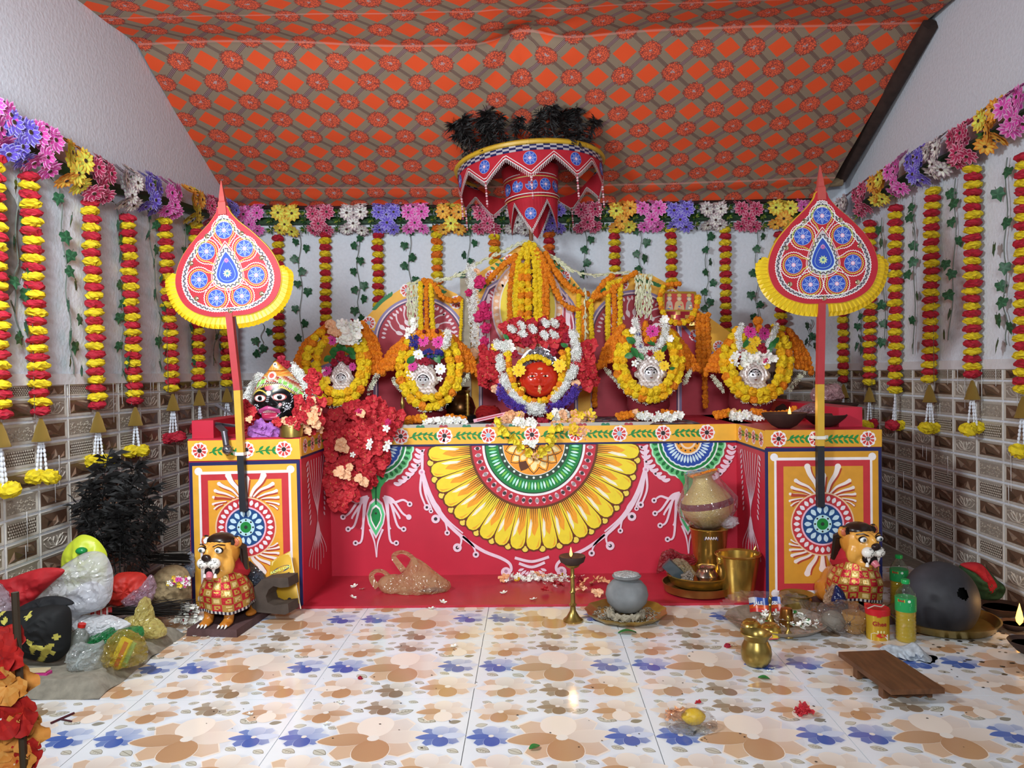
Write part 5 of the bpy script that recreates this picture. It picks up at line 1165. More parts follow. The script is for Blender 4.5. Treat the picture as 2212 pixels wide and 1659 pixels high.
garland('yellow marigold garland framing the red idol face', [(px([(1097, 764), (1101, 795), (1108, 825), (1123, 851), (1142, 866), (1166, 868), (1188, 858), (1206, 838), (1214, 815), (1217, 785), (1214, 752)], DC - .1), m2px(8.5, DC), (MG_L, MG_Y, MG_O)), (px([(1124, 784), (1138, 775), (1155, 771), (1172, 774), (1186, 783)], DC - .12), m2px(7, DC), (MG_L,)), (px([(1226, 756), (1227, 790), (1224, 810)], DC - .08), m2px(7, DC), (MG_L,))])
for pts, n, rad, lab in (([(1080, 775), (1083, 800)], 200, .03, 'white jasmine tuft upper left of the red idol face'), ([(1088, 815), (1094, 836)], 170, .028, 'white jasmine tuft lower left of the red idol face'), ([(1104, 848), (1130, 872)], 230, .026, 'white jasmine band under the left cheek of the red idol'), ([(1244, 745), (1246, 778)], 230, .03, 'white jasmine tuft upper right of the red idol face'), ([(1240, 795), (1228, 822)], 230, .028, 'white jasmine tuft lower right of the red idol face'), ([(1222, 832), (1196, 862)], 230, .026, 'white jasmine band under the right cheek of the red idol'), ([(1146, 882), (1172, 884)], 330, .042, 'thick white jasmine knot below the red idol'), ([(1075, 745), (1092, 752)], 180, .034, 'white jasmine clump at the red idol left temple'), ([(1238, 722), (1242, 735)], 150, .03, 'white jasmine clump at the red idol right temple')):
    fluffy(lab, px(pts, DC - .1), rad, n)
fluffy('violet blossom band below left of the red idol face', px([(1079, 842), (1092, 862), (1112, 876), (1132, 886)], DC - .11), .034, 330, ('#5236a4', '#6a4cc0', '#42288c'), .013, 'violet_garland')
fluffy('violet blossom band below right of the red idol face', px([(1246, 838), (1234, 858), (1212, 874), (1190, 884)], DC - .11), .034, 330, ('#5236a4', '#6a4cc0', '#42288c'), .013, 'violet_garland')
t = dressing('red hibiscus column left of the red idol face', 1058, 790, DC - .04); heap(t, DC - .04, ['hib', 'hib2'], 1042, 1076, 752, 836, 24, 15, .06)
t = dressing('red hibiscus column right of the red idol face', 1267, 790, DC - .04); heap(t, DC - .04, ['hib', 'hib2'], 1250, 1282, 745, 836, 24, 15, .06)
t = dressing('red hibiscus and jasmine heap on the crown of the red idol', 1155, 725, DC - .04)
heap(t, DC - .04, ['hib', 'hib2'], 1090, 1128, 696, 745, 20, 14, .05); heap(t, DC - .04, ['hib', 'hib2', 'hib'], 1132, 1220, 694, 742, 42, 14, .05)
for x, y in ((1128, 705), (1130, 722), (1152, 712), (1180, 700), (1178, 726), (1200, 700), (1198, 724), (1108, 712)): fluffy('j%d' % x, px([(x - 5, y - 4), (x + 5, y + 4)], DC - .1), .018, 60, parent=t, seed=x)
blooms(t, DC - .1, [('car', 1138, 737, 13), ('car', 1224, 730, 12), ('car', 1196, 760, 9), ('car', 1112, 765, 9), ('ros', 1082, 738, 7), ('whp', 1096, 745, 14), ('whp', 1103, 752, 11), ('leaf', 1094, 728, 9), ('leaf', 1219, 745, 9), ('gy', 1121, 800, 16, .04), ('gy', 1209, 790, 16, .04), ('pea', 1100, 845, 11), ('pea2', 1070, 840, 12), ('pea2', 1245, 828, 12), ('yel', 1070, 750, 10), ('car', 1085, 815, 8), ('car', 1090, 772, 7), ('car', 1255, 765, 8), ('car', 1238, 788, 7), ('car', 1188, 868, 6), ('ros', 1168, 698, 7)])
# ================================================================ long hanging garlands on the boards
DB = 5.12
st = []
for pts, r, cols in (([(1112, 560), (1102, 620), (1101, 700)], 6.5, (MG_O, '#d87410')), ([(1136, 530), (1117, 580), (1115, 700)], 7.5, (MG_L,)), ([(1138, 535), (1140, 575)], 8, (MG_L,)), ([(1127, 575), (1126, 635), (1125, 700)], 9.5, (MG_L, MG_Y, MG_O)), ([(1140, 575), (1141, 635), (1141, 700)], 9.5, (MG_Y, MG_L, MG_O)), ([(1144, 528), (1155, 560), (1158, 700)], 7.5, (MG_L,)), ([(1152, 530), (1165, 570), (1168, 705)], 7, (MG_L,)), ([(1160, 540), (1178, 580), (1182, 690)], 7, (MG_O,)), ([(1156, 545), (1172, 590), (1174, 690)], 6.5, (MG_O, '#d87410'))):
    st.append((px(pts, DB), m2px(r, DB), cols))
garland('tall curtain of yellow and orange marigolds hanging from the pointed board', st)
garland('orange marigold swag left of the marigold curtain', [(px([(1114, 552), (1082, 578), (1048, 612)], DB + .02), m2px(7, DB), (MG_O,))])
garland('orange marigold swags linking the pointed board to the right arch', [(px([(1178, 548), (1200, 585), (1225, 615), (1252, 632), (1275, 636)], DB + .02), m2px(7.5, DB), (MG_O,)), (px([(1182, 575), (1198, 625), (1222, 660), (1250, 668), (1278, 650), (1300, 615), (1322, 598)], DB), m2px(7, DB), (MG_O,)), (px([(1290, 642), (1325, 625), (1355, 600), (1374, 588)], DB), m2px(6.5, DB), (MG_O,))])
garland('pair of yellow and orange strands right of the red hibiscus column', [(px([(1250, 640), (1249, 740)], DB), m2px(6.5, DB), (MG_L,)), (px([(1262, 665), (1260, 740)], DB), m2px(6, DB), (MG_O,)), (px([(1276, 650), (1279, 752)], DB), m2px(6.5, DB), (MG_L,)), (px([(1285, 790), (1284, 875)], DB + .1), m2px(7, DB), (MG_O,))])
garland('three straight marigold strands on the right arch left half', [(px([(1314, 612), (1313, 740)], DB), m2px(6.8, DB), (MG_L,)), (px([(1327, 615), (1327, 720)], DB), m2px(6.3, DB), (MG_O,)), (px([(1340, 608), (1339, 712)], DB), m2px(6.8, DB), (MG_L,)), (px([(1326, 612), (1338, 608)], DB), m2px(7, DB), (MG_L,))])
garland('three straight marigold strands above the second silver mask', [(px([(909, 612), (908, 722)], DB), m2px(6.5, DB), (MG_L,)), (px([(921, 608), (921, 722)], DB), m2px(5.5, DB), (MG_O,)), (px([(931, 612), (935, 722)], DB), m2px(6.5, DB), (MG_L,))])
garland('orange marigold swag across the left arch', [(px([(915, 606), (935, 612), (955, 640), (980, 650), (1000, 642)], DB), m2px(6.5, DB), (MG_O,)), (px([(998, 648), (994, 735)], DB), m2px(4, DB), (MG_L,))])
garland('orange marigold cluster hanging between the two right silver idols', [(px([(1508 + 10 * k, 682 + 2 * (k % 2)), (1508 + 11 * k, 735), (1512 + 10 * k, 800), (1516 + 8 * k, 880 if k == 1 else 790)], DB - .05), m2px(7, DB), (MG_O, '#d87a10')) for k in range(3)])
# pale tuberose ropes
def buds(lab, paths, d, n, name='tuberose_garland'):
    b = MB(); o = P(*paths[0][0], d); rr = random.Random(len(lab)); N_ = 0
    for pth in paths:
        q = spline([P(x, y, d) for x, y in pth], .02)
        for p, p2 in zip(q, q[1:]):
            for _ in range(n):
                t_ = (p2 - p).normalized(); s_ = Vector((rr.gauss(0, .3), rr.gauss(-.1, .3), rr.gauss(0, .3))); a = p - o + s_ * .012; e = a + (t_ + s_ * .5).normalized() * rr.uniform(.022, .034); b.tube([a, a.lerp(e, .6), e], lambda u: .0028 + .003 * math.sin(PI * u), 4, mixc('#e9ead0', '#cfd4a8', rr.random()), False)
    return b.build(name, VCM, None, o, label=lab, cat='garland')
buds('pale tuberose rope strung along the tops of the backboards', [[(880, 614), (925, 606), (965, 602), (1005, 588), (1030, 570), (1085, 545), (1137, 522), (1180, 545), (1230, 580), (1270, 594), (1310, 592), (1350, 588), (1385, 590)], [(905, 610), (965, 604), (1010, 583)], [(1150, 530), (1200, 560), (1240, 590)]], DB + .06, 3)
buds('bunch of pale tuberose strings hanging on the left arch', [[(882 + 5 * k, 614), (880 + 5.5 * k, 660), (884 + 4.5 * k, 700 + 12 * (k % 3))] for k in range(5)], DB, 2)
buds('bunch of pale tuberose strings hanging on the right arch', [[(1374 + 5.5 * k, 592), (1375 + 5 * k, 640), (1376 + 5 * k, 690 - 9 * (k % 2))] for k in range(7)], DB, 2)
buds('single pale tuberose string beside the red hibiscus column', [[(1265, 622), (1264, 680), (1265, 742)]], DB - .02, 2)
t = dressing('white jasmine column with pink carnations left of the red idol', 1030, 660, 5.06)
fluffy('jc', px([(1020, 578), (1022, 640), (1026, 700), (1030, 752)], 5.06), .042, 620, parent=t)
blooms(t, 5.02, [('carp', 1036, 609, 15), ('carp', 1046, 664, 14), ('carp', 1036, 684, 14), ('carp', 1053, 680, 11), ('carp', 1050, 708, 13), ('carp', 1046, 738, 12), ('carp', 1013, 632, 9), ('pea2', 1022, 762, 14), ('pea2', 1030, 585, 8)])
# ---------------------------------------------------------------- small framed picture with its own garland
c = P(1467, 652, 5.1); t = thing('framed_picture', 'small gold framed devotional picture tilted on the right arch', 'picture', c); t.rotation_euler = (-.1, .03, 0)
W_, H_ = m2px(34, 5.1), m2px(20, 5.1); b = MB('#b08a34')
for x, z, w, h in ((0, H_, 2 * W_, .008), (0, -H_, 2 * W_, .008), (W_, 0, .008, 2 * H_), (-W_, 0, .008, 2 * H_)): b.box((x, 0, z), (w + .008, .014, h + .006 if h < .01 else h))
b.build('frame', mat('gilt', None, .35, metal=.7), t, smooth=False)
p = Paint(lambda u, v, l: (u * W_, -.002 - l, v * H_)); p.rect(-1, -1, 1, 1, '#b83a34', 0)
for x, s_, col in ((-.62, .36, '#b9a9a0'), (0, .5, '#c8a878'), (.62, .36, '#9a9a90')):
    p.pg([(x - s_ * .7, -1), (x + s_ * .7, -1), (x + s_ * .5, -.1), (x + s_ * .25, .1), (x - s_ * .25, .1), (x - s_ * .5, -.1)], col, 1); p.disc((x, .35), .27, mixc(col, '#3a3038', .3), 2, 14, .6); p.disc((x, .3), .19, '#d8c0a0', 3, 12, .6); p.petal((x, .5), PI / 2, 0, .42, .3, '#c8b060', 2.5)
    for k in range(4): p.disc((x + R.uniform(-.3, .3) * s_, R.uniform(-.9, -.2)), .08, R.choice(['#e0c060', '#5a6a9a', '#c85a5a', '#e8e0d0']), 3, 8)
p.build('print', VC, t, smooth=False)
b = MB(); b.grid(16, 8, lambda u, v: (m2px(-38 + 80 * u, 5.1), -.01 - .012 * math.sin(u * 15) * v, -H_ - .004 - v * m2px(30, 5.1)), colf=lambda u, v: '#9a2430' if (int(u * 8) + int(v * 4)) % 3 else '#c8a050'); b.build('drape', mat('tinsel_cloth', None, .3, metal=.3), t)
garland('marigold garland looped round the small framed picture', [(px([(1432, 620), (1426, 645), (1430, 670), (1444, 690), (1466, 698), (1490, 690), (1504, 665), (1508, 640)], 5.06), m2px(6.8, 5.06), (MG_L, MG_Y, MG_O)), (px([(1436, 618), (1450, 614), (1475, 614)], 5.12), m2px(6, 5.06), (MG_O,))])
# ================================================================ black face mask with a painted crown
def black_mask():
    d = 4.02; X0, X1, Y0, Y1 = 546, 664, 781, 908; cx, cy = 603, 846; c = P(cx, cy, d); k = d / F
    tab = [(781, 4), (790, 14), (800, 22), (812, 34), (825, 45), (840, 53), (855, 57), (870, 57), (882, 54), (892, 47), (902, 36), (910, 22)]
    hw = [(-y, w) for y, w in tab]
    def H_(x, y):                                          # height in px towards the room
        u, v = (x - 592) / 55, (y - 862) / 50; h = 36 * math.sqrt(max(0, 1 - .8 * u * u)) * math.sqrt(max(.05, 1 - .55 * v * v)) if y > 800 else 22
        G = lambda a, b_, sx, sy: math.exp(-((x - a) / sx) ** 2 - ((y - b_) / sy) ** 2)
        h += 12 * G(591, 868, 9, 9) + 5 * (G(581, 874, 5, 4) + G(602, 873, 5, 4)) + 5 * (G(571, 858, 14, 8) + G(616, 855, 14, 8)) + 7 * G(592, 882, 22, 5) + 5 * G(592, 902, 18, 5) - 5 * G(592, 892, 15, 4) + 3 * (G(560, 880, 10, 8) + G(625, 876, 10, 8))
        if y < 828: h += 6 * G(x, 822, 40, 6) + 8 * G(597, 808, 12, 12)
        return h
    def col(x, y):
        cr = 832 + ((x - 597) / 50) ** 2 * 26               # lower rim of the crown
        for ex, ey in ((572, 859), (614, 857)):
            r = math.hypot((x - ex) / 12, (y - ey) / 6.2); a = math.hypot(x - ex - 1, y - ey)
            if r < 1: return '#0c0c0e' if a < 4.4 else ('#6a6a72' if a < 5.4 else '#f4f0f0')
            if r < 1.22: return '#b85a50'
        for bx, by in ((571, 846), (617, 841)):
            if abs(y - (by - 4 + ((x - bx) / 15) ** 2 * 7)) < 1.5 and abs(x - bx) < 17: return '#d8c052'
        if y < cr:
            if y > cr - 4: return '#c9b45a' if int(x / 2.5) % 2 else '#7a6a34'
            if y > cr - 8: return '#e4dccc' if int((x + y) / 2.4) % 2 else '#6a3a34'
            if cr - 17 < y < cr - 8 and (abs(x - 574) < 12 or x > 612): return '#9ae070' if int((x + y * .4) / 4) % 3 else '#d8ecc0'
            if math.hypot(x - 597, y - 811) < 5: return '#e05a50'
            if math.hypot(x - 597, y - 811) < 9: return '#e8d8d0'
            if math.hypot(x - 602, y - 787) < 4: return '#2a2a3a' if math.hypot(x - 602, y - 787) < 2 else '#f0e8e0'
            if y < 812: return '#e8883a' if int(math.atan2(y - 812, x - 600) * 6) % 2 else '#e0a850'
            return ('#b8604a', '#c9a878', '#d8d0c0', '#a84a44')[(int(x / 4) * 3 + int(y / 3) * 5) % 4]
        if math.hypot((x - 591) / 9, (y - 836) / 7) < 1: return '#c84a5a' if y > 832 else '#e8c8d0'
        if math.hypot(x - 591, y - 848) < 5.5: return '#cfd0d2'
        t_ = 883.5 - 5 * math.exp(-((x - 590) / 14) ** 2)
        if abs(x - 590) < 24 and abs(y - t_ - 1 - abs(x - 590) * .14) < 4.5: return '#c0518a'
        if abs(x - 590) < 14 and 883 < y < 890.5: return '#f6f2ee' if int(x) % 4 else '#c8b8b0'
        if abs(x - 590) < 17 and 890 <= y < 903: return '#b02a50'
        if abs(x - 590) < 24 and 903 <= y < 907: return '#c0518a'
        for sx, sy in ((561, 879), (628, 877)):
            r = math.hypot(x - sx, y - sy)
            if 5 < r < 8 and int(math.atan2(y - sy, x - sx) * 3.5) % 2: return '#e4e4ea'
            if r < 2.5: return '#d8d8e0'
        if abs(math.hypot((x - 592) / 46, (y - 860) / 36) - 1) < .03 and y > 850 and int((x + y) / 3) % 2: return '#b8b8c0'
        if abs(x - 591) < 3 and 850 < y < 866 and int(y) % 4 < 2: return '#9a9aa2'
        if math.hypot(x - 615, y - 873) < 3.5: return '#e09a9a'
        return '#101012'
    b = MB()
    def xy(u, v): y = 781 + 129 * v; w = interp(hw, -y); m_ = 603 - (y - 781) * .045; return m_ + (2 * u - 1) * w, y
    def pt(u, v): x, y = xy(u, v); e = 1 - (2 * u - 1) ** 6; return ((x - cx) * k, -H_(x, y) * k * e * .95, (cy - y) * k)
    b.grid(118, 124, pt, colf=lambda u, v: col(*xy(u, v)))
    t = thing('black_face_mask', 'glossy black painted deity face mask with a jewelled crown and bared teeth', 'mask', c); b.build('face', VCG, t)
    b = MB('#141416'); b.ball(((660 - cx) * k, -.02, (cy - 882) * k), (.022, .02, .036), 12, 8); b.build('ear', VCG, t); b = MB('#c06a8a'); b.ball(((655 - cx) * k, -.04, (cy - 884) * k), (.008, .008, .02), 8, 6); b.build('earring', VC, t)
    b = MB('#5a2028'); b.ball((0, .03, -.03), (.12, .06, .14), 14, 10); b.build('backing', VC, t)
black_mask()
DK = 3.98
fluffy('white jasmine strip down the right side of the black mask', px([(632, 795), (650, 812), (664, 835), (672, 860), (676, 890)], DK + .06), .028, 480)
fluffy('white jasmine clump beside the left cheek of the black mask', px([(534, 862), (545, 840), (562, 812)], DK + .08), .022, 260)
t = dressing('red and peach hibiscus heaped around the black mask', 600, 905, DK)
heap(t, DK, ['hib', 'hib2', 'hib'], 522, 560, 872, 925, 14, 14, .06); heap(t, DK, ['hib', 'hib2', 'pea2'], 640, 700, 862, 935, 26, 13, .06); heap(t, DK, ['hib', 'hib2'], 660, 690, 800, 870, 14, 10, .03); heap(t, DK - .1, ['hib', 'hib2'], 590, 665, 908, 925, 9, 11, .03)
blooms(t, DK - .12, [('pea2', 625, 912, 14), ('pea2', 617, 908, 12), ('pea2', 634, 908, 12), ('hib2', 600, 912, 12), ('pea', 676, 905, 16), ('pea2', 683, 915, 13), ('hib', 655, 900, 14), ('car', 608, 780, 12, -.14), ('car', 620, 788, 9, -.14), ('pea2', 540, 905, 10)])
t = dressing('mauve orchids lying in front of the black mask', 565, 925, 3.93)
ORCH = hibiscus('#b878c8', '#8a4aa0', 12, False); K['orc'] = ORCH
blooms(t, 3.93, [('orc', 560, 922, 20), ('orc', 548, 932, 17), ('orc', 580, 928, 18), ('orc', 592, 940, 14), ('orc', 570, 938, 16), ('vio', 562, 922, 5, .03), ('orc', 598, 928, 12)])
brass = mat('brass', '#c8a450', .24, metal=.88, var=.16, scale=14, bump=.03)
brass2 = mat('old_brass', '#a88e4c', .32, metal=.85, var=.28, scale=12, bump=.05)
c = P(630, 944, 3.9); b = MB(); k = 3.9 / F * 25; b.lathe([(k, 0), (k, .055), (k * .98, .06), (k * .92, .06), (k * .9, .01), (.001, .01)], 28); b.build('brass_bowl', brass2, None, (c.x, 3.9, ZT + .002), label='plain round brass bowl on the left pillar before the mask', cat='bowl')
# ================================================================ lion statues
def plastic(name, col, cover=.45, rough=.18, tint=None):
    if name in MATS: return MATS[name]
    m = bpy.data.materials.new(name); m.use_nodes = True; MATS[name] = m; nt = m.node_tree; L = nt.links.new; N = nt.nodes.new; nt.nodes.clear()
    o = N('ShaderNodeOutputMaterial'); tr = N('ShaderNodeBsdfTransparent'); tr.inputs[0].default_value = (*C(tint or mixc(col, '#ffffff', .75)), 1)
    di = N('ShaderNodeBsdfDiffuse'); di.inputs[0].default_value = (*C(col), 1); tl = N('ShaderNodeBsdfTranslucent'); tl.inputs[0].default_value = (*C(col), 1); gl = N('ShaderNodeBsdfGlossy'); gl.inputs['Roughness'].default_value = rough; bp = N('ShaderNodeBump'); bp.inputs['Strength'].default_value = .9; bp.inputs['Distance'].default_value = .02; wv = N('ShaderNodeTexVoronoi'); wv.feature = 'DISTANCE_TO_EDGE'; wv.inputs['Scale'].default_value = 13; wn_ = N('ShaderNodeTexNoise'); wn_.inputs['Scale'].default_value = 9; wa = N('ShaderNodeVectorMath'); wa.operation = 'MULTIPLY_ADD'; wa.inputs[1].default_value = (.35,) * 3; wt = N('ShaderNodeTexCoord'); L(wt.outputs['Object'], wn_.inputs['Vector']); L(wn_.outputs[1], wa.inputs[0]); L(wt.outputs['Object'], wa.inputs[2]); L(wa.outputs[0], wv.inputs['Vector']); L(wv.outputs['Distance'], bp.inputs['Height']); L(bp.outputs[0], gl.inputs['Normal']); L(bp.outputs[0], di.inputs['Normal'])
    m1, m2, m3 = N('ShaderNodeMixShader'), N('ShaderNodeMixShader'), N('ShaderNodeMixShader'); fw_ = N('ShaderNodeLayerWeight'); fr = N('ShaderNodeMath'); fr.operation = 'POWER'; fr.inputs[1].default_value = 3.5; L(fw_.outputs['Facing'], fr.inputs[0])
    no = N('ShaderNodeTexNoise'); no.inputs['Scale'].default_value = 14; tc = N('ShaderNodeTexCoord'); L(tc.outputs['Object'], no.inputs['Vector']); mr = N('ShaderNodeMapRange'); mr.inputs[1].default_value = .3; mr.inputs[2].default_value = .7; mr.inputs[3].default_value = cover * .75; mr.inputs[4].default_value = min(1, cover * 1.3); L(no.outputs[0], mr.inputs[0])
    m1.inputs[0].default_value = .4; L(di.outputs[0], m1.inputs[1]); L(tl.outputs[0], m1.inputs[2]); L(mr.outputs[0], m2.inputs[0]); L(tr.outputs[0], m2.inputs[1]); L(m1.outputs[0], m2.inputs[2])
    ad = N('ShaderNodeMath'); ad.operation = 'ADD'; ad.inputs[1].default_value = .04; L(fr.outputs[0], ad.inputs[0]); L(ad.outputs[0], m3.inputs[0]); L(m2.outputs[0], m3.inputs[1]); L(gl.outputs[0], m3.inputs[2]); L(m3.outputs[0], o.inputs[0]); return m
brocade = mat('gold_brocade', None, .3, metal=.35, bump=.25, scale=120, var=.15)
def lion(lab, base, rz, headrz, slab, s_=1.0):
    t = thing('lion_statue', lab, 'statue', base, rz, 'painted lion statues'); t.scale = (s_,) * 3; Z = .035
    if slab:
        b = MB(); b.box((.0, .08, Z / 2), (.24, .40, Z)); b.v = [(x + .012 * noise.noise(Vector((x, y, z)) * 9), y, z) for x, y, z in b.v]; b.build('base_slab', mat('painted_stone_base', '#5a4040', .8, var=.3, scale=18, bump=.5), t, smooth=False)
    b = MB(); b.ball((0, .0, .16), (.078, .075, .12), 16, 12); b.ball((0, .10, .12), (.082, .10, .09), 16, 12); b.ball((0, .17, .09), (.085, .075, .085), 14, 10); b.ball((0, .0, .25), (.055, .055, .06), 12, 8)
    for sg in (-1, 1):
        b.tube([(sg * .045, -.03, .16), (sg * .048, -.045, .08), (sg * .048, -.05, .01)], lambda u: .03 - .008 * u, 10); b.ball((sg * .048, -.068, .014), (.028, .036, .015), 12, 8); b.ball((sg * .085, .16, .05), (.03, .07, .055), 12, 8); b.ball((sg * .09, .085, .015), (.026, .045, .016), 10, 6)
        for k in (-1, 0, 1): b.ball((sg * .048 + k * .017, -.092, .011), (.0095, .02, .011), 8, 6)
    b.v = [(x, y, z + Z) for x, y, z in b.v]
    put('body', remesh(b, .008, 4, lambda c: '#c4792a' if noise.noise(c * 40) > -.35 else '#b0651e', 'body', VCG), t)
    b = MB('#f0ece4')
    for sg in (-1, 1):
        for k in (-1, 0, 1): b.lathe([(.0055, 0), (.004, .012), (.0005, .02)], 6, (sg * .048 + k * .017, -.108, Z + .012), Matrix.Rotation(PI / 2, 3, 'X') @ Matrix.Rotation(.4, 3, 'X'))
    b.build('claws', VCG, t)
    # cloth wrapped round the chest
    b = MB(); n, m_ = 44, 16; rr = random.Random(3)
    def cl(u, v):
        a = 2 * PI * u; r = .06 + .055 * min(1, v * 1.7) + .006 * v + .004 * math.sin(a * 9 + v * 4) * v; z = .265 - .205 * v + .008 * math.sin(a * 3 + 1) * v; return (r * math.cos(a) * .96, .035 * v + r * math.sin(a) * 1.12, z + Z)
    def cc(u, v):
        i, j = int(u * 16), int(v * 6.4); f = (u * 16) % 1, (v * 6.4) % 1
        if v > .95: return '#d8d0c8' if int(u * 88) % 2 else '#3a2a3a'
        if .2 < f[0] < .8 and .2 < f[1] < .8 and rr.random() < .75: return '#caa04a' if (i + j) % 2 else '#e8cc88'
        return '#c02430' if (i + j) % 2 else '#b88c40'
    b.grid(n * 2, m_ * 2, cl, colf=cc); b.build('brocade_shawl', brocade, t)
    b = MB('#b01c28'); b.lathe([(.09, .0), (.098, .02), (.085, .055), (.068, .09), (.062, .08), (.08, .01)], 24, (0, .035, .205 + Z), Matrix.Rotation(-.35, 3, 'X'), ripple=lambda a, k: 1 + .05 * math.sin(a * 5)); b.build('neck_scarf', MATS['red_cloth'], t)
    h = put('head', None, t, (0, -.02, .312 + Z), (.04, 0, headrz), scale=1.2)
    b = MB(); b.ball((0, .01, .01), (.066, .068, .07), 18, 14); b.ball((0, -.035, .0), (.046, .05, .05), 14, 10); b.ball((0, -.05, -.005), (.03, .036, .03), 12, 8); b.ball((0, -.03, -.062), (.04, .045, .026), 14, 8); b.ball((0, -.055, .025), (.017, .045, .03), 10, 8); b.ball((0, .0, -.04), (.05, .05, .05), 12, 10)
    for sg in (-1, 1): b.ball((sg * .064, .01, .048), (.022, .012, .024), 10, 8); b.ball((sg * .042, -.02, -.03), (.024, .03, .04), 10, 8); b.ball((sg * .032, -.052, .04), (.022, .016, .012), 8, 6)
    put('face', remesh(b, .005, 3, lambda c: ('#2a1a16' if c.z > .066 and c.y > -.035 else ('#e8a84a' if c.y < -.02 else '#d08a34')) if c.y < .05 else '#2c1c18', 'face', VCG), h)
    def part(nm, f, m=VCG): bb = MB(); f(bb); bb.build(nm, m, h)
    part('mane', lambda b: [b.tube([(.05 * math.sin(a), .03 * math.cos(a) - .01, .066 - .012 * abs(math.sin(a))), (.07 * math.sin(a), .045, .02), (.072 * math.sin(a), .055, -.07)], lambda u: .015 - .004 * u, 6, jit('#2a1a14', .3)) for a in (-1.5, -1.15, -.8, -.45, -.1, .25, .6, .95, 1.3, 1.5)] + [b.ball((0, .008, .052), (.054, .05, .03), 16, 10, '#2a1a14')])
    part('mouth', lambda b: b.ball((0, -.068, -.04), (.034, .022, .024), 14, 8, '#14090a'))
    part('tongue', lambda b: b.tube([(0, -.065, -.05), (.004, -.088, -.052), (.008, -.098, -.064)], lambda u: .015 - .004 * u, 10, '#d0707c'))
    part('nose', lambda b: b.ball((0, -.098, .012), (.019, .012, .014), 12, 8, '#2c1a18'))
    for sg in (-1, 1):
        def pad(b):
            b.ball((sg * .021, -.083, -.012), (.025, .022, .021), 16, 12, '#f4efe6'); rr = random.Random(2)
            for _ in range(26): a, e = rr.uniform(-2.6, -.5), rr.uniform(-.9, .9); b.ball((sg * .021 + .025 * math.cos(e) * math.cos(a), -.083 + .022 * math.cos(e) * math.sin(a), -.012 + .021 * math.sin(e)), .0016, 5, 4, '#1a1414')
        part('whisker_pad', pad)
        def eye(b):
            b.ball((sg * .034, -.067, .034), (.018, .01, .0125), 14, 10, '#1a100e'); b.ball((sg * .034, -.070, .034), (.0155, .0095, .0105), 14, 10, '#f8f6f4'); b.ball((sg * .034, -.0785, .034), (.0068, .003, .0068), 10, 6, '#6a7a80'); b.ball((sg * .034, -.0806, .034), (.0036, .002, .0036), 8, 6, '#0a0a0a')
        part('eye', eye)
        part('fang', lambda b: [b.lathe([(.007, 0), (.005, .01), (.0006, .021)], 8, (sg * .02, -.085, -.03), Matrix.Rotation(PI, 3, 'X'), '#f8f4ec'), b.lathe([(.0075, 0), (.005, .012), (.0006, .024)], 8, (sg * .021, -.078, -.066), None, '#f8f4ec')])
        part('ear_hollow', lambda b: b.ball((sg * .065, -.001, .048), (.014, .006, .015), 10, 6, '#c86a4a'))
        part('brow', lambda b: b.tube([(sg * .014, -.075, .048), (sg * .032, -.068, .056), (sg * .052, -.052, .05)], .0022, 5, '#2a1612'))
bl = PZ(474, 1347, 0); lion('painted lion statue with lolling tongue before the left pillar', (P(484, 1300, 3.54).x, 3.54, 0), -.1, -.06, True)
br = PZ(1850, 1312, 0); lion('painted lion statue in brocade before the right pillar', (P(1852, 1250, 3.62).x, 3.62, 0), .12, .1, True)
# ================================================================ brass, clay and shopping on the floor
def pillow(pts, c, d, th, m, seed=0, crease=.25, rings=20, dense=8, flat=None, ret=False, col=None, fold=7, colf=None, back=.5):
    """a puffed, creased skin whose outline is given in photo pixels at depth d; th = thickness in metres"""
    q = smooth_loop(pts, dense); n = len(q); b = MB(col or '#ffffff'); O = P(*c, d)
    for side, kk in ((-1, 1), (1, back)):
        for r in range(rings + 1):
            t_ = r / rings
            for i in range(n):
                x, y = c[0] + (q[i][0] - c[0]) * t_, c[1] + (q[i][1] - c[1]) * t_; v = P(x, y, d) - O; nz = Vector((v.x, v.z, seed)) * 1.0
                h = math.sqrt(max(0, 1 - t_ * t_)) * th / 2; s1 = noise.noise(nz * (6 / max(th, .08)) * .16 + Vector((0, 0, seed))); a = math.atan2(v.z, v.x)
                cr = 1.5 * (.42 - abs(noise.noise(Vector((v.x * 15, v.z * 15, seed * 3.1))))) + .8 * (.4 - abs(noise.noise(Vector((v.x * 34 + v.z * 9, v.z * 34, seed + 5))))) + .35 * math.sin(a * fold + seed) * t_
                y_ = side * kk * (h * (1 + .5 * s1) + th * crease * .35 * (cr - .35) * (1 - t_ ** 4)); b.v.append((v.x, y_, v.z))
        o = len(b.v) - (rings + 1) * n
        for r in range(rings):
            for i in range(n):
                j = (i + 1) % n; f = (o + r * n + i, o + r * n + j, o + (r + 1) * n + j, o + (r + 1) * n + i); cc_ = colf(b.v[f[0]]) if colf else None; b.face(f if side < 0 else f[::-1], cc_)
    if flat is not None: b.v = [(x, y, max(z, flat - O.z)) for x, y, z in b.v]
    return b, O
def bag(name, lab, cat, pts, c, d, th, m, seed=1, crease=.3, floor=None, **kw):
    film = m.node_tree.nodes.get('Principled BSDF') is None and 'dense' not in kw
    if film: kw.update(rings=11, dense=5); crease *= 1.35
    b, O = pillow(pts, c, d, th, m, seed, crease, flat=floor, **kw); t = thing(name, lab, cat, O)
    if film: rr = random.Random(seed); b.v = [(x + rr.uniform(-.004, .004), y + rr.uniform(-.005, .005), z + rr.uniform(-.004, .004)) for x, y, z in b.v]
    if floor is not None: b.v = [(x, y, max(z, floor - O.z)) for x, y, z in b.v]
    b.build('skin', m, t, smooth=not film, angle=.5); return t
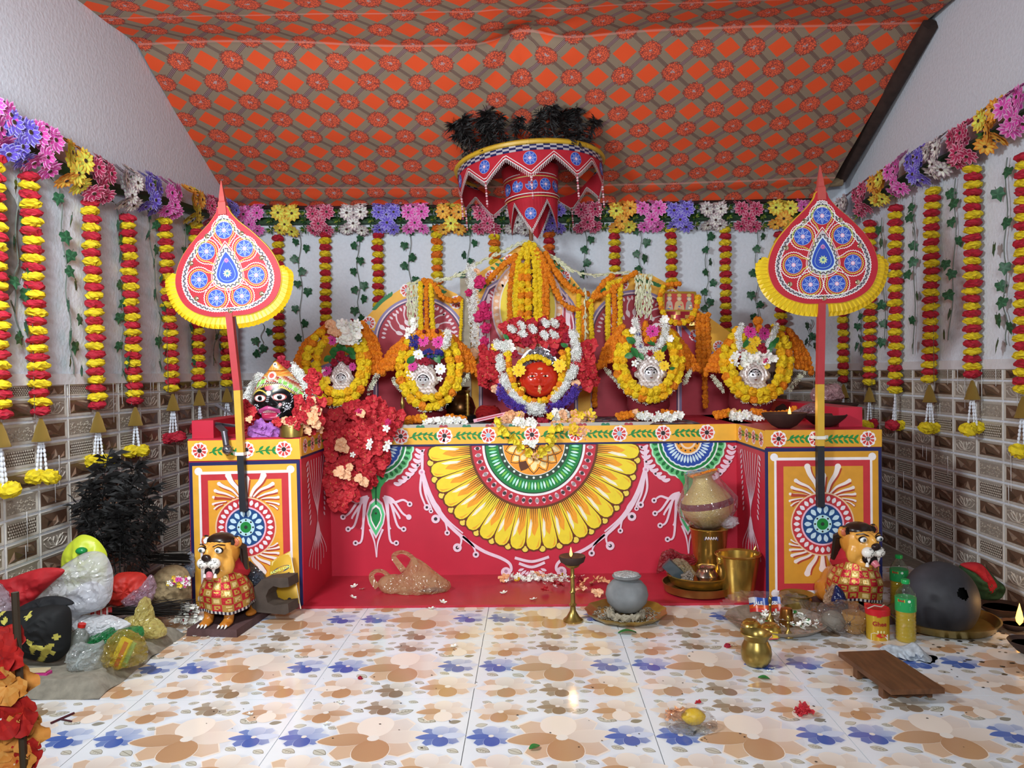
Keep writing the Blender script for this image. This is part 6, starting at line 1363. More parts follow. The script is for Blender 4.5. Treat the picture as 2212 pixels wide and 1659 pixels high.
def lathe_obj(name, lab, cat, c, prof, m, seg=32, group=None, part='body', **kw):
    t = thing(name, lab, cat, c, 0, group); b = MB(); b.lathe(prof, seg, **kw); b.build(part, m, t); return t
clay = mat('dark_clay', '#3a2620', .75, var=.3, scale=20, bump=.2)
flame_m = mat('flame', '#ffb24a', .5, emit=5); flame_c = mat('flame_core', '#fff0c0', .5, emit=30)
def flame(t, loc, h, w):
    b = MB(); b.lathe([(.0005, 0), (w * .8, h * .15), (w, h * .32), (w * .62, h * .62), (w * .25, h * .85), (.0003, h)], 12, loc); b.build('flame', flame_m, t)
    d = bpy.data.lights.new('flame_light', 'POINT'); d.energy = .5 * h / .06; d.color = (1, .55, .2); d.shadow_soft_size = .012; o = bpy.data.objects.new('flame_light', d); COL.objects.link(o); o.parent = t; o.location = Vector(loc) + Vector((0, -.01, h * 1.1))
    b = MB('#2a1a10'); b.tube([Vector(loc) + Vector((0, .004, -.012)), Vector(loc) + Vector((0, 0, h * .14))], .0022, 5); b.build('wick', VC, t)
# lamp stand
c = PZ(1238, 1342, 0); t = lathe_obj('brass_lamp_stand', 'slim brass oil lamp stand burning before the altar step', 'lamp', c, [(.045, 0), (.046, .008), (.03, .022), (.014, .05), (.012, .07), (.019, .078), (.011, .086), (.010, .13), (.015, .136), (.010, .142), (.009, .2), (.013, .206), (.009, .212), (.009, .245), (.03, .255), (.036, .265)], brass2, part='stem')
b = MB('#2a1c14'); b.lathe([(.03, .262), (.055, .278), (.062, .298), (.06, .305), (.05, .302), (.03, .29), (.001, .289)], 28); b.build('dish', clay, t); flame(t, (-.006, -.01, .302), .045, .007)
# ash pot on a leaf plate
c = PZ(1352, 1334, 0); t = lathe_obj('leaf_plate', 'crinkled metal plate with ash and a rope coil', 'plate', c, [(.001, .008), (.13, .008), (.15, .015), (.182, .034), (.19, .038), (.185, .03), (.15, .006), (.12, .001), (.001, .001)], brass2, 48, part='dish', ripple=lambda a, k: 1 + .025 * math.sin(a * 13) * (k > 1))
b = MB(); rr = random.Random(8)
for _ in range(420):
    a, r = rr.uniform(0, 6.28), .15 * math.sqrt(rr.random()); o = Vector((r * math.cos(a), r * math.sin(a), .012 + rr.random() * .012)); d = Vector((rr.gauss(0, 1), rr.gauss(0, 1), rr.gauss(0, .4))).normalized() * rr.uniform(.006, .02); b.tube([o, o + d], .0016, 4, mixc('#6a6458', '#b8b2a4', rr.random()), False)
o = b.build('ash', VC, t); tag(o, kind='stuff')
b = MB('#a49a86')
for k in range(3): b.tube([(.085 * math.cos(a) * (1 - .1 * k), .085 * math.sin(a) * (1 - .1 * k), .022 + .008 * math.sin(a * 12 + k * 2.1)) for a in (2 * PI * i / 60 for i in range(61))], .009, 6)
b.build('rope_coil', mat('rope', None, .95, var=.25, scale=60), t)
pc = Vector((c.x + .006, c.y, .026)); t = lathe_obj('ash_pot', 'round grey clay pot dusted with ash on the leaf plate', 'pot', pc, [(.02, .0), (.06, .012), (.092, .05), (.1, .085), (.092, .12), (.07, .145), (.05, .152), (.052, .158), (.066, .166), (.068, .172), (.06, .174), (.001, .176)], mat('ash_grey_clay', '#85888a', .85, var=.35, scale=9, bump=.25))
b = MB(); b.ball((0, 0, .176), (.06, .06, .012), 20, 8, '#b4b6b6', lambda u: 1 + .25 * noise.noise(u * 9)); b.build('ash_cap', mat('ash', None, .95, var=.4, scale=90, bump=1), t)
# buckets and the wrapped pot
def bucket(lab, c, r0, r1, h, hand, rzh=.4):
    t = lathe_obj('brass_bucket', lab, 'bucket', c, [(r0, 0), (r0, .006), (r0 + (r1 - r0) * .5, h * .5), (r1, h * .97), (r1 + .008, h), (r1 + .004, h + .004), (r1 - .006, h * .98), (r0 - .004, .012), (.001, .01)], brass, 40, group='brass buckets by the right pillar')
    if hand:
        for sg in (-1, 1):
            b = MB(); x, y = rotv((sg * (r1 + .002), 0), rzh); b.ball((x, y, h * .9), (.016, .016, .024), 10, 8); b.tube([(x, y, h * .95), (x * 1.06, y * 1.06, h + .012), (x, y, h + .026), (x * .93, y * .93, h + .01)], .004, 6); b.build('lug', brass, t)
        b = MB(); q = []
        for i in range(17): a = PI * i / 16; x, y = rotv((r1 * 1.0 * math.cos(a), -.25 * r1 - .75 * r1 * math.sin(a)), rzh * .2); q.append((x, y + .25 * r1 * (1 if 0 < i < 16 else 1), h * .98 + .01 - .012 * math.sin(a)))
        b.tube(q, .0045, 8); b.build('handle', brass, t)
    return t
c = PZ(1608, 1303, .012); bucket('brass bucket with a folded handle right of the big brass plate', Vector((c.x, 3.93, .012)), .075, .108, .215, True)
c2 = P(1535, 1265, 4.15); t = bucket('tall brass bucket carrying the plastic wrapped brass pot', Vector((c2.x, 4.17, .012)), .07, .098, .30, False)
p = Paint(lambda u, v, l: Vector((math.sin(u / .09) * (.0955 + l), -math.cos(u / .09) * (.0955 + l), .262 + v)), .0008); p.rect(-.045, -.012, .025, .014, '#3a2a48', 1)
for k in range(5): p.stroke([(-.038 + .012 * k, -.007), (-.034 + .012 * k, .008), (-.03 + .012 * k, -.004)], .003, '#e8e4f0', 2)
p.build('sticker', VC, t, smooth=False)
c = Vector((P(1536, 1165, 4.17).x, 4.17, .318)); t = thing('wrapped_brass_pot', 'dotted brass water pot wrapped in clear plastic on the bucket', 'pot', c); t.rotation_euler = (0, -.16, 0)
prof = [(.05, 0), (.09, .03), (.125, .07), (.138, .11), (.136, .14), (.11, .18), (.075, .215), (.055, .245), (.05, .262), (.055, .275), (.075, .285), (.078, .29), (.066, .291)]
b = MB(); b.lathe(prof, 36); b.build('pot', mat('pale_brass', '#cdb674', .38, metal=.45, var=.15, scale=200, bump=.5), t)
b = MB('#6a1828'); b.lathe([(.1372, .112), (.139, .125), (.1372, .148)], 36); b.build('maroon_band', VC, t)
b = MB(); b.lathe([(.045, -.012), (.1, .02), (.148, .085), (.15, .14), (.12, .2), (.088, .25), (.085, .285), (.09, .298), (.08, .3)], 44, ripple=lambda a, k: 1 + .05 * abs(math.sin(a * 6 + k)) + .03 * math.sin(a * 17)); b.v = [tuple(Vector(v) * (1 + .04 * noise.noise(Vector(v) * 30))) for v in b.v]; b.build('plastic_wrap', plastic('clear_film', '#f0eef2', .1, .07), t, angle=.4)
b = MB(); b.ball((.09, -.06, .02), (.045, .03, .028), 18, 12, f=lambda u: 1 + .5 * abs(noise.noise(u * 4))); b.build('plastic_knot', plastic('silver_film', '#e8e8ee', .5, .06), t, angle=.3)
t2 = thing('marigold_petals', 'orange marigold petals along the rim of the wrapped pot', 'petals', c + Vector((-.045, 0, .3))); strand(t2, [c + Vector((-.11, -.04, .275)), c + Vector((-.045, -.07, .298)), c + Vector((.02, -.05, .312))], .008, (MG_O,), .008)
# big brass plate with offerings
c = Vector((P(1510, 1290, 4.02).x, 4.03, .012)); t = lathe_obj('brass_plate', 'large brass tray with a deep beaded rim holding offerings', 'tray', c, [(.15, 0), (.175, .01), (.182, .045), (.186, .05), (.18, .05), (.17, .02), (.001, .018)], brass2, 48)
b = MB(); b.lathe([(.13, .02), (.15, .03), (.172, .075), (.165, .078), (.14, .04), (.001, .035)], 48, (.012, .02, .012), ripple=lambda a, k: 1 + .012 * math.sin(a * 60) * (k in (2, 3))); b.build('inner_tray', brass, t)
t = lathe_obj('steel_pot', 'small polished metal pot in the brass tray', 'pot', c + Vector((.035, -.03, .05)), [(.03, 0), (.05, .015), (.058, .04), (.045, .065), (.036, .072), (.048, .084), (.05, .088), (.042, .086), (.03, .07)], mat('rosy_steel', '#c8b0a0', .18, metal=.95, var=.1, scale=10))
b = MB(); b.box((0, 0, 0), (.16, .03, .055)); b.v = [(x, y, z + .14 * x * x * 4) for x, y, z in b.v]; b.build('grey_case', mat('grey_case', '#3f4a50', .35), None, c + Vector((-.115, -.03, .10)), (.2, .75, 0), label='dark grey curved case leaning in the brass tray', cat='case', smooth=False)
bag('silver_packet', 'crumpled silver packet beside the grey case in the tray', 'packet', [(1474, 1240), (1490, 1232), (1498, 1244), (1494, 1258), (1478, 1256), (1472, 1248)], (1484, 1246), 3.95, .05, plastic('foil_film', '#b8aca0', .8, .15), 3, .5)
bag('clear_packet', 'clear packet with a yellow sweet in the brass tray', 'packet', [(1450, 1212), (1470, 1206), (1490, 1220), (1503, 1240), (1490, 1248), (1468, 1238), (1452, 1226)], (1474, 1226), 4.02, .06, plastic('wrapper_film', '#c8b896', .45, .12), 4, .5)
bag('red_cloth_scrap', 'red translucent cloth scrap behind the brass tray', 'cloth', [(1418, 1240), (1424, 1210), (1432, 1192), (1452, 1186), (1470, 1196), (1498, 1200), (1504, 1215), (1480, 1222), (1450, 1216), (1436, 1226)], (1455, 1206), 4.12, .05, plastic('red_gauze', '#a01828', .75, .5), 5, .6)
# small brass pot, tray, lota
c = PZ(1721, 1318, 0); c.y = 3.72; c.x = P(1721, 1300, 3.72).x; lathe_obj('brass_cauldron', 'wide brass pot with a flared rim before the right pillar', 'pot', c, [(.045, 0), (.065, .012), (.072, .04), (.068, .062), (.06, .068), (.062, .072), (.078, .082), (.08, .086), (.07, .084), (.055, .07), (.055, .02), (.001, .015)], brass2)
c = PZ(1762, 1325, 0); c.y = 3.68; c.x = P(1762, 1310, 3.68).x; lathe_obj('clay_cup', 'small brown clay cup beside the wide brass pot', 'cup', c, [(.02, 0), (.032, .02), (.038, .045), (.034, .045), (.02, .01), (.001, .008)], mat('brown_clay', '#6a5034', .8, var=.2, scale=20))
c = PZ(1634, 1437, 0); t = lathe_obj('brass_lota', 'round brass water pot with a flared mouth on the tiles', 'pot', c, [(.03, .0), (.042, .005), (.055, .024), (.059, .05), (.055, .076), (.046, .094), (.044, .1), (.05, .113), (.06, .126), (.058, .129), (.047, .12), (.04, .1), (.04, .09), (.001, .085)], brass2)
TR = PZ(1676, 1352, 0); t = lathe_obj('offering_tray', 'printed round tray of offerings half covered with clear plastic', 'tray', TR, [(.001, .006), (.15, .006), (.19, .02), (.215, .035), (.22, .035), (.19, .012), (.15, .001), (.001, .001)], mat('printed_tray', '#9a8c7c', .4, var=.35, scale=30), 48, part='dish', ripple=lambda a, k: 1)
b = MB(); b.grid(30, 22, lambda u, v: ((u - .5) * .5 + .01, (v - .5) * .42, .03 + .075 * max(0, (v - .55)) * 2.0 + .05 * max(0, .35 - u) + .012 * noise.noise(Vector((u * 6, v * 6, 1))) + .006 * noise.noise(Vector((u * 20, v * 20, 4))))); b.f = [f for f in b.f if math.hypot((b.v[f[0]][0]) / .25, b.v[f[0]][1] / .21) < 1.02 and not (-.16 < b.v[f[0]][0] < .14 and -.16 < b.v[f[0]][1] < .1)]; b.c = b.c[:len(b.f)]; b.build('plastic_cover', MATS['clear_film'], t, angle=.4)
for x, y, sx, lab in ((1622, 1364, 1, 'upturned brass bowl at the left of the offering tray'), (1664, 1372, 1.05, 'upturned brass bowl behind the matchbox in the tray')):
    q = PZ(x, y, .008); lathe_obj('brass_cup', lab, 'bowl', q, [(.045 * sx, 0), (.046 * sx, .012), (.042 * sx, .034), (.03 * sx, .046), (.022 * sx, .048), (.022 * sx, .052), (.001, .052)], brass, 28)
q = PZ(1699, 1350, .008); lathe_obj('brass_tumbler', 'upturned brass tumbler standing in the offering tray', 'cup', q, [(.032, 0), (.031, .03), (.027, .065), (.024, .075), (.02, .077), (.001, .077)], mat('copper_brass', '#a06a34', .3, metal=.95, var=.15, scale=10), 28)
for x, y, h, lab in ((1664, 1342, .115, 'tall slim brass hand bell at the back of the offering tray'), (1703, 1376, .095, 'brass hand bell at the front of the offering tray')):
    q = PZ(x, y, .008); lathe_obj('hand_bell', lab, 'bell', q, [(.022, 0), (.021, .006), (.013, .022), (.006, .03), (.005, h * .6), (.008, h * .64), (.005, h * .7), (.009, h * .8), (.008, h * .93), (.002, h)], brass2, 16)
t = thing('tray_blossoms', 'white and pale green blossoms scattered in the offering tray', 'flowers', TR + Vector((0, 0, .02)))
for _ in range(46): x, y = R.uniform(-.1, .16), R.uniform(-.12, .11); put('blossom', K[R.choice(['wh', 'wh', 'whp'])], t, (x, y, R.uniform(-.002, .025)), (R.uniform(-.8, .8), R.uniform(-.8, .8), R.uniform(0, 6)), scale=R.uniform(.012, .02))
for _ in range(12): put('leaf', K['leaf'], t, (R.uniform(-.06, .15), R.uniform(-.12, .08), R.uniform(0, .02)), (R.uniform(-.5, .5), R.uniform(-.5, .5), R.uniform(0, 6)), scale=R.uniform(.02, .03))
q = PZ(1668, 1380, .008); t = thing('matchbox', 'small yellow and red matchbox leaning on a brass bowl', 'box', q + Vector((0, 0, 0)), .15); b = MB('#e8c83a'); b.box((0, 0, .014), (.046, .014, .028)); b.build('box', VC, t, smooth=False); p = Paint(lambda u, v, l: (u, -.0072 - l, v)); p.disc((-.01, .014), .009, '#c83a3a', 1, 16); p.disc((-.01, .014), .006, '#f0e0c0', 2, 14); p.disc((-.01, .014), .003, '#c83a3a', 3, 10); p.rect(-.023, .0, .023, .004, '#c84a5a', 1); p.build('print', VC, t, smooth=False)
q = PZ(1655, 1322, .03); t = thing('printed_packet', 'blue and orange printed packet at the back of the offering tray', 'packet', q, .05); b = MB(); b.grid(14, 8, lambda u, v: ((u - .5) * .15, .01 * math.sin(u * 9) + .02 * v, .062 * v), colf=lambda u, v: '#d8d4d4' if u < .25 and v > .6 else ('#2a4a9a' if v > .55 else ('#d85a24' if v > .2 else '#c8302c'))); b.build('pouch', mat('shiny_pouch', None, .25), t); [put('lettering', text_mesh(w_, .022, mat('white_print', '#f0f0f4', .5), .0004, .0006), t, (x_, -.004, .042), (PI / 2 - .2, 0, 0)) for w_, x_ in (('JALE', -.038), ('ISBI', .036))]
# wooden stool
co = [PZ(x, y, .057) for x, y in ((1811, 1408), (1912, 1404), (2041, 1487), (1925, 1490))]; o = sum(co, Vector()) / 4; o.z = 0; t = thing('wooden_stool', 'low brown wooden prayer stool with scalloped feet on the tiles', 'stool', o)
wood = mat('stool_wood', '#6b4428', .5, var=.4, scale=14, bump=.15); wn = wood.node_tree
mp = wn.nodes.new('ShaderNodeMapping'); mp.inputs['Scale'].default_value = (1.6, .25, 1); mp.inputs['Rotation'].default_value = (0, 0, -.5)
for n_ in wn.nodes:
    if n_.type == 'TEX_NOISE': tc_ = [x for x in wn.nodes if x.type == 'TEX_COORD'][0]; wn.links.new(tc_.outputs['Object'], mp.inputs['Vector']); wn.links.new(mp.outputs[0], n_.inputs['Vector']); n_.inputs['Scale'].default_value = 30
b = MB(); b.prism([p_ - o for p_ in co], (0, 0, -.018)); b.build('top', wood, t, smooth=False)
for a_, b_, off in ((co[0], co[1], .1), (co[3], co[2], .06)):
    other = co[3] if a_ is co[0] else co[0]; inn = (other - a_).normalized() * off; A0_, B0_ = a_ - o + inn, b_ - o + inn; d = B0_ - A0_; b = MB(); pts = []
    A0_, B0_ = A0_ + d * .03, B0_ - d * .03; d = B0_ - A0_
    for i in range(25): u = i / 24; pts.append(A0_ + d * u + Vector((0, 0, -.057 + (.008 * abs(math.sin(u * PI * 4)) if .12 < u < .88 else 0))))
    b.prism([A0_ + Vector((0, 0, -.018)), *pts, B0_ + Vector((0, 0, -.018))], inn.normalized() * .03); b.build('leg', wood, t, smooth=False)
bag('crumpled_newspaper', 'crumpled sheet of grey white paper behind the wooden stool', 'paper', [(1900, 1402), (1920, 1392), (1950, 1396), (1975, 1388), (1995, 1405), (2018, 1428), (2022, 1440), (1995, 1446), (1970, 1440), (1955, 1420), (1930, 1412)], (1965, 1418), 3.12, .1, mat('newsprint', None, .9, var=.3, scale=60), 6, 1.6, floor=.001, col='#b8c0c8')
# ghee tin
q = PZ(1896, 1378, 0); t = thing('ghee_tin', 'yellow and red ghee tin with a red lid', 'tin', q, .12); b = MB(); b.lathe([(.046, 0), (.0465, .003), (.0465, .108), (.047, .11)], 36, col='#c8a02c'); b.build('can', mat('tin_print', None, .3, metal=.25), t)
b = MB('#c4202a'); b.lathe([(.05, .106), (.0505, .128), (.046, .132), (.04, .129), (.001, .129)], 36); b.build('lid', VCG, t)
p = Paint(lambda u, v, l: ((.0468 + l) * math.sin(u), -(.0468 + l) * math.cos(u), v)); 
p.pg([(.45, .002), (1.6, .002), (1.6, .108), (.45, .108)], '#b01c28', 1); p.L = 2
p.pg([(-1.1, .002)] + [(-1.1 + .3 * i, .028 + .008 * math.sin(i * 1.3)) for i in range(6)] + [(.43, .03), (.43, .002)], '#f0ece4', 2); p.pg([(-.7, .022), (-.3, .014), (.2, .02), (.42, .014), (.1, .03), (-.4, .034)], '#c83020', 3); p.pg([(-.6, .1), (-.2, .1), (-.25, .108), (-.55, .108)], '#c83020', 3)
for a_ in (-.5, -.25, 0): p.disc((a_, .04), .006, '#e8e0a0', 3, 10, 12)
p.build('print', VC, t, smooth=False)
def bent(nm, txt, size, r, z, a, m, t, bold=.0006):
    me = text_mesh(txt, size, m, .0003, bold)
    for v in me.vertices: x, y, zz = v.co; th_ = a + x / r; rr_ = r + .0014 + zz; v.co = (rr_ * math.sin(th_), -rr_ * math.cos(th_), z + y)
    put(nm, me, t)
bent('lettering', 'Ghee', .026, .0468, .072, -.35, mat('red_print', '#a01820', .5), t)
b = MB('#d8d0c0'); b.tube([(-.055, -.02, .135), (-.02, -.01, .142), (.01, -.012, .136), (.03, 0, .14)], .0025, 5); b.build('string', VC, t)
# oil bottles
pet = plastic('clear_bottle', '#e8ecd8', .03, .05); oil = mat('cooking_oil', '#b89a20', .12, coat=.5)
def bottle(lab, c, h=.26, r=.041, fill=.66, cap='#18a050', lb=True):
    t = thing('oil_bottle', lab, 'bottle', c, 0, 'cooking oil bottles by the dark dome'); pr = [(r * .9, 0), (r, .008)]
    for k in range(9): z = .015 + k * h * .055; pr += [(r, z), (r * .955, z + h * .02), (r, z + h * .04)]
    pr += [(r, h * .56), (r, h * .7), (r * .9, h * .78), (r * .55, h * .87), (r * .36, h * .91), (r * .36, h * .94)]
    b = MB(); b.lathe(pr, 28); b.build('shell', pet, t); b = MB(); q = [(x * .965, z + .002) for x, z in pr if z < h * fill] + [(r * .96, h * fill), (.001, h * fill)]; b.lathe(q, 28); b.build('oil', oil, t)
    b = MB(cap); b.lathe([(r * .42, h * .935), (r * .43, h * .99), (r * .38, h), (.001, h)], 18, ripple=lambda a, k: 1 + .02 * math.sin(a * 20)); b.build('cap', VCG, t)
    if lb:
        b = MB('#1c9a52'); b.lathe([(r * 1.012, h * .5), (r * 1.015, h * .52), (r * 1.015, h * .71), (r * 1.012, h * .72)], 28); b.build('label', VC, t); p = Paint(lambda u, v, l: ((r * 1.016 + l) * math.sin(u), -(r * 1.016 + l) * math.cos(u), v)); p.pg([(-1.2, h * .655), (-.5, h * .655), (-.5, h * .705), (-1.2, h * .705)], '#e8d83a', 1); p.disc((-.1, h * .68), .006, '#e0f0e0', 1, 12, 24)
        for k in range(5): p.pg([(-.95 + .9 * (k > 1), h * (.635 - .025 * k)), (.1 + .6 * (k > 1), h * (.635 - .025 * k)), (.1 + .6 * (k > 1), h * (.642 - .025 * k)), (-.95 + .9 * (k > 1), h * (.642 - .025 * k))], '#c8e8d0', 1)
        p.build('print', VC, t, smooth=False); bent('lettering', 'RAA', .013, r * 1.016, h * .68, -.86, mat('green_print', '#b03020', .5), t)
bottle('green capped oil bottle standing beside the ghee tin', PZ(1957, 1384, 0)); bottle('green capped oil bottle in the shade behind the dome', Vector((P(1942, 1250, 3.8).x, 3.8, 0)), .245)
q = P(1874, 1310, 3.42); t = thing('hand_bottle', 'tiny clear bottle with a red cap before the right lion', 'bottle', Vector((q.x, 3.42, 0))); b = MB(); b.lathe([(.022, 0), (.024, .01), (.024, .085), (.016, .1), (.012, .108)], 18); b.build('shell', plastic('cloudy_bottle', '#c8ccd4', .5), t); b = MB('#d0242a'); b.lathe([(.014, .105), (.014, .125), (.001, .126)], 14); b.build('cap', VCG, t)
t = bag('clear_grocery_bag', 'knotted clear plastic bag holding clay cups beside the ghee tin', 'bag', [(1764, 1318), (1772, 1304), (1795, 1302), (1812, 1296), (1840, 1298), (1866, 1310), (1870, 1340), (1866, 1365), (1840, 1371), (1805, 1368), (1785, 1352), (1768, 1338)], (1820, 1336), 3.4, .16, plastic('thin_bag_film', '#c8c0bc', .1, .1), 7, .5, floor=.002)
b = MB('#b8863c'); b.lathe([(.035, 0), (.05, .02), (.054, .07), (.05, .085), (.001, .08)], 20, Vector((P(1846, 1340, 3.41).x, 3.41, .004)) - t.location); b.build('clay_cup', mat('orange_clay', None, .7, var=.2, scale=16), t); b = MB('#8a8478'); b.ball(Vector((P(1800, 1345, 3.42).x, 3.42, .05)) - t.location, (.05, .05, .045), 14, 8); b.build('bundle', VC, t)
bag('navy_pouch', 'shiny navy blue pouch leaning against the right lion', 'pouch', [(1796, 1300), (1800, 1280), (1806, 1264), (1822, 1278), (1828, 1300), (1815, 1308)], (1812, 1288), 3.5, .05, mat('navy_foil', '#141c4a', .2), 3, .4)
bag('pale_pouch', 'crumpled pale plastic behind the navy pouch', 'plastic', [(1778, 1300), (1786, 1278), (1800, 1262), (1812, 1268), (1806, 1300)], (1796, 1284), 3.56, .05, plastic('pale_wrap', '#d8b89a', .6), 8, .5)
# dark dome on a brass tray
c = PZ(2035, 1352, 0); t = lathe_obj('round_brass_tray', 'wide brass tray under the dark clay dome', 'tray', c, [(.17, 0), (.205, .012), (.225, .045), (.23, .048), (.222, .048), (.2, .018), (.001, .012)], brass2, 44)
t = thing('clay_dome', 'large blackened clay pot turned upside down with a broken hole', 'pot', c + Vector((.0, .01, .014))); b = MB(); n, m_ = 130, 64
def dome(u, v):
    a = 2 * PI * u; z = .268 * math.sin(v * PI / 2); r = .155 * math.sqrt(max(0, 1 - ((z - .1) / .168) ** 2)); return (r * math.cos(a), r * math.sin(a), z)
b.grid(n, m_, dome); hx, hz = .022, .165
keep = []
for f in b.f:
    cx_ = sum(b.v[i][0] for i in f) / 4; cz_ = sum(b.v[i][2] for i in f) / 4; cy_ = sum(b.v[i][1] for i in f) / 4
    if cy_ < 0 and math.hypot((cx_ - hx) / .024, (cz_ - hz) / .025) < 1 + .25 * noise.noise(Vector((cx_, cz_, 0)) * 60): continue
    keep.append(f)
b.f = keep; b.c = b.c[:len(keep)]; b.build('dome', mat('sooty_clay', '#3a3a40', .6, var=.6, scale=7, bump=.15), t)
b = MB('#060606'); b.lathe([(.1, .004), (.125, .08), (.09, .2), (.001, .235)], 24); b.build('hollow', VC, t)
t = bag('cloth_bundle', 'red and green cloth bundle against the right wall', 'cloth', [(2072, 1222), (2095, 1214), (2120, 1218), (2138, 1236), (2150, 1250), (2165, 1262), (2166, 1284), (2150, 1296), (2118, 1294), (2106, 1276), (2088, 1250)], (2125, 1262), 3.72, .12, mat('green_cloth', None, .8, var=.3, scale=20), 9, .7, col='#2c4a2c')
b, O = pillow([(2074, 1220), (2100, 1214), (2122, 1220), (2140, 1242), (2154, 1268), (2140, 1282), (2128, 1262), (2110, 1240)], (2124, 1240), 3.66, .05, None, 4, .5, col='#a01824'); b.v = [tuple(Vector(v) + O - t.location) for v in b.v]; b.build('red_sash', MATS['red_cloth'], t)
def clay_bowl(lab, c, r, h, lit=0, m=clay):
    t = lathe_obj('clay_bowl', lab, 'bowl', c, [(r * .3, 0), (r * .55, h * .2), (r * .9, h * .75), (r, h), (r * .98, h * 1.04), (r * .88, h * .9), (r * .5, h * .45), (.001, h * .4)], m, 30, group='dark clay bowls')
    b = MB('#1a0e08'); b.lathe([(r * .8, h * .78), (.001, h * .78)], 24); b.build('oil', mat('lamp_oil', None, .08), t)
    if lit: flame(t, (r * .15, -r * .3, h * .82), lit, lit * .16)
    return t
clay_bowl('lit clay lamp at the right edge with a tall flame', PZ(2192, 1362, .0), .062, .035, .095)
clay_bowl('empty dark clay bowl behind the lit lamp at the right edge', Vector((P(2165, 1310, 3.62).x, 3.62, 0)), .1, .05); clay_bowl('empty dark clay bowl cut off below the lit lamp', PZ(2222, 1412, 0), .075, .05)
b = MB(); rr = random.Random(12); 
for _ in range(260):
    x, y = rr.uniform(1.6, 2.28), rr.uniform(2.75, 3.5)
    if rr.random() > (x - 1.5) * 1.1: continue
    s_ = rr.uniform(.004, .016); b.add([(x + s_ * math.cos(a), y + s_ * math.sin(a) * rr.uniform(.5, 1), .0014 + .0004 * rr.random()) for a in (0, 1.1, 2.3, 3.5, 4.8)], [range(5)], mixc('#1a1410', '#4a3a28', rr.random()))
b.build('soot_flakes', VC, None, smooth=False, label='soot and oily crumbs on the tiles by the right wall', cat='soot', kind='stuff')
# lemon in a plastic bag
c = PZ(1490, 1572, 0); t = thing('lemon', 'yellow lemon in an open clear plastic bag on the tiles', 'lemon', c + Vector((.012, 0, .036))); b = MB('#e8bc1c'); b.ball((0, 0, 0), (.036, .027, .026), 18, 12, f=lambda u: 1 + .12 * max(0, abs(u.x) - .85) / .15); b.build('fruit', mat('lemon_skin', None, .4, bump=.15, scale=120), t)
t = thing('wilted_blossom', 'wilted orange blossom beside the lemon in the bag', 'flower', c + Vector((-.045, 0, .035))); 
for k in range(3): put('hibiscus', K['pea'], t, (R.uniform(-.01, .012), R.uniform(-.012, .01), .006 * k), (R.uniform(-1, 1), R.uniform(-1, 1), k * 2), scale=.03)
bag('small_clear_bag', 'small clear plastic bag lying open round the lemon', 'bag', [(1436, 1545), (1445, 1532), (1480, 1530), (1520, 1534), (1545, 1552), (1548, 1570), (1525, 1588), (1490, 1592), (1455, 1586), (1438, 1566)], (1492, 1562), c.y, .11, plastic('thin_bag_film2', '#e0e0dc', .06, .06), 11, .4, floor=.002)
# ================================================================ bags and bundles along the left wall
t = bag('large_clear_bag', 'large milky clear plastic bag heaped on the left pile', 'bag', [(48, 1330), (52, 1300), (80, 1275), (120, 1240), (150, 1212), (190, 1192), (225, 1196), (243, 1230), (244, 1270), (236, 1300), (210, 1318), (180, 1325), (165, 1350), (140, 1318), (100, 1312), (70, 1338)], (160, 1268), 3.2, .2, plastic('milky_film', '#f2f3f8', .5, .1), 2, .5, dense=5)
b = MB('#d8d8e0'); q, O = pillow([(140, 1300), (165, 1270), (200, 1255), (230, 1275), (228, 1310), (190, 1325), (155, 1330)], (188, 1292), 3.22, .14, None, 6, .4, col='#c9cbd4'); q.v = [tuple(Vector(v) + O - t.location) for v in q.v]; q.build('contents', mat('white_stuffing', None, .8, var=.1), t)
bag('yellow_green_bag', 'lime yellow printed bag propped behind the large clear bag', 'bag', [(133, 1222), (138, 1190), (156, 1168), (178, 1155), (205, 1162), (224, 1182), (232, 1205), (228, 1260), (205, 1300), (165, 1300), (140, 1260)], (182, 1225), 3.36, .1, mat('lime_film', '#c8d63a', .4, var=.12, scale=20), 3, .35)
b = MB('#1a8a44'); b.ball((0, 0, 0), (.025, .02, .016), 12, 8); b.build('green_bottle_top', VCG, None, P(176, 1190, 3.29), label='green bottle top showing inside the lime bag', cat='bottle')
bag('red_sari_cloth', 'red cloth with a woven border draped at the left wall foot', 'cloth', [(-25, 1262), (20, 1250), (60, 1235), (100, 1226), (140, 1232), (110, 1262), (80, 1290), (50, 1320), (20, 1330), (-25, 1330)], (50, 1278), 3.1, .07, mat('red_sari', None, .7, var=.15, scale=25), 4, .4, colf=lambda v: '#b01c24' if v[0] + v[2] > -.12 else ('#8a2444' if int(v[0] * 90) % 2 else '#c88a9a'))
bag('pale_bag', 'pale pinkish clear bag at the left photo edge', 'bag', [(-30, 1260), (0, 1262), (20, 1290), (28, 1325), (10, 1345), (-30, 1345)], (-2, 1305), 3.02, .1, plastic('pink_film', '#d8c8d4', .5, .12), 5, .5)
def blk(v):
    x, z = v[0], v[2]; k = int(math.floor((x * .7 + z) * 38)); j = int(math.floor((z * .7 - x) * 38))
    if x > .03 and z < -.02 and z > -.12 and (k * 5 + j * 3) % 5 < 2: return '#b8ac4a'
    return '#c9c05a' if (k % 9 == 0 and j % 2 == 0) or (k % 7 == 3 and j % 6 == 1) else '#101214'
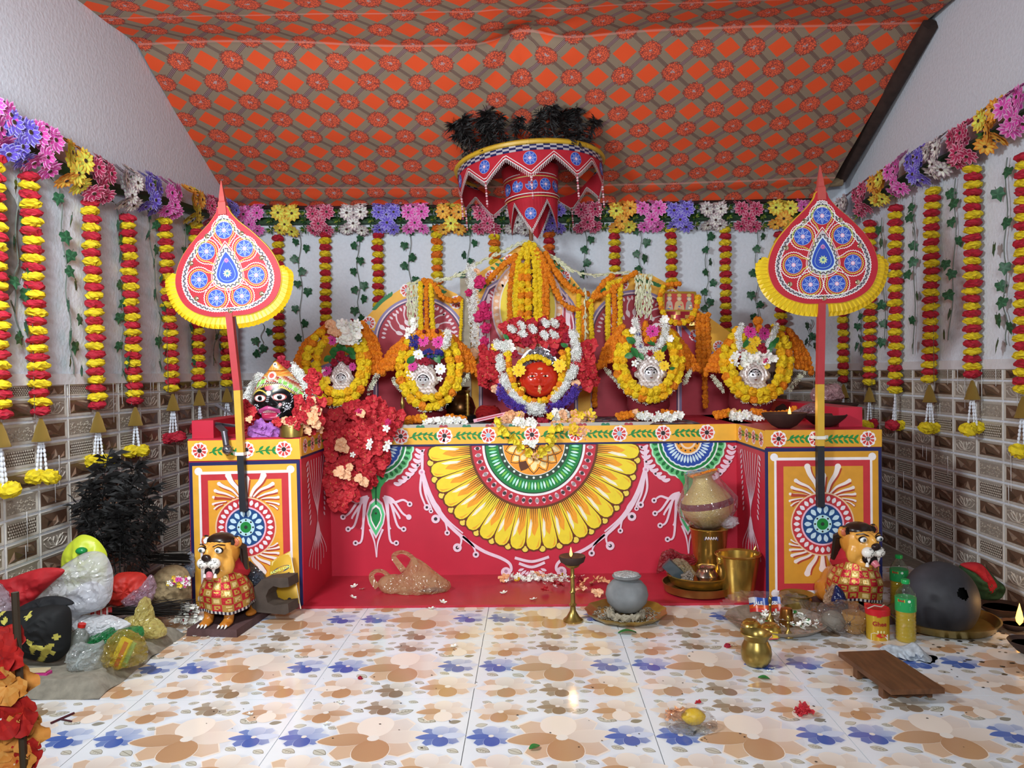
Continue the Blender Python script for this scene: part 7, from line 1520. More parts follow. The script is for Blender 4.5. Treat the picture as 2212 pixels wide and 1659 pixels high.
bag('black_cloth_bag', 'black cloth bag with yellow printed motifs in the left pile', 'bag', [(-30, 1340), (0, 1322), (40, 1318), (90, 1308), (130, 1305), (152, 1318), (154, 1370), (148, 1405), (115, 1430), (60, 1420), (0, 1405), (-30, 1400)], (70, 1368), 2.98, .16, mat('black_print_cloth', None, .75, var=.15, scale=30), 6, .3, floor=.05, colf=blk, dense=8, rings=26)
t = bag('black_shoulder_strap', 'folded black cloth strap on top of the black bag', 'strap', [(28, 1322), (60, 1302), (100, 1288), (140, 1290), (160, 1304), (120, 1312), (70, 1318)], (95, 1304), 3.0, .06, mat('black_cloth', '#15161a', .8), 3, .4)
t = bag('red_gift_bag', 'red printed cloth bag in clear plastic behind the broom', 'bag', [(240, 1300), (244, 1262), (252, 1240), (285, 1235), (312, 1240), (322, 1262), (318, 1290), (285, 1306), (258, 1310)], (282, 1272), 3.46, .12, mat('red_print_cloth', '#b8281e', .6, var=.2, scale=40), 7, .4)
bag('pink_clear_bag', 'pinkish clear plastic wrapped over the red cloth bag', 'bag', [(262, 1300), (285, 1280), (310, 1262), (325, 1240), (336, 1258), (334, 1285), (318, 1306), (285, 1312)], (308, 1285), 3.4, .08, plastic('pink_film2', '#d8b8cc', .35, .1), 8, .6)
bag('white_clear_bag', 'white plastic bag crumpled beneath the broom', 'bag', [(155, 1352), (175, 1332), (220, 1328), (262, 1336), (282, 1350), (262, 1372), (220, 1382), (180, 1378)], (218, 1354), 3.2, .12, plastic('white_film', '#f4f6fa', .75, .15), 9, .5, floor=.05)
bag('yellow_carrier_bag', 'pale yellow plastic bag with a knotted top beside the lion', 'bag', [(255, 1352), (270, 1335), (295, 1326), (302, 1300), (318, 1290), (330, 1312), (334, 1332), (352, 1346), (360, 1368), (340, 1378), (300, 1374), (265, 1368)], (308, 1350), 3.28, .14, plastic('yellow_film', '#e8da86', .6, .15), 10, .4, floor=.05)
bag('green_bag', 'bright green plastic bag squeezed between the yellow bags', 'bag', [(168, 1395), (190, 1378), (215, 1368), (240, 1355), (252, 1362), (300, 1352), (312, 1372), (280, 1384), (245, 1388), (210, 1405), (180, 1408)], (238, 1380), 3.1, .09, plastic('green_film', '#2a9a58', .55, .12), 11, .5, floor=.05)
t = bag('amber_bag', 'amber plastic bag with a yellow soap packet at the ledge front', 'bag', [(224, 1432), (228, 1400), (240, 1376), (262, 1360), (290, 1366), (312, 1385), (319, 1410), (310, 1432), (280, 1445), (245, 1450)], (270, 1406), 2.98, .16, plastic('amber_film', '#d0b848', .28, .1), 12, .5, floor=.05)
b = MB(); b.box((0, 0, 0), (.042, .02, .115), col='#e8d83a'); b.box((.006, -.011, 0), (.016, .002, .105), col='#d04a3a'); b.box((.02, .012, 0), (.03, .015, .1), col='#7ac08a'); b.build('soap_packet', VC, t, (-.005, -.02, .0), (0, .45, 0), smooth=False)
bag('loose_clear_bag', 'loose clear plastic bag in front of the black bag', 'bag', [(148, 1440), (152, 1400), (175, 1388), (200, 1392), (224, 1384), (226, 1420), (222, 1450), (190, 1462), (160, 1455)], (188, 1424), 2.94, .12, plastic('loose_film', '#e4ecec', .3, .08), 13, .6, floor=.05)
t = thing('water_bottle', 'cloudy plastic bottle with a red cap lying among the bags', 'bottle', P(172, 1372, 3.06)); b = MB(); b.lathe([(.001, -.05), (.035, -.05), (.04, -.03), (.036, .005), (.015, .025), (.013, .035)], 20, M=Matrix.Rotation(.25, 3, 'Y')); b.build('shell', plastic('bottle_film', '#b8beb8', .5, .1), t); b = MB('#c8241e'); b.lathe([(.015, .034), (.015, .048), (.001, .048)], 14, M=Matrix.Rotation(.25, 3, 'Y')); b.build('cap', VCG, t)
t = thing('incense_pack', 'pink pack of incense sticks at the ledge front', 'pack', P(70, 1458, 2.86)); b = MB('#c83a8a'); b.box((.02, 0, 0), (.09, .035, .022)); b.build('box', VC, t, smooth=False)
b = MB('#d8c8a0')
for k in range(12): b.tube([(-.1, -.015 + .003 * k, .012 + .002 * (k % 3)), (.06, -.015 + .003 * k, .016 + .002 * (k % 3))], .0015, 4)
b.build('sticks', VC, t)
# broom
t = thing('broom', 'black stick broom with a red bound handle lying on the pile', 'broom', P(210, 1324, 3.3)); b = MB('#b01c22')
A1, A2 = P(193, 1326, 3.3) - t.location, P(240, 1320, 3.34) - t.location
for i in range(12): q = A1.lerp(A2, i / 11); b.tube([q - (A2 - A1) * .04, q + (A2 - A1) * .04], .0175, 10, '#b81c24' if i % 3 else '#e0d0d0')
b.build('binding', VC, t); b = MB('#e6e2da'); d = (A1 - A2).normalized(); rr = random.Random(2)
for _ in range(16): o = A1 + Vector((rr.gauss(0, .006), rr.gauss(0, .008), rr.gauss(0, .007))); b.tube([o, o + d * rr.uniform(.012, .035)], .003, 5)
b.build('handle_ends', VC, t); b = MB('#16120f')
for _ in range(110):
    o = A2 + Vector((rr.gauss(0, .003), rr.gauss(0, .008), rr.gauss(0, .007))); e = P(rr.uniform(330, 432), rr.uniform(1292, 1336), rr.uniform(3.45, 3.62)) - t.location; m_ = o.lerp(e, .5) + Vector((0, 0, rr.uniform(-.012, .012))); b.tube([o, m_, e], lambda u: .0022 - .0012 * u, 4)
b.build('twigs', VC, t); 
# black feathers standing in the corner
def feather_big(seed):
    rr = random.Random(seed); b = MB('#0f0d0d'); path = [Vector((.06 * math.sin(i * .5 + seed) * i / 8, .02 * i / 8, i / 10)) for i in range(11)]
    b.tube(path, lambda u: .007 - .005 * u, 5, '#a09c96' if seed % 2 else '#4c4846')
    for _ in range(130):
        t_ = .3 + .7 * rr.random() ** .7; j = min(int(t_ * 10), 9); o = path[j].lerp(path[j + 1], t_ * 10 - j); d = Vector((rr.gauss(0, 1), rr.gauss(0, .6), rr.uniform(-.1, .9))).normalized() * rr.uniform(.08, .22); s_ = d.cross(Vector((0, 1, 0))).normalized() * .004; b.add([o - s_, o + s_, o + d * .6 + s_ * .6, o + d + Vector((0, 0, -.05))], [(0, 1, 2, 3)])
    return b.mesh('feather', MATS['black_feather'], False)
FB = [feather_big(k) for k in range(4)]
t = thing('feather_bunch', 'bunch of black feathers standing against the left wall tiles', 'feathers', P(270, 1262, 3.5))
for i, (x, l, a) in enumerate(((225, .42, -.28), (245, .5, -.2), (258, .62, -.12), (270, .58, .02), (282, .45, .12), (296, .5, .3), (310, .42, .42), (262, .46, -.35), (288, .38, .05), (300, .34, .55), (240, .36, -.45), (275, .52, -.05))):
    put('feather', FB[i % 4], t, P(255 + (x - 262) * .45, 1275, 3.5 + .02 * (i % 3)) - t.location, (R.uniform(-.15, .1), a, R.uniform(-.5, .5)), scale=(l * .85, l * .85, l))
b = MB('#171310'); rr = random.Random(5)
for _ in range(60): y = rr.uniform(1194, 1216); b.tube([P(rr.uniform(300, 330), y + rr.uniform(-3, 3), 3.7), P(rr.uniform(395, 412), y + rr.uniform(-6, 8), 3.72)], .002, 4, '#171310' if rr.random() < .85 else '#8a8680')
b.build('stick_bundle', VC, None, label='bundle of dark quills lying beside the left pillar', cat='sticks')
bag('jute_sack', 'beige jute sack slumped between feathers and left pillar', 'sack', [(318, 1300), (325, 1262), (340, 1235), (370, 1220), (398, 1226), (412, 1250), (412, 1300), (390, 1322), (345, 1322)], (368, 1272), 3.68, .16, mat('jute', '#9a8664', .95, var=.3, scale=60, bump=.5), 14, .3, floor=.0)
t = thing('small_flower_posy', 'small posy of yellow, white and pink blossoms on the sack', 'flowers', P(378, 1258, 3.56)); heap(t, 3.57, ['yel', 'wh', 'whp', 'gp'], 364, 410, 1246, 1268, 34, 5, .02)
t = thing('white_flower_heap', 'heap of small white blossoms at the left lion foot', 'flowers', P(408, 1325, 3.62)); heap(t, 3.64, ['wh', 'whp'], 378, 440, 1306, 1345, 90, 6, .1, lambda u, v: abs(u - .5) < .2 + .35 * v); blooms(t, 3.56, [('car', 405, 1325, 7), ('ros', 412, 1318, 5), ('car', 400, 1338, 6)])
bag('blue_bag_scrap', 'pale blue plastic scrap tucked behind the left pillar', 'plastic', [(400, 1240), (402, 1205), (412, 1190), (420, 1215), (418, 1245)], (410, 1220), 3.82, .06, plastic('pale_blue_film', '#b8c8dc', .7), 15, .4)
# pouch, wooden yoke and dark bag beside the lion
d = 3.72; q = [P(x, y, d) for x, y in ((574, 1221), (616, 1198), (651, 1315), (575, 1318))]; t = thing('incense_pouch', 'yellow incense powder pouch leaning on the left pillar', 'pouch', q[3]); rel = [v - q[3] for v in q]
for v in rel[2:]: v.z = max(v.z, .001 - q[3].z)
rel[0].y += .07; rel[1].y += .08
def onp(u, v, l): a = rel[3].lerp(rel[2], u); b_ = rel[0].lerp(rel[1], u); return a.lerp(b_, v) + Vector((0, -.02 * 4 * u * (1 - u) * 4 * v * (1 - v) * .5 - l, 0))
b = MB(); b.grid(16, 20, lambda u, v: onp(u, v, 0), '#d8a82c'); n0 = len(b.v); b.grid(16, 20, lambda u, v: onp(u, v, 0) + Vector((0, .02 * 4 * u * (1 - u), 0)), '#c8982c'); b.build('sachet', mat('foil_pouch', None, .3, metal=.2), t)
p = Paint(onp); p.pg([(.08, .90), (.96, .90), (.97, .985), (.06, .985)], '#e8cc7a', 1); p.pg([(.12 + .76 * (.5 - .5 * math.cos(i * PI / 8)), .755 + .055 * math.sin(i * PI / 8)) for i in range(9)] + [(.88 - .76 * (.5 - .5 * math.cos(i * PI / 8)), .755 - .055 * math.sin(i * PI / 8)) for i in range(1, 8)], '#2a3a6a', 2)
p.stroke([(.985, 0), (.99, .5), (.985, 1)], .02, '#f0ece0', 3); p.pg([(.55, .0), (.98, .0), (.98, .09), (.8, .12), (.62, .09)], '#8a2430', 2); p.disc((.7, .15), .062, '#caa078', 3, 14, .8); p.pg([(.64, .17), (.66, .205), (.71, .215), (.76, .2), (.76, .17), (.7, .185)], '#2a1c18', 4); p.build('print', VC, t, smooth=False)
def on_face(txt, size, u, v, m, su=1):
    me = text_mesh(txt, size, m, .0002, .0006)
    A_, B_ = onp(u, v, .003), onp(u + .1, v, .003); e1_ = (B_ - A_).normalized(); e2_ = (onp(u, v + .1, .003) - A_).normalized()
    for w in me.vertices: x, y, z = w.co; w.co = A_ + e1_ * x * su + e2_ * y + Vector((0, -z - .001, 0))
    put('lettering', me, t)
on_face('RADHU KUNJ', .0175, .5, .755, mat('lime_print', '#e8f07a', .5), .95); on_face('RADHE', .022, .58, .63, mat('black_print', '#2a2014', .5), .95)
d = 3.62; t = thing('wooden_yoke', 'dark carved wooden block with a round notch by the left lion', 'block', P(582, 1322, d)); pts = [(565, 1252), (598, 1248), (622, 1248), (624, 1268), (606, 1270), (590, 1266), (580, 1274), (574, 1288), (578, 1302), (592, 1308), (622, 1304), (624, 1324), (616, 1328), (548, 1322), (540, 1300), (544, 1272), (556, 1262)]
b = MB('#4c4038'); b.prism([P(x, y, d) - t.location for x, y in pts], (.02, .09, 0)); zmin = min(v[2] for v in b.v) + t.location.z; b.v = [(x, y, max(z, -t.location.z + .001)) for x, y, z in b.v]; b.build('block', mat('old_dark_wood', None, .75, var=.35, scale=12, bump=.3), t, smooth=False)
bag('dark_packet', 'clear packet of dark powder propped on the wooden block', 'packet', [(528, 1232), (535, 1212), (552, 1222), (570, 1240), (576, 1258), (562, 1276), (545, 1272), (532, 1256)], (552, 1246), 3.66, .06, plastic('dark_packet_film', '#4a5260', .75, .12), 16, .4)
# bright hibiscus bunch close to the camera at the left edge
t = thing('hibiscus_bouquet', 'red and orange hibiscus bunch close up at the left photo edge', 'flowers', (-1.02, 1.5, 0)); b = MB('#3a2c1c'); b.tube([(0, 0, 0), (.01, .0, .35), (.0, 0, .74)], .007, 6); b.build('stem', VC, t)
HB = [hibiscus('#c82018', '#8a0c10', 31, False, True), hibiscus('#d88a34', '#e8b060', 32, False, True), hibiscus('#a81414', '#d03020', 33, True, True), hibiscus('#e09a44', '#c8702a', 34, False, True)]
for i, (x, y, k, r) in enumerate(((20, 1415, 0, 50), (35, 1470, 1, 46), (10, 1480, 3, 50), (55, 1535, 2, 44), (15, 1545, 0, 50), (40, 1590, 3, 50), (10, 1610, 1, 52), (50, 1630, 2, 36), (20, 1660, 3, 50), (0, 1400, 2, 46), (45, 1560, 1, 36))):
    q = P(x, y, 1.5) - t.location; q.y = R.uniform(-.03, .03); put('hibiscus', HB[k], t, q, Vector((R.uniform(.1, .9), -1, R.uniform(-.3, .6))).to_track_quat('Z', 'Y').to_euler(), scale=r * 1.5 / F)
# ================================================================ things on the altar top and the loose flowers
# big red hibiscus garland hanging over the altar edge
t = thing('hibiscus_garland', 'thick red hibiscus garland hanging over the altar front left', 'garland', P(780, 930, 4.3))
def inside(x, y):
    poly_ = [(706, 905), (735, 885), (790, 868), (815, 863), (850, 880), (868, 890), (866, 915), (846, 930), (840, 965), (835, 1000), (815, 1035), (800, 1050), (772, 1045), (768, 1070), (752, 1085), (738, 1103), (722, 1095), (708, 1060), (704, 1010), (710, 960)]; c_ = False
    for (x0, y0), (x1, y1) in zip(poly_, poly_[1:] + poly_[:1]):
        if (y0 > y) != (y1 > y) and x < (x1 - x0) * (y - y0) / (y1 - y0) + x0: c_ = not c_
    return c_
it = []
while len(it) < 290:
    x, y = R.uniform(704, 868), R.uniform(863, 1100)
    if not inside(x, y): continue
    it.append((R.choice(['hib', 'hib2', 'hib2']), x, y, R.uniform(12, 18), R.uniform(0, .09) if y > 925 else R.uniform(-.12, .06)))
blooms(t, 4.33, it)
blooms(t, 4.2, [('pea2', 738, 955, 14), ('pea2', 745, 968, 12), ('pea2', 733, 965, 12), ('pea2', 735, 1018, 16), ('pea2', 750, 1024, 14), ('pea2', 755, 1008, 10), ('pea2', 786, 1040, 13), ('pea2', 776, 1032, 12), ('wh', 800, 955, 9), ('wh', 797, 965, 8), ('wh', 835, 925, 10), ('wh', 838, 958, 9), ('wh', 834, 968, 9), ('carp', 838, 912, 8), ('wh', 762, 982, 7), ('pea2', 780, 892, 12), ('carp', 775, 890, 8)])
# flower drape at the centre of the altar edge
t = thing('trumpet_flower_garland', 'yellow trumpet flower garland sagging below the altar cloth', 'garland', P(1160, 960, 4.34)); b = MB(); b.lathe([(.18, 0), (.25, .3), (.4, .65), (.75, 1), (.5, .75), (.1, .3)], 8, ripple=lambda a, k: 1 + (.2 * math.sin(a * 5) if k == 3 else 0), col='#ecd83c'); TRU = b.mesh('trumpet_flower', VCM, False)
q = spline(px([(1082, 905), (1088, 932), (1105, 945), (1118, 962), (1138, 970), (1160, 980), (1176, 966), (1188, 948), (1196, 932), (1206, 918)], 4.36), .018)
for i, v in enumerate(q): put('trumpet_flower', TRU, t, v - t.location + Vector((0, R.uniform(-.02, 0), 0)), Vector((R.uniform(-1, 1), -.8, R.uniform(-1, .3))).to_track_quat('Z', 'Y').to_euler(), scale=R.uniform(.026, .034))
blooms(t, 4.33, [('wh', 1146 + R.uniform(-16, 16), 958 + R.uniform(-6, 6), 6) for _ in range(14)] + [('pea2', 1157, 984, 9)])
t = thing('peach_flower_heap', 'heap of peach, yellow and white blossoms on the altar edge', 'flowers', P(1180, 912, 4.42))
heap(t, 4.46, ['pea2', 'pea', 'pea2', 'yel'], 1215, 1282, 892, 918, 34, 10, .06); heap(t, 4.41, ['pea2', 'pea', 'yel'], 1235, 1268, 918, 950, 12, 10, .03); heap(t, 4.42, ['pea', 'pea2'], 1195, 1215, 915, 942, 7, 10, .03); heap(t, 4.5, ['yel', 'pea2', 'pea'], 1082, 1135, 893, 915, 16, 9, .05); heap(t, 4.44, ['wh', 'whp'], 1112, 1155, 905, 920, 30, 7, .05); heap(t, 4.5, ['wh', 'whp'], 1192, 1225, 888, 908, 18, 8, .04)
blooms(t, 4.42, [('car', 1168, 912, 11), ('car', 1178, 914, 10), ('car', 1160, 915, 8), ('vio', 1188, 917, 6), ('yel', 1188, 900, 9), ('pea', 1100, 918, 10), ('pea', 1106, 924, 9), ('hib', 1075, 914, 10), ('hib', 1068, 918, 8)])
for lab, x0, x1, y, d in (('orange and white blossom row before the second silver idol', 876, 1008, 908, 4.55), ('orange and white blossom row before the third silver idol', 1335, 1475, 898, 4.55), ('white and yellow blossom row before the rightmost silver idol', 1545, 1660, 896, 4.5)):
    t = thing('blossom_row', lab, 'flowers', P((x0 + x1) / 2, y, d)); w = x1 - x0
    heap(t, d, ['wh', 'whp', 'wh'], x0 + w * .3, x1 - w * .02, y - 4, y + 8, 44, 7, .05); heap(t, d + .04, ['yel', 'pea2'], x0 + w * .25, x0 + w * .5, y - 10, y + 4, 8, 8, .03)
    strand(t, px([(x0, y - 2), (x0 + w * .28, y - 8)], d + .05), m2px(7, d), (MG_O,)); strand(t, px([(x0 + 4, y + 4), (x0 + w * .24, y)], d), m2px(6.5, d), (MG_O,)); strand(t, px([(x1 - w * .3, y - 9), (x1, y - 4)], d + .06), m2px(6.5, d), (MG_O,))
# bell, brass lamp, black bowl, thread ball, booklet
c = P(872, 922, 4.5); lathe_obj('altar_bell', 'brass hand bell with a figured handle on the altar edge', 'bell', (c.x, 4.47, ZT + .006), [(.024, 0), (.023, .008), (.014, .03), (.006, .04), (.0055, .09), (.009, .095), (.006, .105), (.012, .12), (.011, .14), (.006, .155), (.004, .17), (.001, .175)], brass2, 18)
c = P(1000, 895, 4.85); lathe_obj('black_bowl', 'flat black bowl between the second silver idol and red idol', 'bowl', (c.x, 4.8, ZT + .006), [(.06, 0), (.085, .02), (.095, .042), (.09, .042), (.06, .012), (.001, .01)], mat('black_iron', '#141418', .4))
lathe_obj('brass_pot_lamp', 'dark brass pot behind the black bowl', 'pot', (c.x - .03, 5.0, ZT + .006), [(.05, 0), (.085, .03), (.1, .08), (.08, .14), (.045, .175), (.05, .2), (.07, .215), (.065, .215), (.03, .19)], mat('dark_copper', '#5a3a1c', .3, metal=.8, var=.4, scale=10)); lathe_obj('brass_candlestick', 'beaded brass candlestick standing in the black bowl', 'candlestick', (c.x + .035, 4.8, ZT + .02), [(.03, 0), (.02, .012)] + [(.010 + .004 * (k % 2), .02 + .012 * k) for k in range(13)] + [(.02, .18), (.001, .185)], brass, 16)
t = thing('thread_ball', 'ball of dark red sacred thread beside the red idol', 'thread', (P(1054, 876, 4.72).x, 4.72, ZT + .062)); b = MB('#7a1418'); b.ball((0, 0, 0), (.068, .05, .05), 16, 10); rr = random.Random(6)
for k in range(34):
    a = rr.uniform(-.6, .6); ax = Vector((rr.gauss(0, .5), rr.gauss(0, .4), 1)).normalized(); M_ = ax.to_track_quat('Z', 'Y').to_matrix(); q = []
    for i in range(17): w = 2 * PI * i / 16; v = M_ @ Vector((math.cos(w), math.sin(w), a * .5)).normalized(); q.append((v.x * .074, v.y * .055, v.z * .055))
    b.tube(q, .0045, 5, jit('#8a181c', .25), False)
b.build('skein', mat('waxed_thread', None, .35), t)
b = MB('#e8a8b8'); b.prism([P(x, y, 4.5) - P(1055, 906, 4.5) for x, y in ((1022, 906), (1092, 890), (1096, 897), (1024, 913))], (.0, .02, 0)); o = b.build('pink_booklet', VC, None, P(1055, 906, 4.5), smooth=False, label='narrow pink incense box lying before the red idol', cat='box')
p = Paint(lambda u, v, l: P(u, v, 4.5 - l) - P(1055, 906, 4.5)); p.pg([(1030, 906.5), (1085, 894), (1086, 896), (1031, 909)], '#b8384a', 1); p.build('print', VC, o, smooth=False)
# curved sickle sword on the left pillar
t = thing('sickle_sword', 'iron sickle sword with a round pommel lying on the left pillar', 'sword', P(480, 930, 3.84)); iron = mat('dull_iron', '#77727a', .35, metal=.8, var=.25, scale=15)
tl = Vector(t.location); b = MB(); b.prism([Vector((v.x, v.y, v.z)) - tl for v in [P(x, y, dd) for x, y, dd in ((420, 911, 3.95), (455, 909, 3.95), (480, 914, 3.9), (520, 918, 3.9), (520, 922, 3.9), (480, 920, 3.9), (450, 916, 3.93))]], (0, .004, -.004)); b.prism([P(x, y, dd) - tl for x, y, dd in ((464, 921, 3.9), (474, 912, 3.94), (492, 930, 3.82), (480, 936, 3.82))], (.002, .004, -.003)); b.build('blade', iron, t, smooth=False)
b = MB(); b.tube([P(484, 932, 3.82) - tl, P(489, 962, 3.81) - tl], .0155, 12); b.build('grip', iron, t); b = MB(); b.ball(P(491, 971, 3.81) - tl, .0255, 16, 12); b.build('pommel', mat('steel_ball', '#9a9aa2', .15, metal=.9), t)
b = MB(); b.prism([P(x, y, 4.0) - P(485, 890, 4.0) for x, y in ((463, 875), (470, 872), (505, 895), (502, 898))], (0, .004, 0)); b.build('thin_blade', iron, None, P(485, 890, 4.0), smooth=False, label='thin grey blade tip sticking up behind the left pole', cat='blade')
# clay lamps on the right
yl = lambda x, y: Vector((P(x, y, 4.0).x, 4.0, ZT + .002))
clay_bowl('lit shallow clay lamp on the altar right end', yl(1694, 918), .112, .075, .05); clay_bowl('dark clay bowl behind the right fan pole', Vector((P(1785, 918, 4.05).x, 4.07, ZT + .002)), .11, .06)
clay_bowl('dark clay bowl holding pink plastic on the right parapet', Vector((P(1805, 880, 4.75).x, 4.75, ZT + .002)), .13, .085)
bag('pink_plastic_wad', 'crumpled pinkish plastic wad in the clay bowl', 'plastic', [(1750, 855), (1756, 840), (1780, 832), (1812, 830), (1820, 848), (1820, 862), (1790, 866), (1758, 866)], (1786, 850), 4.7, .14, plastic('pink_wad', '#d0aab0', .75, .12), 17, .5)
bag('grey_plastic_wad', 'grey white plastic crumpled behind the lit clay lamp', 'plastic', [(1712, 892), (1730, 880), (1755, 870), (1768, 880), (1766, 894), (1735, 898)], (1740, 886), 4.3, .07, plastic('grey_wad', '#b8a8b0', .5, .15), 18, .5)
garland('short orange marigold string behind the lit clay lamp', [(px([(1630, 890), (1670, 894), (1700, 890), (1722, 880)], 4.45), m2px(6.5, 4.45), (MG_O,))])
b = MB(); b.lathe([(.12, 0), (.13, .02), (.11, .06), (.04, .1), (.001, .105)], 24); b.build('clay_cover', clay, None, (P(1722, 872, 4.9).x, 4.95, ZT + .002), label='dark domed lid behind the rightmost silver idol', cat='lid')
# ---------------------------------------------------------------- tan carrier bag on the step
tan = plastic('tan_film', '#dcb88c', .5, .14); D0 = 4.08
t = bag('tan_carrier_bag', 'tan plastic carrier bag with two loop handles on the red step', 'bag', [(815, 1262), (828, 1245), (850, 1240), (864, 1240), (878, 1224), (892, 1205), (912, 1212), (935, 1230), (955, 1246), (972, 1258), (972, 1272), (955, 1284), (920, 1294), (880, 1300), (858, 1296), (852, 1284), (830, 1282)], (895, 1258), D0, .15, tan, 5, .28, floor=.014, dense=6, fold=4)
for pts in ([(816, 1268), (806, 1255), (803, 1242), (812, 1233), (828, 1234), (842, 1246), (850, 1256)], [(872, 1232), (858, 1214), (851, 1203), (856, 1195), (870, 1192), (884, 1198), (896, 1210), (900, 1222)]):
    b = MB(); q = spline([P(x, y, D0 - .01) - t.location for x, y in pts], .008); n = len(q)
    for i, v in enumerate(q): a = q[min(i + 1, n - 1)] - q[max(i - 1, 0)]; nn = Vector((-a.z, 0, a.x)).normalized() * (.011 + .009 * abs(i / n - .5)); b.v += [tuple(v - nn), tuple(v + nn + Vector((0, -.012, 0))), tuple(v + nn * .3 + Vector((0, .014, 0)))]
    for i in range(n - 1):
        for k in range(3): b.face((3 * i + k, 3 * i + 3 + k, 3 * i + 3 + (k + 1) % 3, 3 * i + (k + 1) % 3))
    b.build('handle', tan, t)
b = MB('#4a4a72'); b.ball((.1, .0, -.055), (.07, .03, .028), 14, 8, f=lambda u: 1 + .3 * noise.noise(u * 3)); b.v = [(x, y, max(z, .016 - t.location.z)) for x, y, z in b.v]; b.build('contents', VC, t)
# ---------------------------------------------------------------- loose blossoms, petals and leaves
def loose(kind, name, lab, cat, x, y, r, z=0, dry=False, dz=.004):
    q = PZ(x, y, z); put(name, K[kind], None, q + Vector((0, 0, dz)), (R.uniform(-.4, .4), R.uniform(-.4, .4), R.uniform(0, 6)), scale=r * q.y / F, label=lab, cat=cat)
t = thing('step_blossoms', 'white, peach and red blossoms strewn along the red step', 'flowers', PZ(1180, 1270, .012))
for _ in range(95):
    q = PZ(R.gauss(1165, 38), R.gauss(1253, 5), .014); q.y = min(q.y, 4.37); put('blossom', K[R.choice(['wh', 'wh', 'whp'])], t, q - t.location + Vector((0, 0, R.uniform(.002, .02))), (R.uniform(-.9, .9), R.uniform(-.9, .9), R.uniform(0, 6)), scale=R.uniform(.012, .018))
for k, x, y, r in (('pea', 1090, 1256, 15), ('pea', 1168, 1252, 16), ('pea', 1262, 1268, 16), ('pea2', 1255, 1280, 14), ('pea', 1288, 1262, 16), ('pea', 1305, 1264, 14), ('pea2', 1292, 1288, 16), ('hib', 1198, 1268, 10), ('hib2', 1178, 1282, 10), ('hib', 1212, 1272, 10), ('yel', 1120, 1262, 9), ('yel', 1215, 1250, 8), ('car', 1250, 1258, 10)):
    q = PZ(x, y, .014); q.y = min(q.y, 4.34); nm = K[k].name.split('.')[0]; put(nm, K[k], t, q - t.location + Vector((0, 0, .018)), (R.uniform(-.7, .7), R.uniform(-.7, .7), R.uniform(0, 6)), scale=r * q.y / F)
for x, y, r, lab in ((1088, 1282, 9, 'white blossom alone on the step left of the lamp stand'), (1152, 1296, 9, 'white blossom near the step edge left of the lamp stand'), (765, 1268, 9, 'upper white blossom on the step left of the tan bag'), (783, 1274, 8, 'white blossom on the step touching the tan bag shade'), (763, 1292, 9, 'lower white blossom on the step left of the tan bag'), (957, 1302, 9, 'white blossom on the step edge under the tan bag')): loose('wh', 'fallen_blossom', lab, 'flower', x, y, r, .012)
for k, x, y, r, lab in (('wh', 1270, 1345, 11, 'white blossom on the tiles beside the lamp stand foot'), ('wh', 980, 1398, 9, 'white blossom on a brown tile flower mid floor'), ('wh', 932, 1316, 9, 'white blossom on the tiles at the step edge'), ('wh', 705, 1566, 9, 'wilted white blossom on the left front tiles'), ('wh', 735, 1520, 7, 'white petals on the tiles at a joint'), ('wh', 1668, 1446, 9, 'white blossom beside the brass lota'), ('wh', 1472, 1522, 9, 'white blossom above the lemon bag'), ('wh', 1500, 1486, 7, 'greenish wilted blossom mid right floor'), ('car', 1572, 1398, 8, 'maroon blossom left of the brass lota'), ('wh', 1584, 1397, 8, 'white blossom touching the maroon one'), ('hib', 1508, 1520, 8, 'dark red blossom above the lemon bag'), ('car', 778, 1467, 6, 'tiny red blossom on the left middle tile'), ('wh', 540, 1545, 8, 'white blossom near the left front tile joint'), ('wh', 330, 1378, 10, 'white blossom on the ledge beside the amber bag'), ('wh', 1660, 1452, 6, 'white petal at the lota shade')): loose(k, 'fallen_blossom', lab, 'flower', x, y, r)
t = thing('red_hibiscus_bloom', 'spent red hibiscus bloom on the front right tiles', 'flower', PZ(1738, 1548, 0) + Vector((0, 0, .012)))
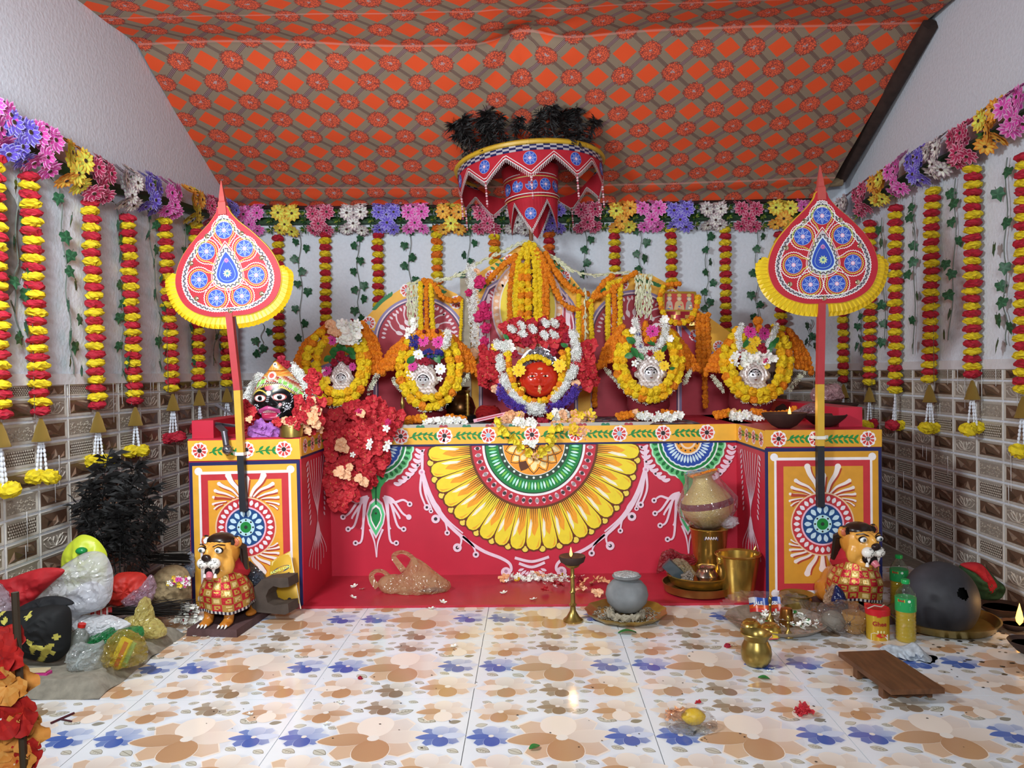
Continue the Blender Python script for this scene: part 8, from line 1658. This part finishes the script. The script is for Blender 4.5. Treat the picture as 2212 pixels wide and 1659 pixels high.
for k in range(4): put('hibiscus', K['hib2'], t, (R.uniform(-.012, .012), R.uniform(-.012, .012), .004 * k), (R.uniform(-1.2, 1.2), R.uniform(-1.2, 1.2), k), scale=.026)
b = MB('#b8403a'); b.tube([(0, 0, .01), (-.005, .02, .025), (.0, .045, .02)], .003, 5); b.build('stamen', VC, t)
for x, y, r, a, lab in ((1355, 1370, 20, .1, 'green leaf on the tiles before the leaf plate'), (1650, 1468, 12, -.3, 'small green leaf below the brass lota'), (1155, 1618, 14, .6, 'pale green bud on the front centre tile')):
    q = PZ(x, y, 0); put('fallen_leaf', K['leaf'], None, q + Vector((0, 0, .004)), (R.uniform(-.2, .2), 0, a), scale=r * 2 * q.y / F, label=lab, cat='leaf')
b = MB(); q = [PZ(x, y, .004) for x, y in ((110, 1562), (130, 1553), (160, 1540))]; b.tube([v - q[0] for v in q], .004, 5, '#4a1420'); b.tube([q[1] - q[0], PZ(155, 1558, .004) - q[0]], .003, 5, '#4a1420'); b.build('dry_twig', VC, None, q[0], label='dry maroon petal strip on the front left tile', cat='petal')
b = MB(); rr = random.Random(77)
for _ in range(130):
    q = PZ(rr.uniform(420, 2150), rr.uniform(1330, 1655), .0016); s_ = rr.uniform(.0015, .005); b.add([q + Vector((s_ * math.cos(a) * rr.uniform(.5, 1.5), s_ * math.sin(a), .0003 * rr.random())) for a in (0, 1.3, 2.6, 3.9, 5.2)], [range(5)], rr.choice(['#2a2018', '#3a2c20', '#4a4038', '#241c18']))
b.build('floor_crumbs', VC, None, smooth=False, label='dark crumbs and specks of dirt on the floor tiles', cat='dirt', kind='stuff')
b = MB(); rr = random.Random(78)
for _ in range(120):
    q = PZ(rr.gauss(420, 45), rr.gauss(1362, 16), .003); s_ = rr.uniform(.004, .008); b.add([q + Vector((s_ * math.cos(a) * 1.4, s_ * math.sin(a), .003 * rr.random())) for a in (0, 1.3, 2.6, 3.9, 5.2)], [range(5)], rr.choice(['#f2efe6', '#e8e2d2', '#dcd4c0']))
b.build('loose_petals', VCM, None, smooth=False, label='scattered white petals round the left lion base', cat='petals', kind='stuff')
